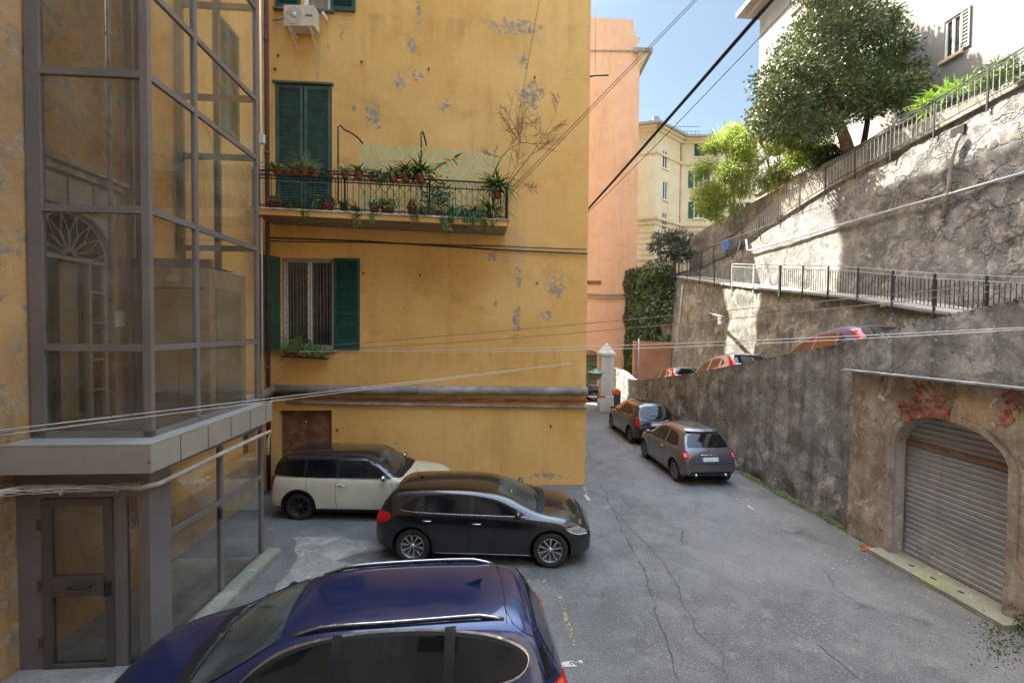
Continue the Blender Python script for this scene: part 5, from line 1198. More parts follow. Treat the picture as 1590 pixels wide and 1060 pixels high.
# turquoise trellis
b = B(); ta = PY(558, 223, 11.25, .07); tb_ = PY(776, 236, 11.25, .07); n = 22; wdt = (tb_.x-ta.x); zt = ta.z; zb = PY(558, 330, 11.25, .07).z
def TR(t, s): x = ta.x+wdt*t; return Vector((x, 11.25+.07*x, lerp(lerp(zt, tb_.z, t), zb-.1*t, s)))
cells = 14; cell_t = 1/cells; rows = 5; dt = cell_t; 
for k in range(-rows, cells+1):
    for sgn, oo in ((1, 0), (-1, .012)):
        t0, t1 = k*dt, (k+rows)*dt; s0, s1 = (0, 1) if sgn > 0 else (1, 0)
        a0, a1 = max(t0, 0), min(t1, 1)
        if a1 <= a0+1e-6: continue
        sa = s0+(s1-s0)*(a0-t0)/(t1-t0); sb = s0+(s1-s0)*(a1-t0)/(t1-t0); p = TR(a0, sa); q = TR(a1, sb); p.y += oo; q.y += oo; b.bar(p, q, .006, .024, (0, 0, 1)) if False else b.bar(p, q, .022, .008, (0, 1, 0))
single('trellis', b, M_turq, 'turquoise diamond lattice trellis standing on the balcony', 'trellis')
# bare climbing shrub
b = B(); rr = random.Random(12)
def branch(pts, r0): 
    q = [PY(px, py, 11.2+o_) for px, py, o_ in pts]; n = len(q); b.tube(q, [r0*.75*(1-.75*i/(n-1)) for i in range(n)], 6); return q
def twigs(p, d, ln, lev):
    n = 4; pts = [p]; dd = d.copy()
    for i in range(n): dd = (dd+Vector((rr.uniform(-.35, .35), rr.uniform(-.2, .2), rr.uniform(-.3, .35)))).normalized(); pts.append(pts[-1]+dd*ln/n)
    b.tube(pts, [.006*(lev+1)/3*(1-.6*i/n)+.0015 for i in range(n+1)], 4, cap=False)
    if lev > 0:
        for k in range(1, n+1):
            for _ in range(2 if rr.random() < .6 else 1):
                nd = (dd+Vector((rr.uniform(-1, 1), rr.uniform(-.5, .5), rr.uniform(-.8, 1)))).normalized(); twigs(pts[k], nd, ln*rr.uniform(.4, .65), lev-1)
main = [branch(((765, 275, 0), (770, 262, 0), (778, 245, 0), (790, 232, 0), (808, 222, .05)), .028), branch(((785, 292, 0), (800, 272, .1), (825, 240, .1), (845, 210, .1), (862, 178, .1)), .02), branch(((790, 280, 0), (800, 262, 0), (795, 245, 0), (780, 240, 0)), .012), branch(((796, 277, 0), (815, 285, 0), (828, 302, 0)), .008)]
for p, d, ln in ((main[0][-1], (-.2, 0, 1), 1.0), (main[0][-1], (-.6, 0, .8), .9), (main[0][-1], (.9, 0, .1), .9), (main[0][-2], (.2, 0, 1), .6), (main[1][-1], (.3, 0, 1), .5), (main[1][3], (-.8, 0, .8), .7), (main[1][2], (.9, 0, .3), .7), (main[1][3], (.8, 0, .8), .6), (main[0][-1], (0, 0, .9), 1.2), (main[0][2], (-.9, 0, .3), .5), (main[2][1], (.6, 0, .6), .6), (main[3][1], (.8, 0, -.3), .4)): twigs(p, Vector(d).normalized(), ln*.72, 2)
single('bare_climber', b, M_twig, 'leafless brown climber sprawling from the right end of the balcony up the wall', 'plant')
# window box
T_w1 = thing('window_box', 'window box of green herbs in terracotta pots under the barred window', 'window box', yw(467, 550, .2))
p0 = yw(438, 553, .22); p1 = yw(508, 557, .22); b = B(); b.bar(p0, p1, .18, .03); b.bar(p0+Vector((0, -.09, .06)), p1+Vector((0, -.09, .06)), .01, .01); obj('tray', b, M_black, T_w1)
for i, t in enumerate((.14, .35, .6, .85)):
    c = p0.lerp(p1, t)+Vector((0, 0, .015)); b = B(); b.lathe([(.06, 0), (.085, .13), (.07, .13), (0, .12)], c, 12); obj('pot', b, M_terra, T_w1)
b = B(); rr = random.Random(3)
for t, n, w, h in ((.1, 180, .22, .20), (.25, 260, .26, .40), (.45, 260, .25, .42), (.6, 220, .24, .3), (.8, 260, .28, .28), (.95, 150, .2, .18)): leafy(p0.lerp(p1, t)+Vector((0, -.02, .08)), n, w, h, .055, rr, b)
obj('foliage', b, M_leaf, T_w1)

# ================================================================== trees
def leafmat(name, c1, c2, tr=.25):
    m = NT(name); v = m.noise(1.1, 4, .6); v2 = m.noise(9, 3, .6)
    c = m.mix(m.ramp(v, .35, .65), c1, c2); c = m.mix(m.ramp(v2, .35, .7, 0, .5), c, tuple(x*.5 for x in c1))
    tl = m.n.new('ShaderNodeBsdfTranslucent'); m.l.new(c, tl.inputs[0]); mx = m.n.new('ShaderNodeMixShader'); mx.inputs[0].default_value = tr
    m.l.new(m.b.outputs[0], mx.inputs[1]); m.l.new(tl.outputs[0], mx.inputs[2]); m.l.new(mx.outputs[0], m.out.inputs[0])
    return m.fin(c, .42)
M_magn = leafmat('magnolia_leaf', (.065, .10, .03), (.16, .195, .075), .15); M_bamb = leafmat('bamboo_leaf', (.22, .32, .05), (.42, .50, .09), .35)
M_olive = leafmat('olive_leaf', (.09, .105, .07), (.16, .17, .12)); M_ivy = leafmat('ivy_leaf', (.04, .08, .02), (.09, .14, .04)); M_shrub = leafmat('shrub_leaf', (.07, .12, .03), (.14, .20, .05)); M_agave = leafmat('agave_leaf', (.16, .30, .04), (.26, .40, .06))
def crown(clumps, n, size, rr, aspect=.45, droop=0.0, shell=.55):
    b = B(); tot = sum(r*r for _, r in clumps)
    for c, r in clumps:
        c = Vector(c)
        for i in range(int(n*r*r/tot)):
            d = Vector((rr.gauss(0, 1), rr.gauss(0, 1), rr.gauss(0, 1))).normalized(); rad = r*(shell+(1-shell)*rr.random())*(1+.35*noise.noise(d*2.2+c))
            p = c+Vector((d.x, d.y, d.z*.8))*rad; ax = (d+Vector((rr.uniform(-.8, .8), rr.uniform(-.8, .8), rr.uniform(-.6, .9)-droop))).normalized()
            s = ax.cross(Vector((rr.uniform(-1, 1), rr.uniform(-1, 1), rr.uniform(-1, 1)))).normalized(); L = size*rr.uniform(.6, 1.35); W = L*aspect*.5
            b.add([p, p+ax*L*.5+s*W, p+ax*L, p+ax*L*.5-s*W], [(0, 1, 2, 3)])
    return b
def limb(b, pts, r0, r1, seg=8): n = len(pts); b.tube(pts, [lerp(r0, r1, i/(n-1)) for i in range(n)], seg)
rr = random.Random(21)
# magnolia
def at22(px, py, d=21.5): return PY(px, py, d)
T_m = thing('magnolia_tree', 'big dark green evergreen tree with a leaning bare trunk above the upper railing', 'tree', at22(1318, 246))
outl = [(1190, 150), (1215, 95), (1255, 45), (1300, 15), (1345, 25), (1385, 40), (1412, 80), (1425, 115), (1415, 150), (1370, 150), (1320, 160), (1265, 185), (1215, 195), (1180, 190), (1250, 110), (1300, 80), (1350, 95), (1300, 130), (1240, 150), (1370, 110), (1330, 50), (1280, 60), (1225, 130), (1390, 135), (1345, 140), (1200, 175), (1300, -20), (1340, -15), (1260, -10), (1210, 165), (1275, 160), (1245, 195), (1185, 130)]
cl = []
for px, py in outl:
    for k in range(3): cl.append((at22(1306+(px-1306)*.84+rr.uniform(-14, 14), py+rr.uniform(-12, 12), 21.5+rr.uniform(-2.2, 2.2)), rr.uniform(.6, 1.1)))
obj('crown', crown(cl, 80000, .15, rr, .55, 0, .4), M_magn, T_m)
b = B(); base = at22(1320, 248); sp_ = at22(1303, 190)
limb(b, [base, at22(1313, 220), sp_], .30, .2, 10); 
for tgt in ((1285, 150), (1250, 170), (1330, 150), (1300, 120), (1225, 182), (1365, 140)):
    t_ = at22(*tgt, 21.5+rr.uniform(-1, 1)); limb(b, [sp_, sp_.lerp(t_, .5)+Vector((rr.uniform(-.2, .2), 0, rr.uniform(-.1, .25))), t_], .11, .04, 7)
limb(b, [at22(1285, 192), at22(1268, 185), at22(1245, 188)], .08, .03)
obj('trunk', b, M_bark, T_m)
b = B(); limb(b, [at22(1340, 228), at22(1346, 195), at22(1350, 160)], .13, .09); T_m2 = thing('slim_tree', 'second slimmer dark trunk standing just right of the big evergreen', 'tree', at22(1340, 232))
obj('trunk', b, simple('dark_bark', (.06, .04, .03), .9, bump=.5), T_m2); obj('crown', crown([(at22(1350, 150), .6), (at22(1365, 140), .5), (at22(1335, 145), .5), (at22(1352, 175), .25)], 1500, .18, rr), M_magn, T_m2)
# bamboo
T_bm = thing('bamboo_clump', 'feathery yellow-green bamboo hanging over the garden wall left of the big tree', 'bamboo', PY(1170, 320, 26))
cl = []
for px, py, d in ((1110, 235, 28), (1135, 225, 27), (1165, 215, 26.5), (1200, 210, 25), (1235, 205, 24), (1100, 270, 28), (1130, 265, 27), (1165, 255, 26), (1205, 245, 25), (1240, 235, 24), (1095, 300, 28.5), (1120, 295, 28), (1150, 285, 27), (1190, 275, 26), (1220, 262, 25), (1090, 318, 29), (1110, 325, 28.5), (1150, 210, 27), (1230, 225, 24), (1185, 195, 26), (1125, 310, 28), (1250, 215, 24), (1262, 235, 23.5), (1245, 250, 24), (1225, 200, 24.5), (1150, 240, 27), (1118, 215, 28)):
    for k in range(3): cl.append((PY(px+rr.uniform(-16, 16), py+rr.uniform(-14, 14), d+rr.uniform(-.8, 1.5)), rr.uniform(.35, .85)))
obj('crown', crown(cl, 52000, .17, rr, .26, .5, .2), M_bamb, T_bm)
b = B()
for k in range(26):
    x = rr.uniform(1105, 1245); p = PY(x, 300, 28-(x-1100)*.027); t_ = p+Vector((rr.uniform(-1.6, .8), rr.uniform(-1, 1), rr.uniform(1.5, 4.2))); p.z = 11.9; limb(b, [p, p.lerp(t_, .6)+Vector((.2, 0, .5)), t_], .03, .01, 5)
obj('stem', b, M_bamb, T_bm)
# olive-like tree by the street
T_o = thing('olive_tree', 'small grey-green olive tree in front of the cream building', 'tree', PY(1042, 425, 34))
cl = [(PY(px+rr.uniform(-5, 5), py+rr.uniform(-5, 5), 34+rr.uniform(-.8, .8)), rr.uniform(.35, .6)) for px, py in ((1028, 380), (1040, 370), (1055, 375), (1065, 388), (1030, 395), (1048, 392), (1062, 400), (1022, 368), (1045, 382), (1052, 405), (1072, 398), (1035, 365), (1060, 368), (1020, 388))]
obj('crown', crown(cl, 3800, .24, rr, .3, 0, .2), M_olive, T_o)
b = B(); p = PY(1048, 428, 34); limb(b, [p, PY(1046, 405, 34), PY(1040, 388, 34)], .12, .06); limb(b, [PY(1046, 405, 34), PY(1056, 392, 34)], .07, .03); obj('trunk', b, M_bark, T_o)
def bush(name, label, cls, n, size, mat, base, asp=.5, stem=True):
    T = thing(name, label, 'shrub', base); obj('foliage', crown(cls, n, size, rr, asp, 0, .3), mat, T)
    b = B()
    for c, r in cls[:4]: limb(b, [Vector(base), Vector(c)], .03, .012, 5)
    obj('stem', b, M_bark, T)
bush('dark_shrub', 'rounded dark shrub at the foot of the big evergreen, behind the railing', [(PY(x, y, 22.3), r) for x, y, r in ((1272, 245, .55), (1290, 240, .6), (1300, 250, .45), (1280, 258, .5), (1262, 255, .4))], 2600, .15, M_ivy, PY(1283, 265, 22.3))
bush('loose_shrub', 'loose green shrub behind the top right end of the upper railing', [(PY(x, y, 14), r) for x, y, r in ((1535, 122, .4), (1552, 108, .4), (1520, 130, .35), (1565, 100, .3), (1545, 125, .4), (1572, 118, .25))], 2400, .09, M_shrub, PY(1545, 140, 14))
T_ag = thing('agave_plant', 'bright green strap leaved plant spilling over the upper railing', 'plant', PY(1450, 170, 15.2))
b = B()
for px, py in ((1435, 165), (1450, 158), (1468, 150), (1485, 145), (1442, 175), (1500, 138)):
    p = PY(px, py, 15.2+rr.uniform(-.3, .3))
    for i in range(46): strap(b, p, rr.random()*6.283, rr.uniform(.4, .75), rr.uniform(.1, 1.4), rr.uniform(.8, 1.6), .06)
obj('foliage', b, M_agave, T_ag)
# distant olive bushes near big building
bush('olive_shrub', 'grey-green shrub at the far left edge of the big evergreen', [(PY(x, y, 25), r) for x, y, r in ((1178, 180, .5), (1172, 195, .45), (1185, 165, .45))], 1500, .17, M_olive, PY(1182, 225, 25))
# ivy
b = B()
for i in range(22000):
    u = rr.random(); z = rr.uniform(.5, 8.6); dens = noise.noise(Vector((u*4, z*.8, 3)))
    if dens < -.38 or (u < .22 and z < 6.5 and rr.random() < .75): continue
    p = IV0.lerp(IV1, u)+Vector((0, 0, z))+Vector((-1, -.4, 0))*(.2+.25*rr.random()+.5*max(0, dens)); s = rr.uniform(.12, .26)
    d = Vector((rr.uniform(-1, -.1), rr.uniform(-1, 0), rr.uniform(-.3, .9))).normalized(); e = d.orthogonal().normalized(); f = d.cross(e); b.add([p, p+e*s*.5+f*s*.4, p+f*s, p-e*s*.5+f*s*.4], [(0, 1, 2, 3)])
o = obj('ivy_cover', b, M_ivy); o['kind'] = 'stuff'
# weeds: on wall 2 top, at base of tall wall, by garage edge
b = B()
for i in range(1100):
    y = rr.uniform(8, 27); s = rr.uniform(.04, .11); p = Vector((W2x-.22-.075*y-rr.uniform(0, .1), y, interp(W2T, y)-rr.random()**2*.8-.03)) if i % 2 else Vector((W3x-.2-.075*y-rr.uniform(0, .15), rr.uniform(9, 13), 0))
    if i % 2 == 0: y = p.y; p = Vector((W3x-.2-.075*y-rr.uniform(0, .2), y, interp(W2T, y)+rr.random()*.45))
    if noise.noise(p*1.3) < .05: continue
    leafy(p, 1, .05, .05, s, rr, b)
o = obj('wall_weeds', b, M_shrub); o['kind'] = 'stuff'
b = B(); c = PX(1586, 945, 8.0)
for i in range(900): leafy(Vector((c.x-rr.random()*.3, c.y-.35+rr.uniform(-.3, .2), rr.random()*.28+.02)), 1, .05, .03, .035, rr, b)
single('dark_weed_clump', b, M_ivy, 'dark green weed growing at the foot of the wall right of the roller shutter', 'plant')
b = B()
for i in range(700):
    p = G(1560+rr.gauss(0, 25), 985+rr.gauss(0, 22)); leafy(p, 1, .03, .02, .03, rr, b)
o = obj('moss_patch', b, M_moss); o['kind'] = 'stuff'
# ================================================================== cars
def paint(name, col, metal=.3, flake=0.0, rough=.28, dust=.10, dustcol=(.30, .27, .23)):
    m = NT(name); P = m.pos(True); d = m.ramp(m.noise(2.2, 6, .65, P), .35, .75, 0, dust)
    c = m.mix(d, col, dustcol)
    if flake: c = m.mix(m.ramp(m.noise(400, 2, .5, P), .5, .8, 0, flake), c, tuple(min(1, x*3+.03) for x in col))
    m.b.inputs['Coat Weight'].default_value = 1; m.b.inputs['Coat Roughness'].default_value = .03
    m.put(m.ramp(m.noise(3, 4, .6, P), .3, .8, .02, .12), m.b.inputs['Coat Roughness'])
    return m.fin(c, rough, m.bump(m.noise(1.3, 2, .5, P), .015, .05), Metallic=metal)
def car_glass(name, col):
    m = NT(name); P = m.pos(True)
    return m.fin(m.mix(m.ramp(m.noise(1.6, 4, .6, P), .4, .65), col, tuple(x*2.2+.004 for x in col)), m.ramp(m.noise(4, 4, .6, P), .3, .8, .02, .09), m.bump(m.noise(.9, 2, .5, P), .03, .05), Specular_IOR_Level=.5)
M_cglass = car_glass('tinted_car_glass', (.005, .006, .0065)); M_wglassc = car_glass('windscreen_glass', (.035, .042, .040))
M_tyre = simple('tyre_rubber', (.022, .022, .022), .85, var=.3); M_trim = simple('black_plastic_trim', (.012, .012, .013), .6, var=.2, Specular_IOR_Level=.3)
M_chrome = simple('polished_trim', (.50, .50, .50), .22, metal=1.0, var=.05)
M_under = simple('dark_underbody', (.008, .008, .008), .95)
M_alloy = simple('machined_alloy', (.55, .55, .56), .3, metal=.8, var=.1); M_darkalloy = simple('black_alloy', (.018, .018, .02), .4, var=.2); M_greyalloy = simple('grey_alloy', (.22, .22, .23), .35, metal=.6)
M_redlamp = simple('red_lamp_lens', (.42, .01, .008), .15, var=.3, scale=20); M_orlamp = simple('orange_lamp_lens', (.75, .14, .02), .15); M_headl = simple('headlamp_lens', (.30, .32, .34), .08, metal=.4, var=.5, scale=14)
M_plate = simple('blank_number_plate', (.62, .63, .64), .5, var=.05); M_blueband = simple('blue_plate_band', (.03, .09, .45), .5)
M_seam = simple('panel_gap', (.004, .004, .004), .9)
def chaikin(pts, it=2, closed=True):
    if closed and it == 1:      # small rounded corners only
        q = []; n = len(pts)
        for i in range(n):
            p = pts[i]; 
            for o in (pts[i-1], pts[(i+1) % n]):
                L = math.hypot(o[0]-p[0], o[1]-p[1]) or 1e-6; t = min(.02, L*.3)/L; q.append((p[0]+(o[0]-p[0])*t, p[1]+(o[1]-p[1])*t))
            q.insert(-1, ((q[-1][0]+q[-2][0]+p[0]*2)/4, (q[-1][1]+q[-2][1]+p[1]*2)/4))
        return q
    for _ in range(it):
        q = []; n = len(pts)
        for i in range(n if closed else n-1):
            a, c = pts[i], pts[(i+1) % n]; q.append((a[0]*.75+c[0]*.25, a[1]*.75+c[1]*.25)); q.append((a[0]*.25+c[0]*.75, a[1]*.25+c[1]*.75))
        if not closed: q = [pts[0]]+q+[pts[-1]]
        pts = q
    return pts
def cr_interp(tab, x):   # smooth (Catmull-Rom) table lookup
    n = len(tab)
    if x <= tab[0][0]: return tab[0][1]
    if x >= tab[-1][0]: return tab[-1][1]
    for i in range(n-1):
        if x <= tab[i+1][0]:
            x0, y0 = tab[i]; x1, y1 = tab[i+1]; m0 = (y1-tab[i-1][1])/(x1-tab[i-1][0]) if i > 0 else (y1-y0)/(x1-x0); m1 = (tab[i+2][1]-y0)/(tab[i+2][0]-x0) if i+2 < n else (y1-y0)/(x1-x0)
            s = (y1-y0)/(x1-x0)
            if s == 0: m0 = m1 = 0
            else:
                for_ = lambda m_: 0 if m_/s < 0 else (3*s if m_/s > 3 else m_)
                m0 = for_(m0); m1 = for_(m1)
            t = (x-x0)/(x1-x0); h = x1-x0
            return (2*t**3-3*t*t+1)*y0+(t**3-2*t*t+t)*h*m0+(-2*t**3+3*t*t)*y1+(t**3-t*t)*h*m1
class Car:
    def __init__(s, name, label, loc, rz, spec, cat='car', group=None):
        s.sp = spec; s.T = thing(name, label, cat, loc, rz, group); s.build_body()
    def obj(s, name, b, m, parent=None):
        o = bpy.data.objects.new(name, b if isinstance(b, bpy.types.Mesh) else mesh_of(b, name, m)); COL.objects.link(o); o.parent = parent or s.T; return o
    def build_body(s):
        sp = s.sp; L = sp['L']/2; W = sp['W']/2; top = sp['top']; xs = sp.get('st') or []
        xs = sorted(set([round(x, 3) for x, _ in top]+[round(x, 3) for x in xs]), reverse=True)
        fill = [xs[0]]
        for a, c in zip(xs, xs[1:]):
            n = max(1, int(math.ceil((a-c)/.26)))
            fill += [a+(c-a)*i/n for i in range(1, n+1)]
        xs = fill; R_ = []
        tum = sp.get('tum', .42); rr_ = sp.get('roofr', .09)
        for x in xs:
            zt = interp(top, x) if False else cr_interp(top[::-1] if top[0][0] > top[-1][0] else top, x); w = cr_interp(sp['wid'], x)*W; zb = interp(sp['bot'], x); zs = min(cr_interp(sp['belt'], x), zt-.035)
            g = zt-zs; k = min(1, g/.35); wr = w*.955-g*tum-.03; zc = .012*k+.02
            ze = zt-(.028+.035*k)
            pts = [(0, zb), (.70*w, zb), (.93*w, zb+.015), (.985*w, zb+.10), (w, zb+(zs-zb)*.42), (.998*w, zb+(zs-zb)*.78), (.972*w, zs-.02), (.945*w, zs+.012*k),
                   (lerp(.945*w, wr, .35), lerp(zs+.01, ze, .36)), (lerp(.945*w, wr, .72), lerp(zs+.01, ze, .75)), (wr, ze), (wr-rr_*.9, zt-.012), (wr*.5, zt+zc*.7), (0, zt+zc)]
            R_.append([Vector((x, y, z)) for y, z in pts]+[Vector((x, -y, z)) for y, z in pts[-2:0:-1]])
        n = len(R_[0]); vs = [v for r in R_ for v in r]; fs = []
        for i in range(len(R_)-1):
            for k in range(n): k2 = (k+1) % n; fs.append((i*n+k, i*n+k2, (i+1)*n+k2, (i+1)*n+k))
        # end caps as quad strips between both sides
        h = n//2
        for base, flip in ((0, True), ((len(R_)-1)*n, False)):
            for k in range(0, h):
                a, c2, d, e = base+k, base+k+1, base+(n-k-1) % n, base+(n-k) % n
                f = [a, c2, d, e]; f = [v for i_, v in enumerate(f) if v not in f[:i_]]
                if len(f) >= 3: fs.append(tuple(f[::-1] if not flip else f)[::-1])
        me = bpy.data.meshes.new('b'); me.from_pydata([tuple(v) for v in vs], [], fs); me.update()
        bm = bmesh.new(); bm.from_mesh(me); bmesh.ops.recalc_face_normals(bm, faces=bm.faces); bm.to_mesh(me); bm.free()
        o = bpy.data.objects.new('b', me); COL.objects.link(o); m = o.modifiers.new('s', 'SUBSURF'); m.levels = sp.get('lev', 2)
        dg = bpy.context.evaluated_depsgraph_get(); ev = o.evaluated_get(dg); full = bpy.data.meshes.new_from_object(ev)
        s.V = [v.co.copy() for v in full.vertices]; s.bvh = BVHTree.FromPolygons(s.V, [tuple(p.vertices) for p in full.polygons])
        ax = sp['axles']; wr = sp['wr']
        cb = B()
        for x in ax:
            for sg in (-1, 1): cb.cyl((x, sg*(W-.34), wr+.01), (x, sg*(W+.2), wr+.01), wr+sp.get('gap', .055), 40)
        cme = mesh_of(cb, 'c', M_under); c_o = bpy.data.objects.new('c', cme); COL.objects.link(c_o)
        bm2 = o.modifiers.new('b', 'BOOLEAN'); bm2.operation = 'DIFFERENCE'; bm2.object = c_o; bm2.solver = 'EXACT'
        dg.update(); dg = bpy.context.evaluated_depsgraph_get(); body = bpy.data.meshes.new_from_object(o.evaluated_get(dg))
        bpy.data.objects.remove(o); bpy.data.objects.remove(c_o)
        body.materials.clear()
        for m_ in (sp['paint'], M_under, sp.get('lower', M_trim), sp.get('roofpaint', sp['paint'])): body.materials.append(m_)
        zl = sp.get('zlow', 0); rz = sp.get('roofz')
        for p in body.polygons:
            c_ = p.center; p.use_smooth = True; r_in = any(abs(math.hypot(c_.x-x, c_.z-wr-.01)-(wr+sp.get('gap', .055))) < .012 or math.hypot(c_.x-x, c_.z-wr-.01) < wr+.05 for x in ax) and abs(c_.y) < W+.01
            if r_in or c_.z < interp(sp['bot'], c_.x)+.012: p.material_index = 1
            elif zl and c_.z < zl: p.material_index = 2
            elif rz and c_.z > rz(c_.x, abs(c_.y)): p.material_index = 3
            else: p.material_index = 0
        body.set_sharp_from_angle(angle=R(38)); body.name = 'body'
        s.body = s.obj('body', body, None)
    def hit(s, o, d):
        h = s.bvh.ray_cast(Vector(o), Vector(d))
        if h[0] is None: h = s.bvh.find_nearest(Vector(o)+Vector(d)*2.0)
        return h[0], h[1]
    def proj(s, kind, a, c, off):
        if kind == 'L': o, d = (a, 3, c), (0, -1, 0)
        elif kind == 'R': o, d = (a, -3, c), (0, 1, 0)
        elif kind == 'F': o, d = (4, a, c), (-1, 0, 0)
        elif kind == 'B': o, d = (-4, a, c), (1, 0, 0)
        elif kind == 'T': o, d = (a, c, 4), (0, 0, -1)
        p, n = s.hit(o, d)
        if n.dot(Vector(d)) > 0: n = -n
        return p+n*off, n
    def patch(s, name, kind, poly, mat, off=.004, it=2, step=.05, parent=None, th=0):
        pl = chaikin([tuple(p) for p in poly], it) if it else [tuple(p) for p in poly]
        bd = []
        for i in range(len(pl)):
            a, c = pl[i], pl[(i+1) % len(pl)]; k = max(1, int(math.hypot(a[0]-c[0], a[1]-c[1])/step))
            bd += [(a[0]+(c[0]-a[0])*j/k, a[1]+(c[1]-a[1])*j/k) for j in range(k)]
        nb = len(bd); pts = [Vector(p) for p in bd]; x0 = min(p[0] for p in bd); x1 = max(p[0] for p in bd); z0 = min(p[1] for p in bd); z1 = max(p[1] for p in bd)
        def inside(x, z):
            r = False
            for i in range(nb):
                a, c = bd[i], bd[i-1]
                if (a[1] > z) != (c[1] > z) and x < (c[0]-a[0])*(z-a[1])/(c[1]-a[1])+a[0]: r = not r
            return r
        x = x0+step/2
        while x < x1:
            z = z0+step/2
            while z < z1:
                if inside(x, z) and min((bd[i][0]-x)**2+(bd[i][1]-z)**2 for i in range(nb)) > (step*.4)**2: pts.append(Vector((x, z)))
                z += step
            x += step
        r = delaunay_2d_cdt(pts, [(i, (i+1) % nb) for i in range(nb)], [], 1, 1e-6)
        b = B(); VV = []; NN = []
        for q in r[0]: p, n = s.proj(kind, q[0], q[1], off); VV.append(p); NN.append(n)
        fs = []
        for f in r[2]:
            nn = (VV[f[1]]-VV[f[0]]).cross(VV[f[2]]-VV[f[0]]); f = tuple(f); fs.append(f if nn.dot(NN[f[0]]) > 0 else f[::-1])
        b.add(VV, fs, True)
        # rim back down to the paint so the piece has thickness
        inn = [s.proj(kind, q[0], q[1], -.002)[0] for q in bd]; out = [s.proj(kind, q[0], q[1], off)[0] for q in bd]
        b.add(out+inn, [(i, (i+1) % nb, nb+(i+1) % nb, nb+i) for i in range(nb)], False)
        return s.obj(name, b, mat, parent)
    def line(s, name, kind, pts, mat, r=.003, off=.001, it=1, closed=False, parent=None, step=.06, flat=None):
        pl = chaikin([tuple(p) for p in pts], it, closed) if it else list(pts); q = []
        m = len(pl)
        for i in range(m if closed else m-1):
            a, c = pl[i], pl[(i+1) % m]; k = max(1, int(math.hypot(a[0]-c[0], a[1]-c[1])/step))
            q += [(a[0]+(c[0]-a[0])*j/k, a[1]+(c[1]-a[1])*j/k) for j in range(k)]
        if not closed: q.append(pl[-1])
        b = B(); b.tube([s.proj(kind, a, c, off)[0] for a, c in q], r, 5 if r < .006 else 8, closed=closed); return s.obj(name, b, mat, parent)
    def seams(s, items, r=.005):
        for kind, pts in items: s.line('panel_gap', kind, pts, M_seam, r, 0.0, 1)
    def wheels(s, style):
        sp = s.sp; W = sp['W']/2; wr = sp['wr']; tw = sp.get('tw', .2); rimr = wr*sp.get('rimf', .68)
        for x in sp['axles']:
            for sg in (-1, 1):
                c = Vector((x, sg*(W-.035-tw/2), wr)); Mx = Matrix.Rotation(-sg*R(90), 3, 'X')
                w = Matrix.Translation(c); b = B(); h = tw/2
                b.lathe([(rimr, -h*.85), (wr*.88, -h), (wr*.97, -h*.85), (wr, -h*.5), (wr, h*.5), (wr*.97, h*.85), (wr*.88, h), (rimr*1.03, h*.9), (rimr, h*.8)], c, 36, Mx, cap=False); t = s.obj('tyre', b, M_tyre)
                b = B(); b.lathe([(rimr, -h*.8), (rimr, h*.8), (rimr*.94, h*.72), (rimr*.9, h*.2), (rimr*.3, h*.15), (0, h*.15)], c, 32, Mx, cap=False); rim_m = {'dark': M_darkalloy, 'two': M_darkalloy, 'grey': M_darkalloy}[style]
                rm = s.obj('rim', b, rim_m, None)
                b = B(); nsp = {'dark': 8, 'two': 5, 'grey': 12}[style]; phase = rnd.random()
                def pt(r_, a, z): return c+Mx @ Vector((r_*math.cos(a), r_*math.sin(a), z))
                for k in range(nsp):
                    a = phase+k*2*math.pi/nsp; zf = h*.75; 
                    if style == 'two':
                        for da, tw_ in ((-.17, -.10), (.17, .22)):
                            a0, a1 = a+da*.5, a+da+tw_; w0, w1 = .09, .085; r0, r1 = rimr*.16, rimr*.96
                            b.add([pt(r0, a0-w0*2.2, zf*.9), pt(r0, a0+w0*2.2, zf*.9), pt(r1, a1+w1, zf), pt(r1, a1-w1, zf), pt(r0, a0-w0*2.2, zf*.3), pt(r0, a0+w0*2.2, zf*.3), pt(r1, a1+w1, zf*.3), pt(r1, a1-w1, zf*.3)], [(0, 1, 2, 3), (7, 6, 5, 4), (0, 4, 5, 1), (1, 5, 6, 2), (2, 6, 7, 3), (3, 7, 4, 0)])
                    else:
                        w0 = .28 if style == 'dark' else .12; w1 = .10 if style == 'dark' else .07
                        b.add([pt(rimr*.2, a-w0, zf*.8), pt(rimr*.2, a+w0, zf*.8), pt(rimr*.95, a+w1, zf), pt(rimr*.95, a-w1, zf), pt(rimr*.2, a-w0, zf*.2), pt(rimr*.2, a+w0, zf*.2), pt(rimr*.95, a+w1, zf*.2), pt(rimr*.95, a-w1, zf*.2)], [(0, 1, 2, 3), (7, 6, 5, 4), (0, 4, 5, 1), (1, 5, 6, 2), (2, 6, 7, 3), (3, 7, 4, 0)])
                s.obj('spokes', b, {'dark': M_darkalloy, 'two': M_alloy, 'grey': M_greyalloy}[style], rm)
                b = B(); b.lathe([(rimr*.22, h*.5), (rimr*.22, h*.74), (0, h*.78)], c, 16, Mx); b.lathe([(rimr*1.0, h*.7), (rimr*1.0, h*.84), (rimr*.94, h*.84), (rimr*.94, h*.7)], c, 32, Mx, cap=False); s.obj('hub', b, {'dark': M_darkalloy, 'two': M_alloy, 'grey': M_greyalloy}[style], rm)
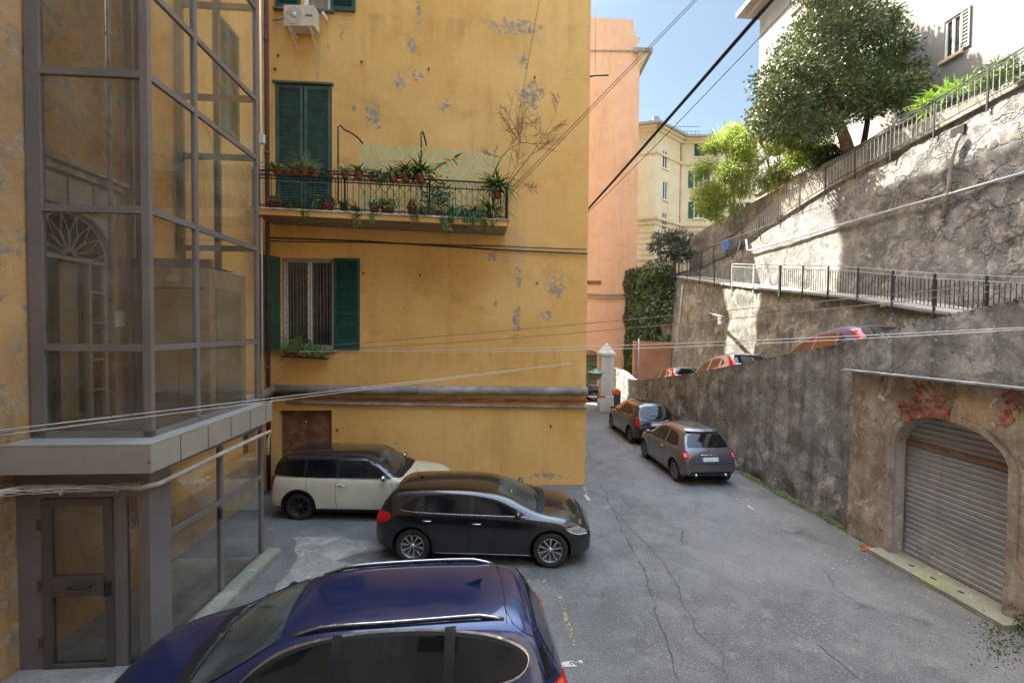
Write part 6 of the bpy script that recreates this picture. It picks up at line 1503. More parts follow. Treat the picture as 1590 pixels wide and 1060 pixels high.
    def mirror(s, x, z, mat, sz=1.0):
        for sg in (-1, 1):
            p, n = s.proj('L' if sg > 0 else 'R', x, z, 0); c = p+Vector((0, sg*.13*sz, .06)); b = B()
            b.tube([p-Vector((0, sg*.02, 0)), c-Vector((0, sg*.06, .03))], [.03, .022], 8); o = s.obj('mirror', b, M_trim)
            b = B(); seg = 12; rings = []
            for i in range(7):
                t = i/6*math.pi; b_r = math.sin(t)
                rings.append([c+Vector((.055*math.cos(t)*sz+.0, sg*.105*sz*math.cos(2*math.pi*k/seg)*max(b_r, .05)**.6, .07*sz*math.sin(2*math.pi*k/seg)*max(b_r, .05)**.6)) for k in range(seg)])
            vs = [v for r in rings for v in r]; b.add(vs, [(i*seg+k, i*seg+(k+1) % seg, (i+1)*seg+(k+1) % seg, (i+1)*seg+k) for i in range(6) for k in range(seg)]+[tuple(range(seg))[::-1], tuple(6*seg+k for k in range(seg))], True); s.obj('mirror_shell', b, mat, o)
    def handles(s, pts, mat):
        for sd_ in 'LR':
            for x, z in pts: b = B(); p, n = s.proj(sd_, x, z, .02); p0, _ = s.proj(sd_, x+.09, z, -.002); p1, _ = s.proj(sd_, x-.09, z, -.002); q0, _ = s.proj(sd_, x+.07, z, .03); q1, _ = s.proj(sd_, x-.07, z, .03); b.tube([p0, q0, q1, p1], .011, 7); s.obj('door_handle', b, mat)
    def sides(s, name, poly, mat, **k):
        for sd_ in 'LR': s.patch(name, sd_, poly, mat, **k)
    def plate(s, kind, z, eu=True):
        w = .26; p, n = s.proj(kind, 0, z, .012); o = s.patch('number_plate', kind, [(-w, z-.055), (w, z-.055), (w, z+.055), (-w, z+.055)], M_plate, off=.016, it=0)
        for sg in (-1, 1): s.patch('plate_band', kind, sorted([(sg*w, z-.055), (sg*(w-.045), z-.055)])+sorted([(sg*w, z+.055), (sg*(w-.045), z+.055)], reverse=True), M_blueband, off=.018, it=0, parent=o)
    def wipers(s, pts):
        for a, c in pts: s.line('wiper', 'F', [a, c], M_trim, .008, .02, 0)
SIDE = lambda pts: pts
# ---------------- blue suv (nose to the left, nearest)
P_blue = paint('deep_blue_paint', (.004, .015, .085), .45, .2, .3, .06, (.22, .24, .27))
spec = dict(L=4.44, W=1.82, axles=(1.40, -1.27), wr=.345, paint=P_blue, zlow=.36, tum=.50, roofr=.10,
  top=[(-2.22, .62), (-2.20, .84), (-2.15, .98), (-2.06, 1.10), (-1.93, 1.31), (-1.86, 1.43), (-1.6, 1.49), (-1.0, 1.53), (-.2, 1.545), (.3, 1.50), (.55, 1.42), (.9, 1.26), (1.22, 1.10), (1.36, 1.045), (1.8, .97), (2.05, .89), (2.17, .78), (2.22, .60)],
  wid=[(-2.22, .80), (-2.12, .90), (-1.8, .97), (-1.2, 1), (1.2, 1), (1.8, .955), (2.05, .87), (2.22, .70)],
  belt=[(-2.22, .80), (-1.9, 1.0), (-1.2, 1.06), (0, 1.02), (1.1, .99), (1.7, .90), (2.22, .70)], bot=[(-2.22, .36), (-1.9, .24), (-1, .2), (1, .2), (1.9, .2), (2.22, .30)],
  st=[-2.0, .1, .7, 1.05, 1.5])
CX1 = Car('blue_suv', 'dark metallic blue suv parked nearest the camera, cut off by the bottom edge', (-1.69, 4.56, 0), R(187.9), spec)
c_ = CX1
glassy = [(1.02, 1.035), (.80, 1.15), (.55, 1.30), (.28, 1.40), (-.1, 1.452), (-.7, 1.452), (-1.15, 1.42), (-1.50, 1.36), (-1.78, 1.22), (-1.70, 1.13), (-1.4, 1.10), (-.7, 1.07), (.2, 1.045)]
c_.sides('window_surround', [(x*1.0+(.034 if x > 0 else -.042), z+(.036 if z > 1.2 else -.024)) for x, z in glassy], M_chrome, off=.006)
c_.sides('window_surround_inner', [(x*1.0+(.02 if x > 0 else -.03), z+(.022 if z > 1.2 else -.012)) for x, z in glassy], M_trim, off=.008)
c_.sides('side_window', glassy, M_cglass, off=.011)
for x0, x1 in ((-.02, -.10), (-1.02, -1.12)): c_.sides('window_pillar', [(x0+.02, 1.035), (x0, 1.475), (x1, 1.475), (x1+.04, 1.035)], M_trim, off=.0135, it=0)
c_.patch('windscreen', 'F', [(-.66, 1.10), (.66, 1.10), (.60, 1.30), (.50, 1.44), (.25, 1.465), (-.25, 1.465), (-.50, 1.44), (-.57, 1.30)], M_wglassc, off=.006, it=1)
c_.line('windscreen_seal', 'F', [(-.66, 1.10), (-.62, 1.28), (-.50, 1.455), (0, 1.48), (.50, 1.455), (.62, 1.28), (.66, 1.10)], M_trim, .008, .004, 1)
c_.patch('cowl_grille', 'T', [(1.36, -.62), (1.27, -.70), (1.17, -.66), (1.23, 0), (1.17, .66), (1.27, .70), (1.36, .62), (1.42, 0)], M_trim, off=.006, it=1)
c_.wipers([((.55, 1.115), (-.15, 1.16)), ((-.15, 1.115), (-.60, 1.22))])
c_.patch('rear_window', 'B', [(-.60, 1.08), (.60, 1.08), (.57, 1.20), (.50, 1.355), (.2, 1.38), (-.2, 1.38), (-.50, 1.355), (-.57, 1.20)], M_cglass, off=.008)
c_.sides('rear_quarter_glass', [(-1.85, 1.37), (-1.98, 1.33), (-2.12, 1.06), (-1.97, 1.03)], M_cglass, off=.008, it=1)
c_.seams([('T', [(-1.60, -.62), (-1.63, 0), (-1.60, .62)]), ('T', [(.42, -.56), (.50, 0), (.42, .56)])], .004)
for sd_ in 'LR':
    c_.seams([(sd_, [(-1.60, 1.50), (-1.68, 1.42), (-1.98, 1.27), (-2.08, 1.05)]), (sd_, [(-.04, 1.03), (-.06, .6), (-.08, .36)]), (sd_, [(-1.05, 1.06), (-1.12, .8), (-.98, .45)]), (sd_, [(1.08, 1.0), (1.02, .7), (1.0, .36)])])
for sg in (-1, 1):
    b = B(); q = []
    for i in range(25):
        t = i/24; x = lerp(.34, -1.58, t); y = sg*(.515+.03*math.sin(t*3.14)); p, n = c_.proj('T', x, y, 0); q.append(p+Vector((0, 0, .004+.042*min(1, 8*t, 8*(1-t)))))
    b.tube(q, .014, 8); 
    c_.obj('roof_rail', b, M_chrome)
    b = B(); b.tube([p-Vector((0, 0, .020)) for p in q], .013, 6); c_.obj('rail_gasket', b, M_trim)
b = B(); p, n = c_.proj('T', -1.32, 0, 0); b.prism([p+Vector((.13, -.012, -.005)), p+Vector((-.06, -.022, -.005)), p+Vector((-.09, -.012, .055)), p+Vector((-.05, -.01, .055))], (0, .03, 0)); c_.obj('antenna_fin', b, P_blue)
c_.sides('tail_light', [(-1.86, .98), (-1.88, .86), (-2.02, .80), (-2.17, .80), (-2.20, .92), (-2.10, 1.0)], M_redlamp, off=.012, it=1)
c_.patch('tail_light', 'B', [(.50, .84), (.80, .82), (.86, .90), (.82, .97), (.52, .94)], M_redlamp, off=.012, it=1); c_.patch('tail_light', 'B', [(-.50, .84), (-.80, .82), (-.86, .90), (-.82, .97), (-.52, .94)], M_redlamp, off=.012, it=1)
c_.sides('indicator_lens', [(-1.90, .975), (-1.95, .93), (-2.12, .93), (-2.10, .985)], M_orlamp, off=.016, it=1)
c_.sides('headlight', [(1.98, .74), (1.80, .80), (1.86, .70), (2.12, .60), (2.16, .68)], M_headl, off=.008, it=1)
for sg in (-1, 1): c_.patch('kidney_grille', 'F', [(sg*.04, .50), (sg*.30, .50), (sg*.34, .62), (sg*.30, .72), (sg*.04, .72)], M_trim, off=.01, it=1)
for sg in (-1, 1): c_.line('hood_crease', 'T', [(1.25, sg*.60), (1.7, sg*.50), (2.1, sg*.38)], P_blue, .006, -.002, 1)
c_.line('hood_gap', 'T', [(1.26, -.74), (1.7, -.72), (2.06, -.58), (2.13, 0), (2.06, .58), (1.7, .72), (1.26, .74)], M_seam, .0035, 0, 2)
c_.plate('B', .72); c_.mirror(.84, .98, P_blue, 1.15); c_.handles([(-.22, .93), (-1.18, .96)], P_blue); c_.wheels('grey')
# ---------------- black hatchback (nose to the right)
P_black = paint('black_paint', (.004, .0045, .006), .0, 0, .25, .025)
spec = dict(L=4.07, W=1.75, axles=(1.255, -1.30), wr=.325, paint=P_black, zlow=.20, tum=.42,
  top=[(-2.035, .60), (-2.02, .86), (-1.97, .98), (-1.86, 1.106), (-1.70, 1.278), (-1.62, 1.304), (-1.2, 1.334), (-.5, 1.347), (0, 1.321), (.35, 1.244), (.75, 1.081), (1.0, 0.986), (1.12, .955), (1.6, .87), (1.85, .79), (1.98, .66), (2.035, .50)],
  wid=[(-2.035, .80), (-1.95, .90), (-1.6, .97), (-1.2, 1), (1.0, 1), (1.55, .96), (1.85, .86), (2.035, .66)],
  belt=[(-2.035, .78), (-1.7, .95), (-1.0, .955), (0, .93), (.9, .89), (1.5, .82), (2.035, .60)], bot=[(-2.035, .30), (-1.7, .2), (-1, .17), (1, .17), (1.8, .16), (2.035, .24)], st=[-1.9, .15, .55, .9, 1.3])
c_ = CPO = Car('black_hatchback', 'glossy black five door hatchback with two tone alloy wheels parked crosswise in the middle', (-.47, 8.80, 0), R(-2.5), spec)
gl = [(.80, .945), (.60, 1.038), (.30, 1.149), (-.05, 1.218), (-.5, 1.248), (-1.0, 1.235), (-1.28, 1.201), (-1.52, 1.029), (-1.50, 0.986), (-1.30, .985), (-.6, .965)]
c_.sides('window_surround', [(x+(.03 if x > 0 else -.025), z+(.022 if z > 1.1 else -.022)) for x, z in gl], M_trim, off=.005)
c_.sides('side_window', gl, M_cglass, off=.009)
for x0, x1 in ((-.18, -.27), (-1.10, -1.17)): c_.sides('window_pillar', [(x0+.02, .95), (x0, 1.235), (x1, 1.235), (x1+.02 if x1 > -1 else x1-.12, .95)], M_trim, off=.0115, it=0)
for sd_ in 'LR': c_.line('chrome_strip', sd_, [(.86, .925), (.2, .94), (-.8, .955), (-1.40, .975), (-1.56, 1.003)], M_chrome, .006, .008, 1)
c_.patch('windscreen', 'F', [(-.64, .985), (.64, .985), (.58, 1.124), (.50, 1.270), (0, 1.300), (-.50, 1.270), (-.58, 1.124)], M_wglassc, off=.005, it=1)
c_.patch('cowl_grille', 'T', [(1.13, -.60), (1.06, -.68), (.97, -.66), (1.02, 0), (.97, .66), (1.06, .68), (1.13, .60), (1.19, 0)], M_trim, off=.006, it=1)
c_.wipers([((-.55, 0.986), (.10, 1.020)), ((.15, 0.986), (.58, 1.029))])
c_.patch('rear_window', 'B', [(-.56, 1.020), (.56, 1.020), (.54, 1.124), (.46, 1.244), (-.46, 1.244), (-.54, 1.124)], M_cglass, off=.007, it=1)
for sd_ in 'LR': c_.seams([(sd_, [(-.22, .94), (-.24, .5), (-.26, .26)]), (sd_, [(-1.12, .95), (-1.20, .78), (-1.02, .55), (-.92, .26)]), (sd_, [(.82, .9), (.86, .6), (.84, .26)])]); c_.line('sill_strip', sd_, [(.88, .235), (-.88, .235)], M_greyalloy, .010, .004, 0)
c_.line('hood_gap', 'T', [(1.06, -.70), (1.5, -.69), (1.85, -.52), (1.93, 0), (1.85, .52), (1.5, .69), (1.06, .70)], M_seam, .003, 0, 2)
for sd_, sg in (('R', -1), ('L', 1)): c_.patch('headlight', sd_, [(1.52, .74), (1.75, .76), (1.92, .66), (1.93, .60), (1.76, .61), (1.60, .66)], M_headl, off=.008, it=1); c_.line('daylight_strip', sd_, [(1.56, .71), (1.72, .625), (1.92, .61)], M_whitepl, .006, .012, 1)
c_.sides('tail_light', [(-1.72, .93), (-1.70, .84), (-1.84, .76), (-1.99, .74), (-1.99, .90), (-1.88, .95)], M_redlamp, off=.010, it=1)
c_.patch('tail_light', 'B', [(.46, .80), (.72, .76), (.78, .86), (.72, .93), (.48, .90)], M_redlamp, off=.01, it=1); c_.patch('tail_light', 'B', [(-.46, .80), (-.72, .76), (-.78, .86), (-.72, .93), (-.48, .90)], M_redlamp, off=.01, it=1)
b = B(); p, n = c_.proj('T', -1.32, 0, 0); b.tube([p, p+Vector((-.13, 0, .17))], [.006, .003], 5); b.lathe([(.03, 0), (.012, .03), (0, .03)], p, 8); c_.obj('antenna', b, M_trim)
for sd_ in 'LR': c_.patch('grille', 'F', [(-.62, .50), (.62, .50), (.60, .60), (-.60, .60)], M_trim, off=.006, it=1) if sd_ == 'L' else None
b = B(); p, n = c_.proj('F', -.30, 1.20, .012); b.box(p, (.01, .07, .05)); c_.obj('windscreen_sticker', b, M_whitepl)
c_.plate('B', .62); c_.plate('F', .38); c_.mirror(.66, .95, P_black); c_.handles([(-.10, .80), (-1.02, .83)], M_chrome); c_.wheels('two')
c_.T.scale = (.975, .975, .975)
# ---------------- cream and black long hatch
P_cream = paint('cream_paint', (.62, .57, .44), .0, 0, .35, .25, (.30, .25, .18))
P_rblack = paint('black_roof_paint', (.010, .011, .016), .0, 0, .22, .08)
spec = dict(L=3.96, W=1.68, axles=(1.24, -1.31), wr=.305, paint=P_cream, roofpaint=P_rblack, zlow=.30, tum=.27, roofr=.10,
  roofz=lambda x, y: 1.0 if x < -1.70 else (1.26 if x < .15 else (.985 if x < .85 else 9)),
  top=[(-1.98, .58), (-1.965, .92), (-1.93, 1.10), (-1.86, 1.32), (-1.78, 1.385), (-1.3, 1.415), (-.5, 1.42), (.05, 1.40), (.30, 1.34), (.55, 1.18), (.80, 1.0), (.90, .96), (1.4, .91), (1.75, .84), (1.92, .70), (1.98, .50)],
  wid=[(-1.98, .84), (-1.90, .92), (-1.6, .98), (-1.2, 1), (1.0, 1), (1.5, .97), (1.8, .86), (1.98, .68)],
  belt=[(-1.98, .90), (-1.5, .955), (0, .935), (1.0, .90), (1.6, .82), (1.98, .62)], bot=[(-1.98, .30), (-1.7, .19), (-1, .16), (1, .16), (1.8, .18), (1.98, .26)], st=[-1.9, -1.6, .15, .45, .68, 1.1])
c_ = CMI = Car('cream_estate_car', 'cream car with black roof and black wheels parked by the brown cellar door', (-3.35, 10.62, 0), R(-1), spec)
gl = [(.74, .95), (.56, 1.09), (.36, 1.255), (.24, 1.30), (-.5, 1.315), (-1.2, 1.305), (-1.72, 1.27), (-1.80, 1.2), (-1.84, .985), (-1.0, .965)]
c_.sides('side_window', gl, M_cglass, off=.006, it=1)
for x0, x1 in ((-.42, -.48), (-1.16, -1.2)): c_.sides('window_pillar', [(x0, .96), (x0, 1.32), (x1, 1.32), (x1, .96)], M_trim, off=.009, it=0)
c_.sides('roof_pillar_paint', [(.82, .97), (.42, 1.30), (.20, 1.37), (.12, 1.335), (.30, 1.275), (.62, 1.03), (.70, .96)], P_rblack, off=.011, it=1)
c_.sides('rear_pillar', [(-1.80, 1.28), (-1.94, 1.10), (-1.97, .75), (-1.90, .72), (-1.86, .98), (-1.78, 1.0)], M_trim, off=.010, it=1)
for sd_ in 'LR': c_.line('chrome_strip', sd_, [(.74, .935), (-.5, .955), (-1.84, .970)], M_chrome, .006, .006, 0)
c_.patch('windscreen', 'F', [(-.66, .99), (.66, .99), (.64, 1.1), (.56, 1.31), (0, 1.345), (-.56, 1.31), (-.64, 1.1)], M_wglassc, off=.005, it=1)
c_.patch('cowl_grille', 'T', [(.95, -.62), (.86, -.72), (.76, -.70), (.80, 0), (.76, .70), (.86, .72), (.95, .62), (.99, 0)], M_trim, off=.006, it=1)
c_.wipers([((-.55, 1.0), (.05, 1.06)), ((.1, 1.0), (.58, 1.07))])
c_.sides('wheel_arch_trim', [(-1.31+.40*math.cos(R(a)), .31+.40*math.sin(R(a))) for a in range(-8, 189, 14)]+[(-1.31+.355*math.cos(R(a)), .31+.355*math.sin(R(a))) for a in range(188, -9, -14)], M_trim, off=.012, it=0)
c_.sides('wheel_arch_trim', [(1.24+.40*math.cos(R(a)), .31+.40*math.sin(R(a))) for a in range(-8, 189, 14)]+[(1.24+.355*math.cos(R(a)), .31+.355*math.sin(R(a))) for a in range(188, -9, -14)], M_trim, off=.012, it=0)
for sd_ in 'LR': c_.seams([(sd_, [(-.46, .95), (-.50, .6), (-.44, .3)]), (sd_, [(-1.12, .96), (-1.15, .7), (-1.0, .5), (-.95, .33)]), (sd_, [(.74, .92), (.80, .6), (.76, .3)])])
c_.patch('rear_window', 'B', [(-.56, 1.02), (.56, 1.02), (.52, 1.28), (-.52, 1.28)], M_cglass, off=.006, it=1)
c_.sides('tail_light', [(-1.955, .88), (-1.965, .66), (-1.90, .66), (-1.89, .86)], M_redlamp, off=.013, it=1)
for sd_ in 'LR': c_.patch('side_indicator', sd_, [(.86, .80), (.98, .80), (.94, .86), (.86, .86)], M_chrome, off=.008, it=1)
c_.patch('headlight', 'L', [(1.55, .80), (1.75, .78), (1.80, .66), (1.62, .62), (1.52, .70)], M_headl, off=.008); c_.patch('headlight', 'R', [(1.55, .80), (1.75, .78), (1.80, .66), (1.62, .62), (1.52, .70)], M_headl, off=.008)
c_.mirror(.60, .95, M_chrome); c_.handles([(-.34, .80)], M_chrome); c_.wheels('dark')
# ---------------- grey small car (seen from behind)
P_grey = paint('graphite_paint', (.10, .10, .112), .5, .2, .3, .12)
spec = dict(L=3.57, W=1.63, axles=(1.10, -1.20), wr=.30, paint=P_grey, zlow=.22, tum=.40, roofr=.12,
  top=[(-1.785, .50), (-1.78, .74), (-1.72, .90), (-1.60, 1.06), (-1.40, 1.33), (-1.30, 1.42), (-.9, 1.475), (-.35, 1.49), (.05, 1.44), (.35, 1.30), (.68, 1.06), (.82, .98), (1.3, .90), (1.6, .78), (1.74, .62), (1.785, .46)],
  wid=[(-1.785, .82), (-1.70, .92), (-1.4, .985), (-1.1, 1), (.9, .99), (1.35, .95), (1.6, .84), (1.785, .62)],
  belt=[(-1.785, .70), (-1.5, .92), (-1.0, .95), (0, .93), (.8, .89), (1.3, .80), (1.785, .58)], bot=[(-1.785, .32), (-1.5, .2), (-1, .16), (1, .16), (1.5, .17), (1.785, .24)], st=[-1.5, .2, .5, 1.0])
def smallcar(name, label, loc, rz, pm, sp2=None, group=None):
    s2 = dict(spec, paint=pm); s2.update(sp2 or {}); return Car(name, label, loc, rz, s2, group=group)
c_ = CFI = smallcar('grey_city_car', 'small graphite grey city car seen from behind beside the ramp wall, nearer of the two', (5.32, 14.0, 0), R(94.5), P_grey)
gl = [(.56, .955), (.42, 1.09), (.20, 1.26), (-.05, 1.335), (-.5, 1.36), (-.95, 1.33), (-1.18, 1.24), (-1.30, 1.05), (-1.20, 1.0), (-.5, .975)]
c_.sides('side_window', gl, M_cglass, off=.006)
c_.sides('window_pillar', [(-.52, .96), (-.50, 1.38), (-.57, 1.38), (-.60, .96)], P_grey, off=.009, it=0)
c_.patch('rear_window', 'B', [(-.58, 1.04), (.58, 1.04), (.56, 1.14), (.48, 1.34), (.2, 1.37), (-.2, 1.37), (-.48, 1.34), (-.56, 1.14)], M_cglass, off=.006, it=1)
c_.patch('roof_spoiler', 'B', [(-.50, 1.385), (.50, 1.385), (.46, 1.43), (-.46, 1.43)], P_grey, off=.07, it=1)
c_.patch('windscreen', 'F', [(-.62, 1.03), (.62, 1.03), (.56, 1.22), (.46, 1.40), (-.46, 1.40), (-.56, 1.22)], M_wglassc, off=.005, it=1)
for sg in (-1, 1):
    o = c_.patch('tail_light', 'B', [(sg*.60, .76), (sg*.76, .74), (sg*.74, .92), (sg*.58, .96)], M_redlamp, off=.014, it=1)
    c_.patch('lamp_inner', 'B', [(sg*.645, .80), (sg*.71, .79), (sg*.70, .89), (sg*.64, .91)], simple('lamp_centre', (.35, .30, .30), .4), off=.018, it=1, parent=o)
    c_.patch('rear_reflector', 'B', [(sg*.50, .54), (sg*.68, .55), (sg*.68, .57), (sg*.50, .565)], M_redlamp, off=.008, it=0)
    b = B(); p, n = c_.proj('B', sg*.42, .33, 0); b.cyl(p+Vector((.06, 0, 0)), p-Vector((.05, 0, 0)), .042, 14); b.cyl(p-Vector((.045, 0, 0)), p-Vector((.052, 0, 0)), .033, 14); c_.obj('exhaust_pipe', b, M_chrome)
c_.patch('rear_diffuser', 'B', [(-.60, .24), (.60, .24), (.56, .42), (-.56, .42)], M_trim, off=.008, it=1)
c_.line('bumper_line', 'B', [(-.72, .66), (-.4, .635), (.4, .635), (.72, .66)], M_seam, .005, 0, 1)
c_.line('chrome_bar', 'B', [(-.27, .86), (.27, .86)], M_chrome, .016, .01, 0); c_.plate('B', .75)
b = B(); p, n = c_.proj('B', 0, .99, .004); b.lathe([(.035, 0), (.035, .008), (0, .01)], p, 12, Matrix.Rotation(-R(70), 3, 'Y')); c_.obj('badge', b, M_redlamp)
b = B(); p, n = c_.proj('T', -.9, 0, 0); b.tube([p, p+Vector((-.03, 0, .20))], [.007, .004], 5); c_.obj('antenna', b, M_trim)
c_.line('wiper', 'B', [(0.0, 1.06), (-.30, 1.09)], M_trim, .009, .015, 0)
for sd_ in 'LR': c_.seams([(sd_, [(-.56, .96), (-.62, .6), (-.55, .28)]), (sd_, [(.60, .92), (.66, .6), (.62, .28)])])
c_.sides('sill_strip', [(.75, .22), (.75, .27), (-.80, .27), (-.80, .22)], M_greyalloy, off=.008, it=0)
c_.mirror(.50, .96, P_grey); c_.handles([(-.42, .82)], M_chrome); c_.wheels('grey')
# ---------------- dark hatch further up the lane
P_dk = paint('near_black_paint', (.014, .014, .017), .2, 0, .25, .10)
spec2 = dict(L=3.84, W=1.68, axles=(1.17, -1.22), wr=.305, paint=P_dk, zlow=.22, tum=.42, roofr=.12,
  top=[(-1.92, .50), (-1.91, .78), (-1.85, .96), (-1.72, 1.12), (-1.52, 1.36), (-1.40, 1.45), (-1.0, 1.505), (-.4, 1.52), (.05, 1.47), (.4, 1.33), (.8, 1.08), (1.0, .98), (1.4, .90), (1.72, .78), (1.87, .62), (1.92, .46)],
  wid=[(-1.92, .80), (-1.8, .92), (-1.5, .98), (-1.1, 1), (.9, .99), (1.4, .95), (1.7, .84), (1.92, .62)],
  belt=[(-1.92, .74), (-1.6, .98), (-1.0, 1.0), (0, .95), (.9, .90), (1.4, .80), (1.92, .58)], bot=[(-1.92, .32), (-1.6, .2), (-1, .16), (1, .16), (1.6, .17), (1.92, .24)], st=[-1.6, .2, .6, 1.2])
c_ = CYP = Car('black_compact_car', 'black compact hatchback seen from behind farther up the lane, next to the gate pillar', (5.22, 18.4, 0), R(94.5), spec2)
gl = [(.70, .965), (.50, 1.12), (.22, 1.30), (-.1, 1.37), (-.6, 1.385), (-1.0, 1.34), (-1.25, 1.22), (-1.30, 1.09), (-.6, 1.0)]
c_.sides('side_window', gl, M_cglass, off=.006); c_.sides('window_pillar', [(-.25, .98), (-.25, 1.40), (-.33, 1.40), (-.33, .98)], M_trim, off=.009, it=0)
c_.patch('rear_window', 'B', [(-.50, .98), (.50, .98), (.60, 1.08), (.56, 1.25), (.46, 1.38), (.2, 1.41), (-.2, 1.41), (-.46, 1.38), (-.56, 1.25), (-.60, 1.08)], M_cglass, off=.006, it=1)
c_.patch('windscreen', 'F', [(-.62, 1.03), (.62, 1.03), (.56, 1.22), (.46, 1.42), (-.46, 1.42), (-.56, 1.22)], M_wglassc, off=.005, it=1)
for sg in (-1, 1): c_.patch('tail_light', 'B', [(sg*.62, .74), (sg*.74, .72), (sg*.77, .88), (sg*.70, 1.06), (sg*.66, 1.06), (sg*.68, .90)], M_redlamp, off=.014, it=1)
for sd_ in 'LR': c_.patch('tail_light', sd_, [(-1.84, .76), (-1.78, .80), (-1.66, 1.04), (-1.70, 1.05), (-1.82, .92)], M_redlamp, off=.012, it=1); c_.line('chrome_strip', sd_, [(.72, .945), (-.6, .985), (-1.30, 1.07)], M_chrome, .007, .006, 1); c_.seams([(sd_, [(-.28, .98), (-.3, .6), (-.28, .28)]), (sd_, [(.74, .92), (.78, .6), (.74, .28)])])
c_.line('boot_chrome', 'B', [(-.48, .965), (-.3, .90), (0, .885), (.3, .90), (.48, .965)], M_chrome, .009, .006, 1)
c_.plate('B', .80); c_.line('wiper', 'B', [(0.2, 1.10), (-.22, 1.09)], M_trim, .009, .015, 0)
b = B(); p, n = c_.proj('T', -1.0, 0, 0); b.tube([p, p+Vector((-.05, 0, .16))], [.007, .004], 5); c_.obj('antenna', b, M_trim)
c_.mirror(.62, .97, P_dk); c_.handles([(-.14, .84), (-1.0, .88)], M_chrome); c_.wheels('grey')
# ---------------- cars on the ramp, seen above the wall
def rampcar(name, label, px, py, y, rz, pm, sp, lampc=M_redlamp):
    zr = RAMP(y)-.19; sl = math.atan2(RAMP(y-1.2)-RAMP(y+1.2), 2.4); s2 = dict(sp, paint=pm, lev=2); x = PY(px, py, y).x
    c_ = Car(name, label, (x, y, zr), R(rz), s2, group=None)
    c_.T.rotation_euler = (0, 0, R(rz)); e = c_.T; e.rotation_mode = 'XYZ'
    e.matrix_world = Matrix.Translation((x, y, zr)) @ Matrix.Rotation(-sl, 4, 'X') @ Matrix.Rotation(R(rz), 4, 'Z')
    c_.sides('side_window', gl, M_cglass, off=.006); c_.sides('window_pillar', [(-.25, .98), (-.25, 1.40), (-.33, 1.40), (-.33, .98)], pm, off=.009, it=0); c_.sides('window_pillar', [(-1.02, 1.0), (-.98, 1.40), (-1.04, 1.40), (-1.12, 1.0)], pm, off=.009, it=0)
    c_.patch('rear_window', 'B', [(-.58, 1.10), (.58, 1.10), (.56, 1.25), (.46, 1.40), (-.46, 1.40), (-.56, 1.25)], M_cglass, off=.006, it=1)
    c_.patch('windscreen', 'F', [(-.62, 1.03), (.62, 1.03), (.56, 1.22), (.46, 1.42), (-.46, 1.42), (-.56, 1.22)], M_wglassc, off=.005, it=1)
    for sg in (-1, 1): c_.patch('tail_light', 'B', [(sg*.60, .95), (sg*.72, .95), (sg*.60, 1.36), (sg*.54, 1.36)], lampc, off=.012, it=1)
    for sd_ in 'LR': c_.patch('tail_light', sd_, [(-1.74, .98), (-1.66, .98), (-1.42, 1.30), (-1.50, 1.31)], lampc, off=.012, it=1)
    c_.wheels('grey'); return c_
P_purple = paint('dark_violet_paint', (.06, .055, .14), .4, .1); P_silver = paint('silver_beige_paint', (.46, .42, .38), .5, .1); P_rosy = paint('pinkish_grey_paint', (.40, .37, .37), .4, .1)
rampcar('ramp_car', 'dark violet car on the ramp, roof showing above the wall, nearest of three', 1300, 520, 11.6, 95, P_purple, spec2)
rampcar('ramp_car', 'pinkish grey car on the ramp, roof showing above the wall, middle of three', 1128, 560, 16.4, 95, P_rosy, spec2)
rampcar('ramp_car', 'pale silver car on the ramp, roof barely above the wall, farthest of three', 1045, 580, 21.0, 95, P_silver, dict(spec2, top=[(x, z*.97) for x, z in spec2['top']]))
# ---------------- silver car on the upper street, facing us
p = PY(1022, 430, 36.5)
c_ = Car('silver_street_car', 'small silver car facing the railing on the upper street below the cream building', (p.x, 36.6, 8.62), R(-84), dict(spec2, paint=P_silver))
c_.sides('side_window', gl, M_cglass, off=.006); c_.patch('windscreen', 'F', [(-.62, 1.03), (.62, 1.03), (.56, 1.22), (.46, 1.42), (-.46, 1.42), (-.56, 1.22)], M_wglassc, off=.005, it=1)
c_.patch('grille', 'F', [(-.5, .46), (.5, .46), (.45, .60), (-.45, .60)], M_trim, off=.008, it=1); c_.plate('F', .40)
for sg in (-1, 1): c_.patch('headlight', 'F', [(sg*.42, .66), (sg*.62, .66), (sg*.68, .76), (sg*.50, .74)], M_headl, off=.01, it=1)
c_.mirror(.62, .97, P_silver); c_.wheels('grey')
c_ = Car('dark_car_beyond_gate', 'dark car beyond the gate pillar in front of the green garage door', (3.7, 27.6, 0), R(8), dict(spec2, paint=P_dk))
c_.sides('side_window', gl, M_cglass, off=.006); c_.patch('windscreen', 'F', [(-.62, 1.03), (.62, 1.03), (.56, 1.22), (.46, 1.42), (-.46, 1.42), (-.56, 1.22)], M_wglassc, off=.005, it=1); c_.mirror(.62, .97, P_dk); c_.wheels('grey')
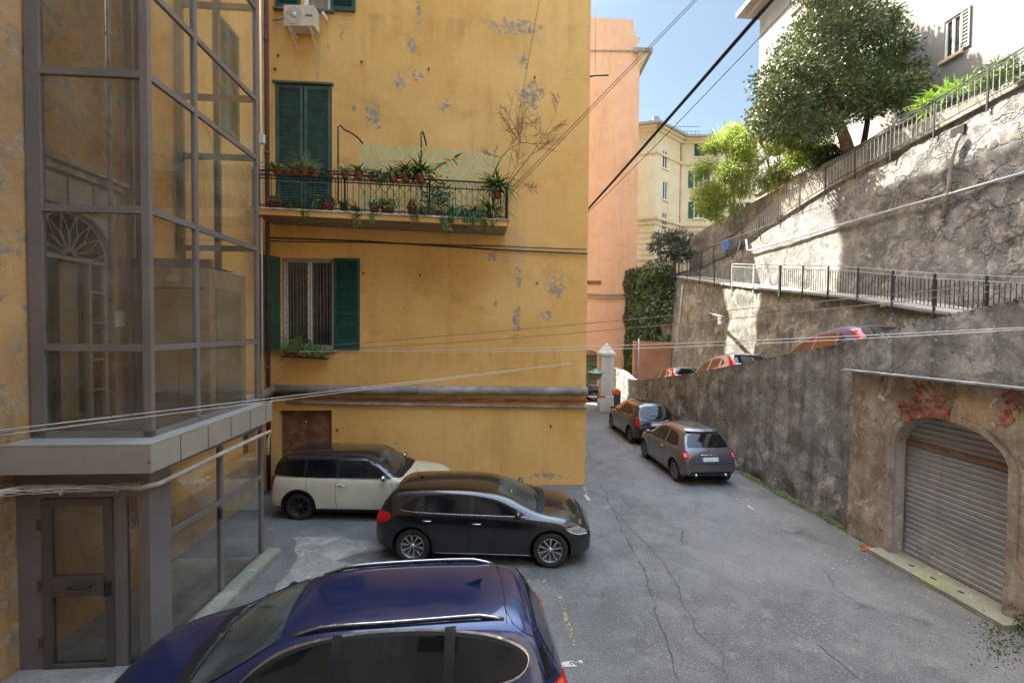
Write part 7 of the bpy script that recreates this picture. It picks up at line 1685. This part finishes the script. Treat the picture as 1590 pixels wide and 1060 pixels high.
# ================================================================== camera, light
cam = bpy.data.cameras.new('camera'); co = bpy.data.objects.new('camera', cam); COL.objects.link(co)
cam.sensor_width = 36; cam.lens = 36*F/1590; cam.clip_start = .05; cam.clip_end = 3000
c, s = math.cos(ROLL), math.sin(ROLL); cp, sp2 = math.cos(PIT), math.sin(PIT)
rt = Vector((c, -s*sp2, s*cp)); upv = Vector((-s, -c*sp2, c*cp)); bk = -Vector((0, cp, sp2))
M = Matrix((rt, upv, bk)).transposed().to_4x4(); M.translation = (0, 0, CH); co.matrix_world = M
scene.camera = co
EL = R(54); hd_ = Vector((1, -.9, 0)).normalized(); sd = Vector((hd_.x*math.cos(EL), hd_.y*math.cos(EL), -math.sin(EL)))
sl_ = bpy.data.lights.new('sun', 'SUN'); sl_.energy = 3.3; sl_.angle = R(.5); sl_.color = (1, .93, .82)
so_ = bpy.data.objects.new('sun', sl_); COL.objects.link(so_); so_.rotation_euler = sd.to_track_quat('-Z', 'Y').to_euler(); so_.location = (0, 0, 60)
w = bpy.data.worlds.new('World'); scene.world = w; w.use_nodes = True
nt = w.node_tree; nt.nodes.clear(); o = nt.nodes.new('ShaderNodeOutputWorld'); bg = nt.nodes.new('ShaderNodeBackground'); sk = nt.nodes.new('ShaderNodeTexSky')
sk.sky_type = 'NISHITA'; sk.sun_disc = False; sk.sun_elevation = EL; sk.sun_rotation = math.atan2(-hd_.x, -hd_.y); sk.air_density = 1.0; sk.dust_density = 1.5; sk.ozone_density = 1.6; sk.altitude = 50
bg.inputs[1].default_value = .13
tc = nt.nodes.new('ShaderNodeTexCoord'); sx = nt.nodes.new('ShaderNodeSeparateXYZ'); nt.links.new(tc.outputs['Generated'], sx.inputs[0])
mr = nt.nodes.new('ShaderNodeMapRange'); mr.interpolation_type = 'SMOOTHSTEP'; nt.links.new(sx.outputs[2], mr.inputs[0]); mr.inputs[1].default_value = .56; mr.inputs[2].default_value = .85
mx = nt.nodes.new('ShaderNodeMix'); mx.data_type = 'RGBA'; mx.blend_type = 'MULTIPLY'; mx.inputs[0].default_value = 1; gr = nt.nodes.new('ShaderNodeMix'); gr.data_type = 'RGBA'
nt.links.new(mr.outputs[0], gr.inputs[0]); gr.inputs[6].default_value = (.27, .26, .215, 1); gr.inputs[7].default_value = (3.08, 2.6, 1.93, 1)  # low sky dimmed, overhead sky multiplied brighter to fill the shaded court
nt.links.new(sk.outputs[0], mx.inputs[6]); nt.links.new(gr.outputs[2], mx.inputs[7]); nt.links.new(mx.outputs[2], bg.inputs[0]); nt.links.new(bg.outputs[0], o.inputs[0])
scene.view_settings.view_transform = 'Standard'; scene.view_settings.look = 'None'; scene.view_settings.exposure = 3.05; scene.view_settings.gamma = 1
scene.render.engine = 'CYCLES'; scene.cycles.max_bounces = 8; scene.cycles.transparent_max_bounces = 16; scene.cycles.diffuse_bounces = 5
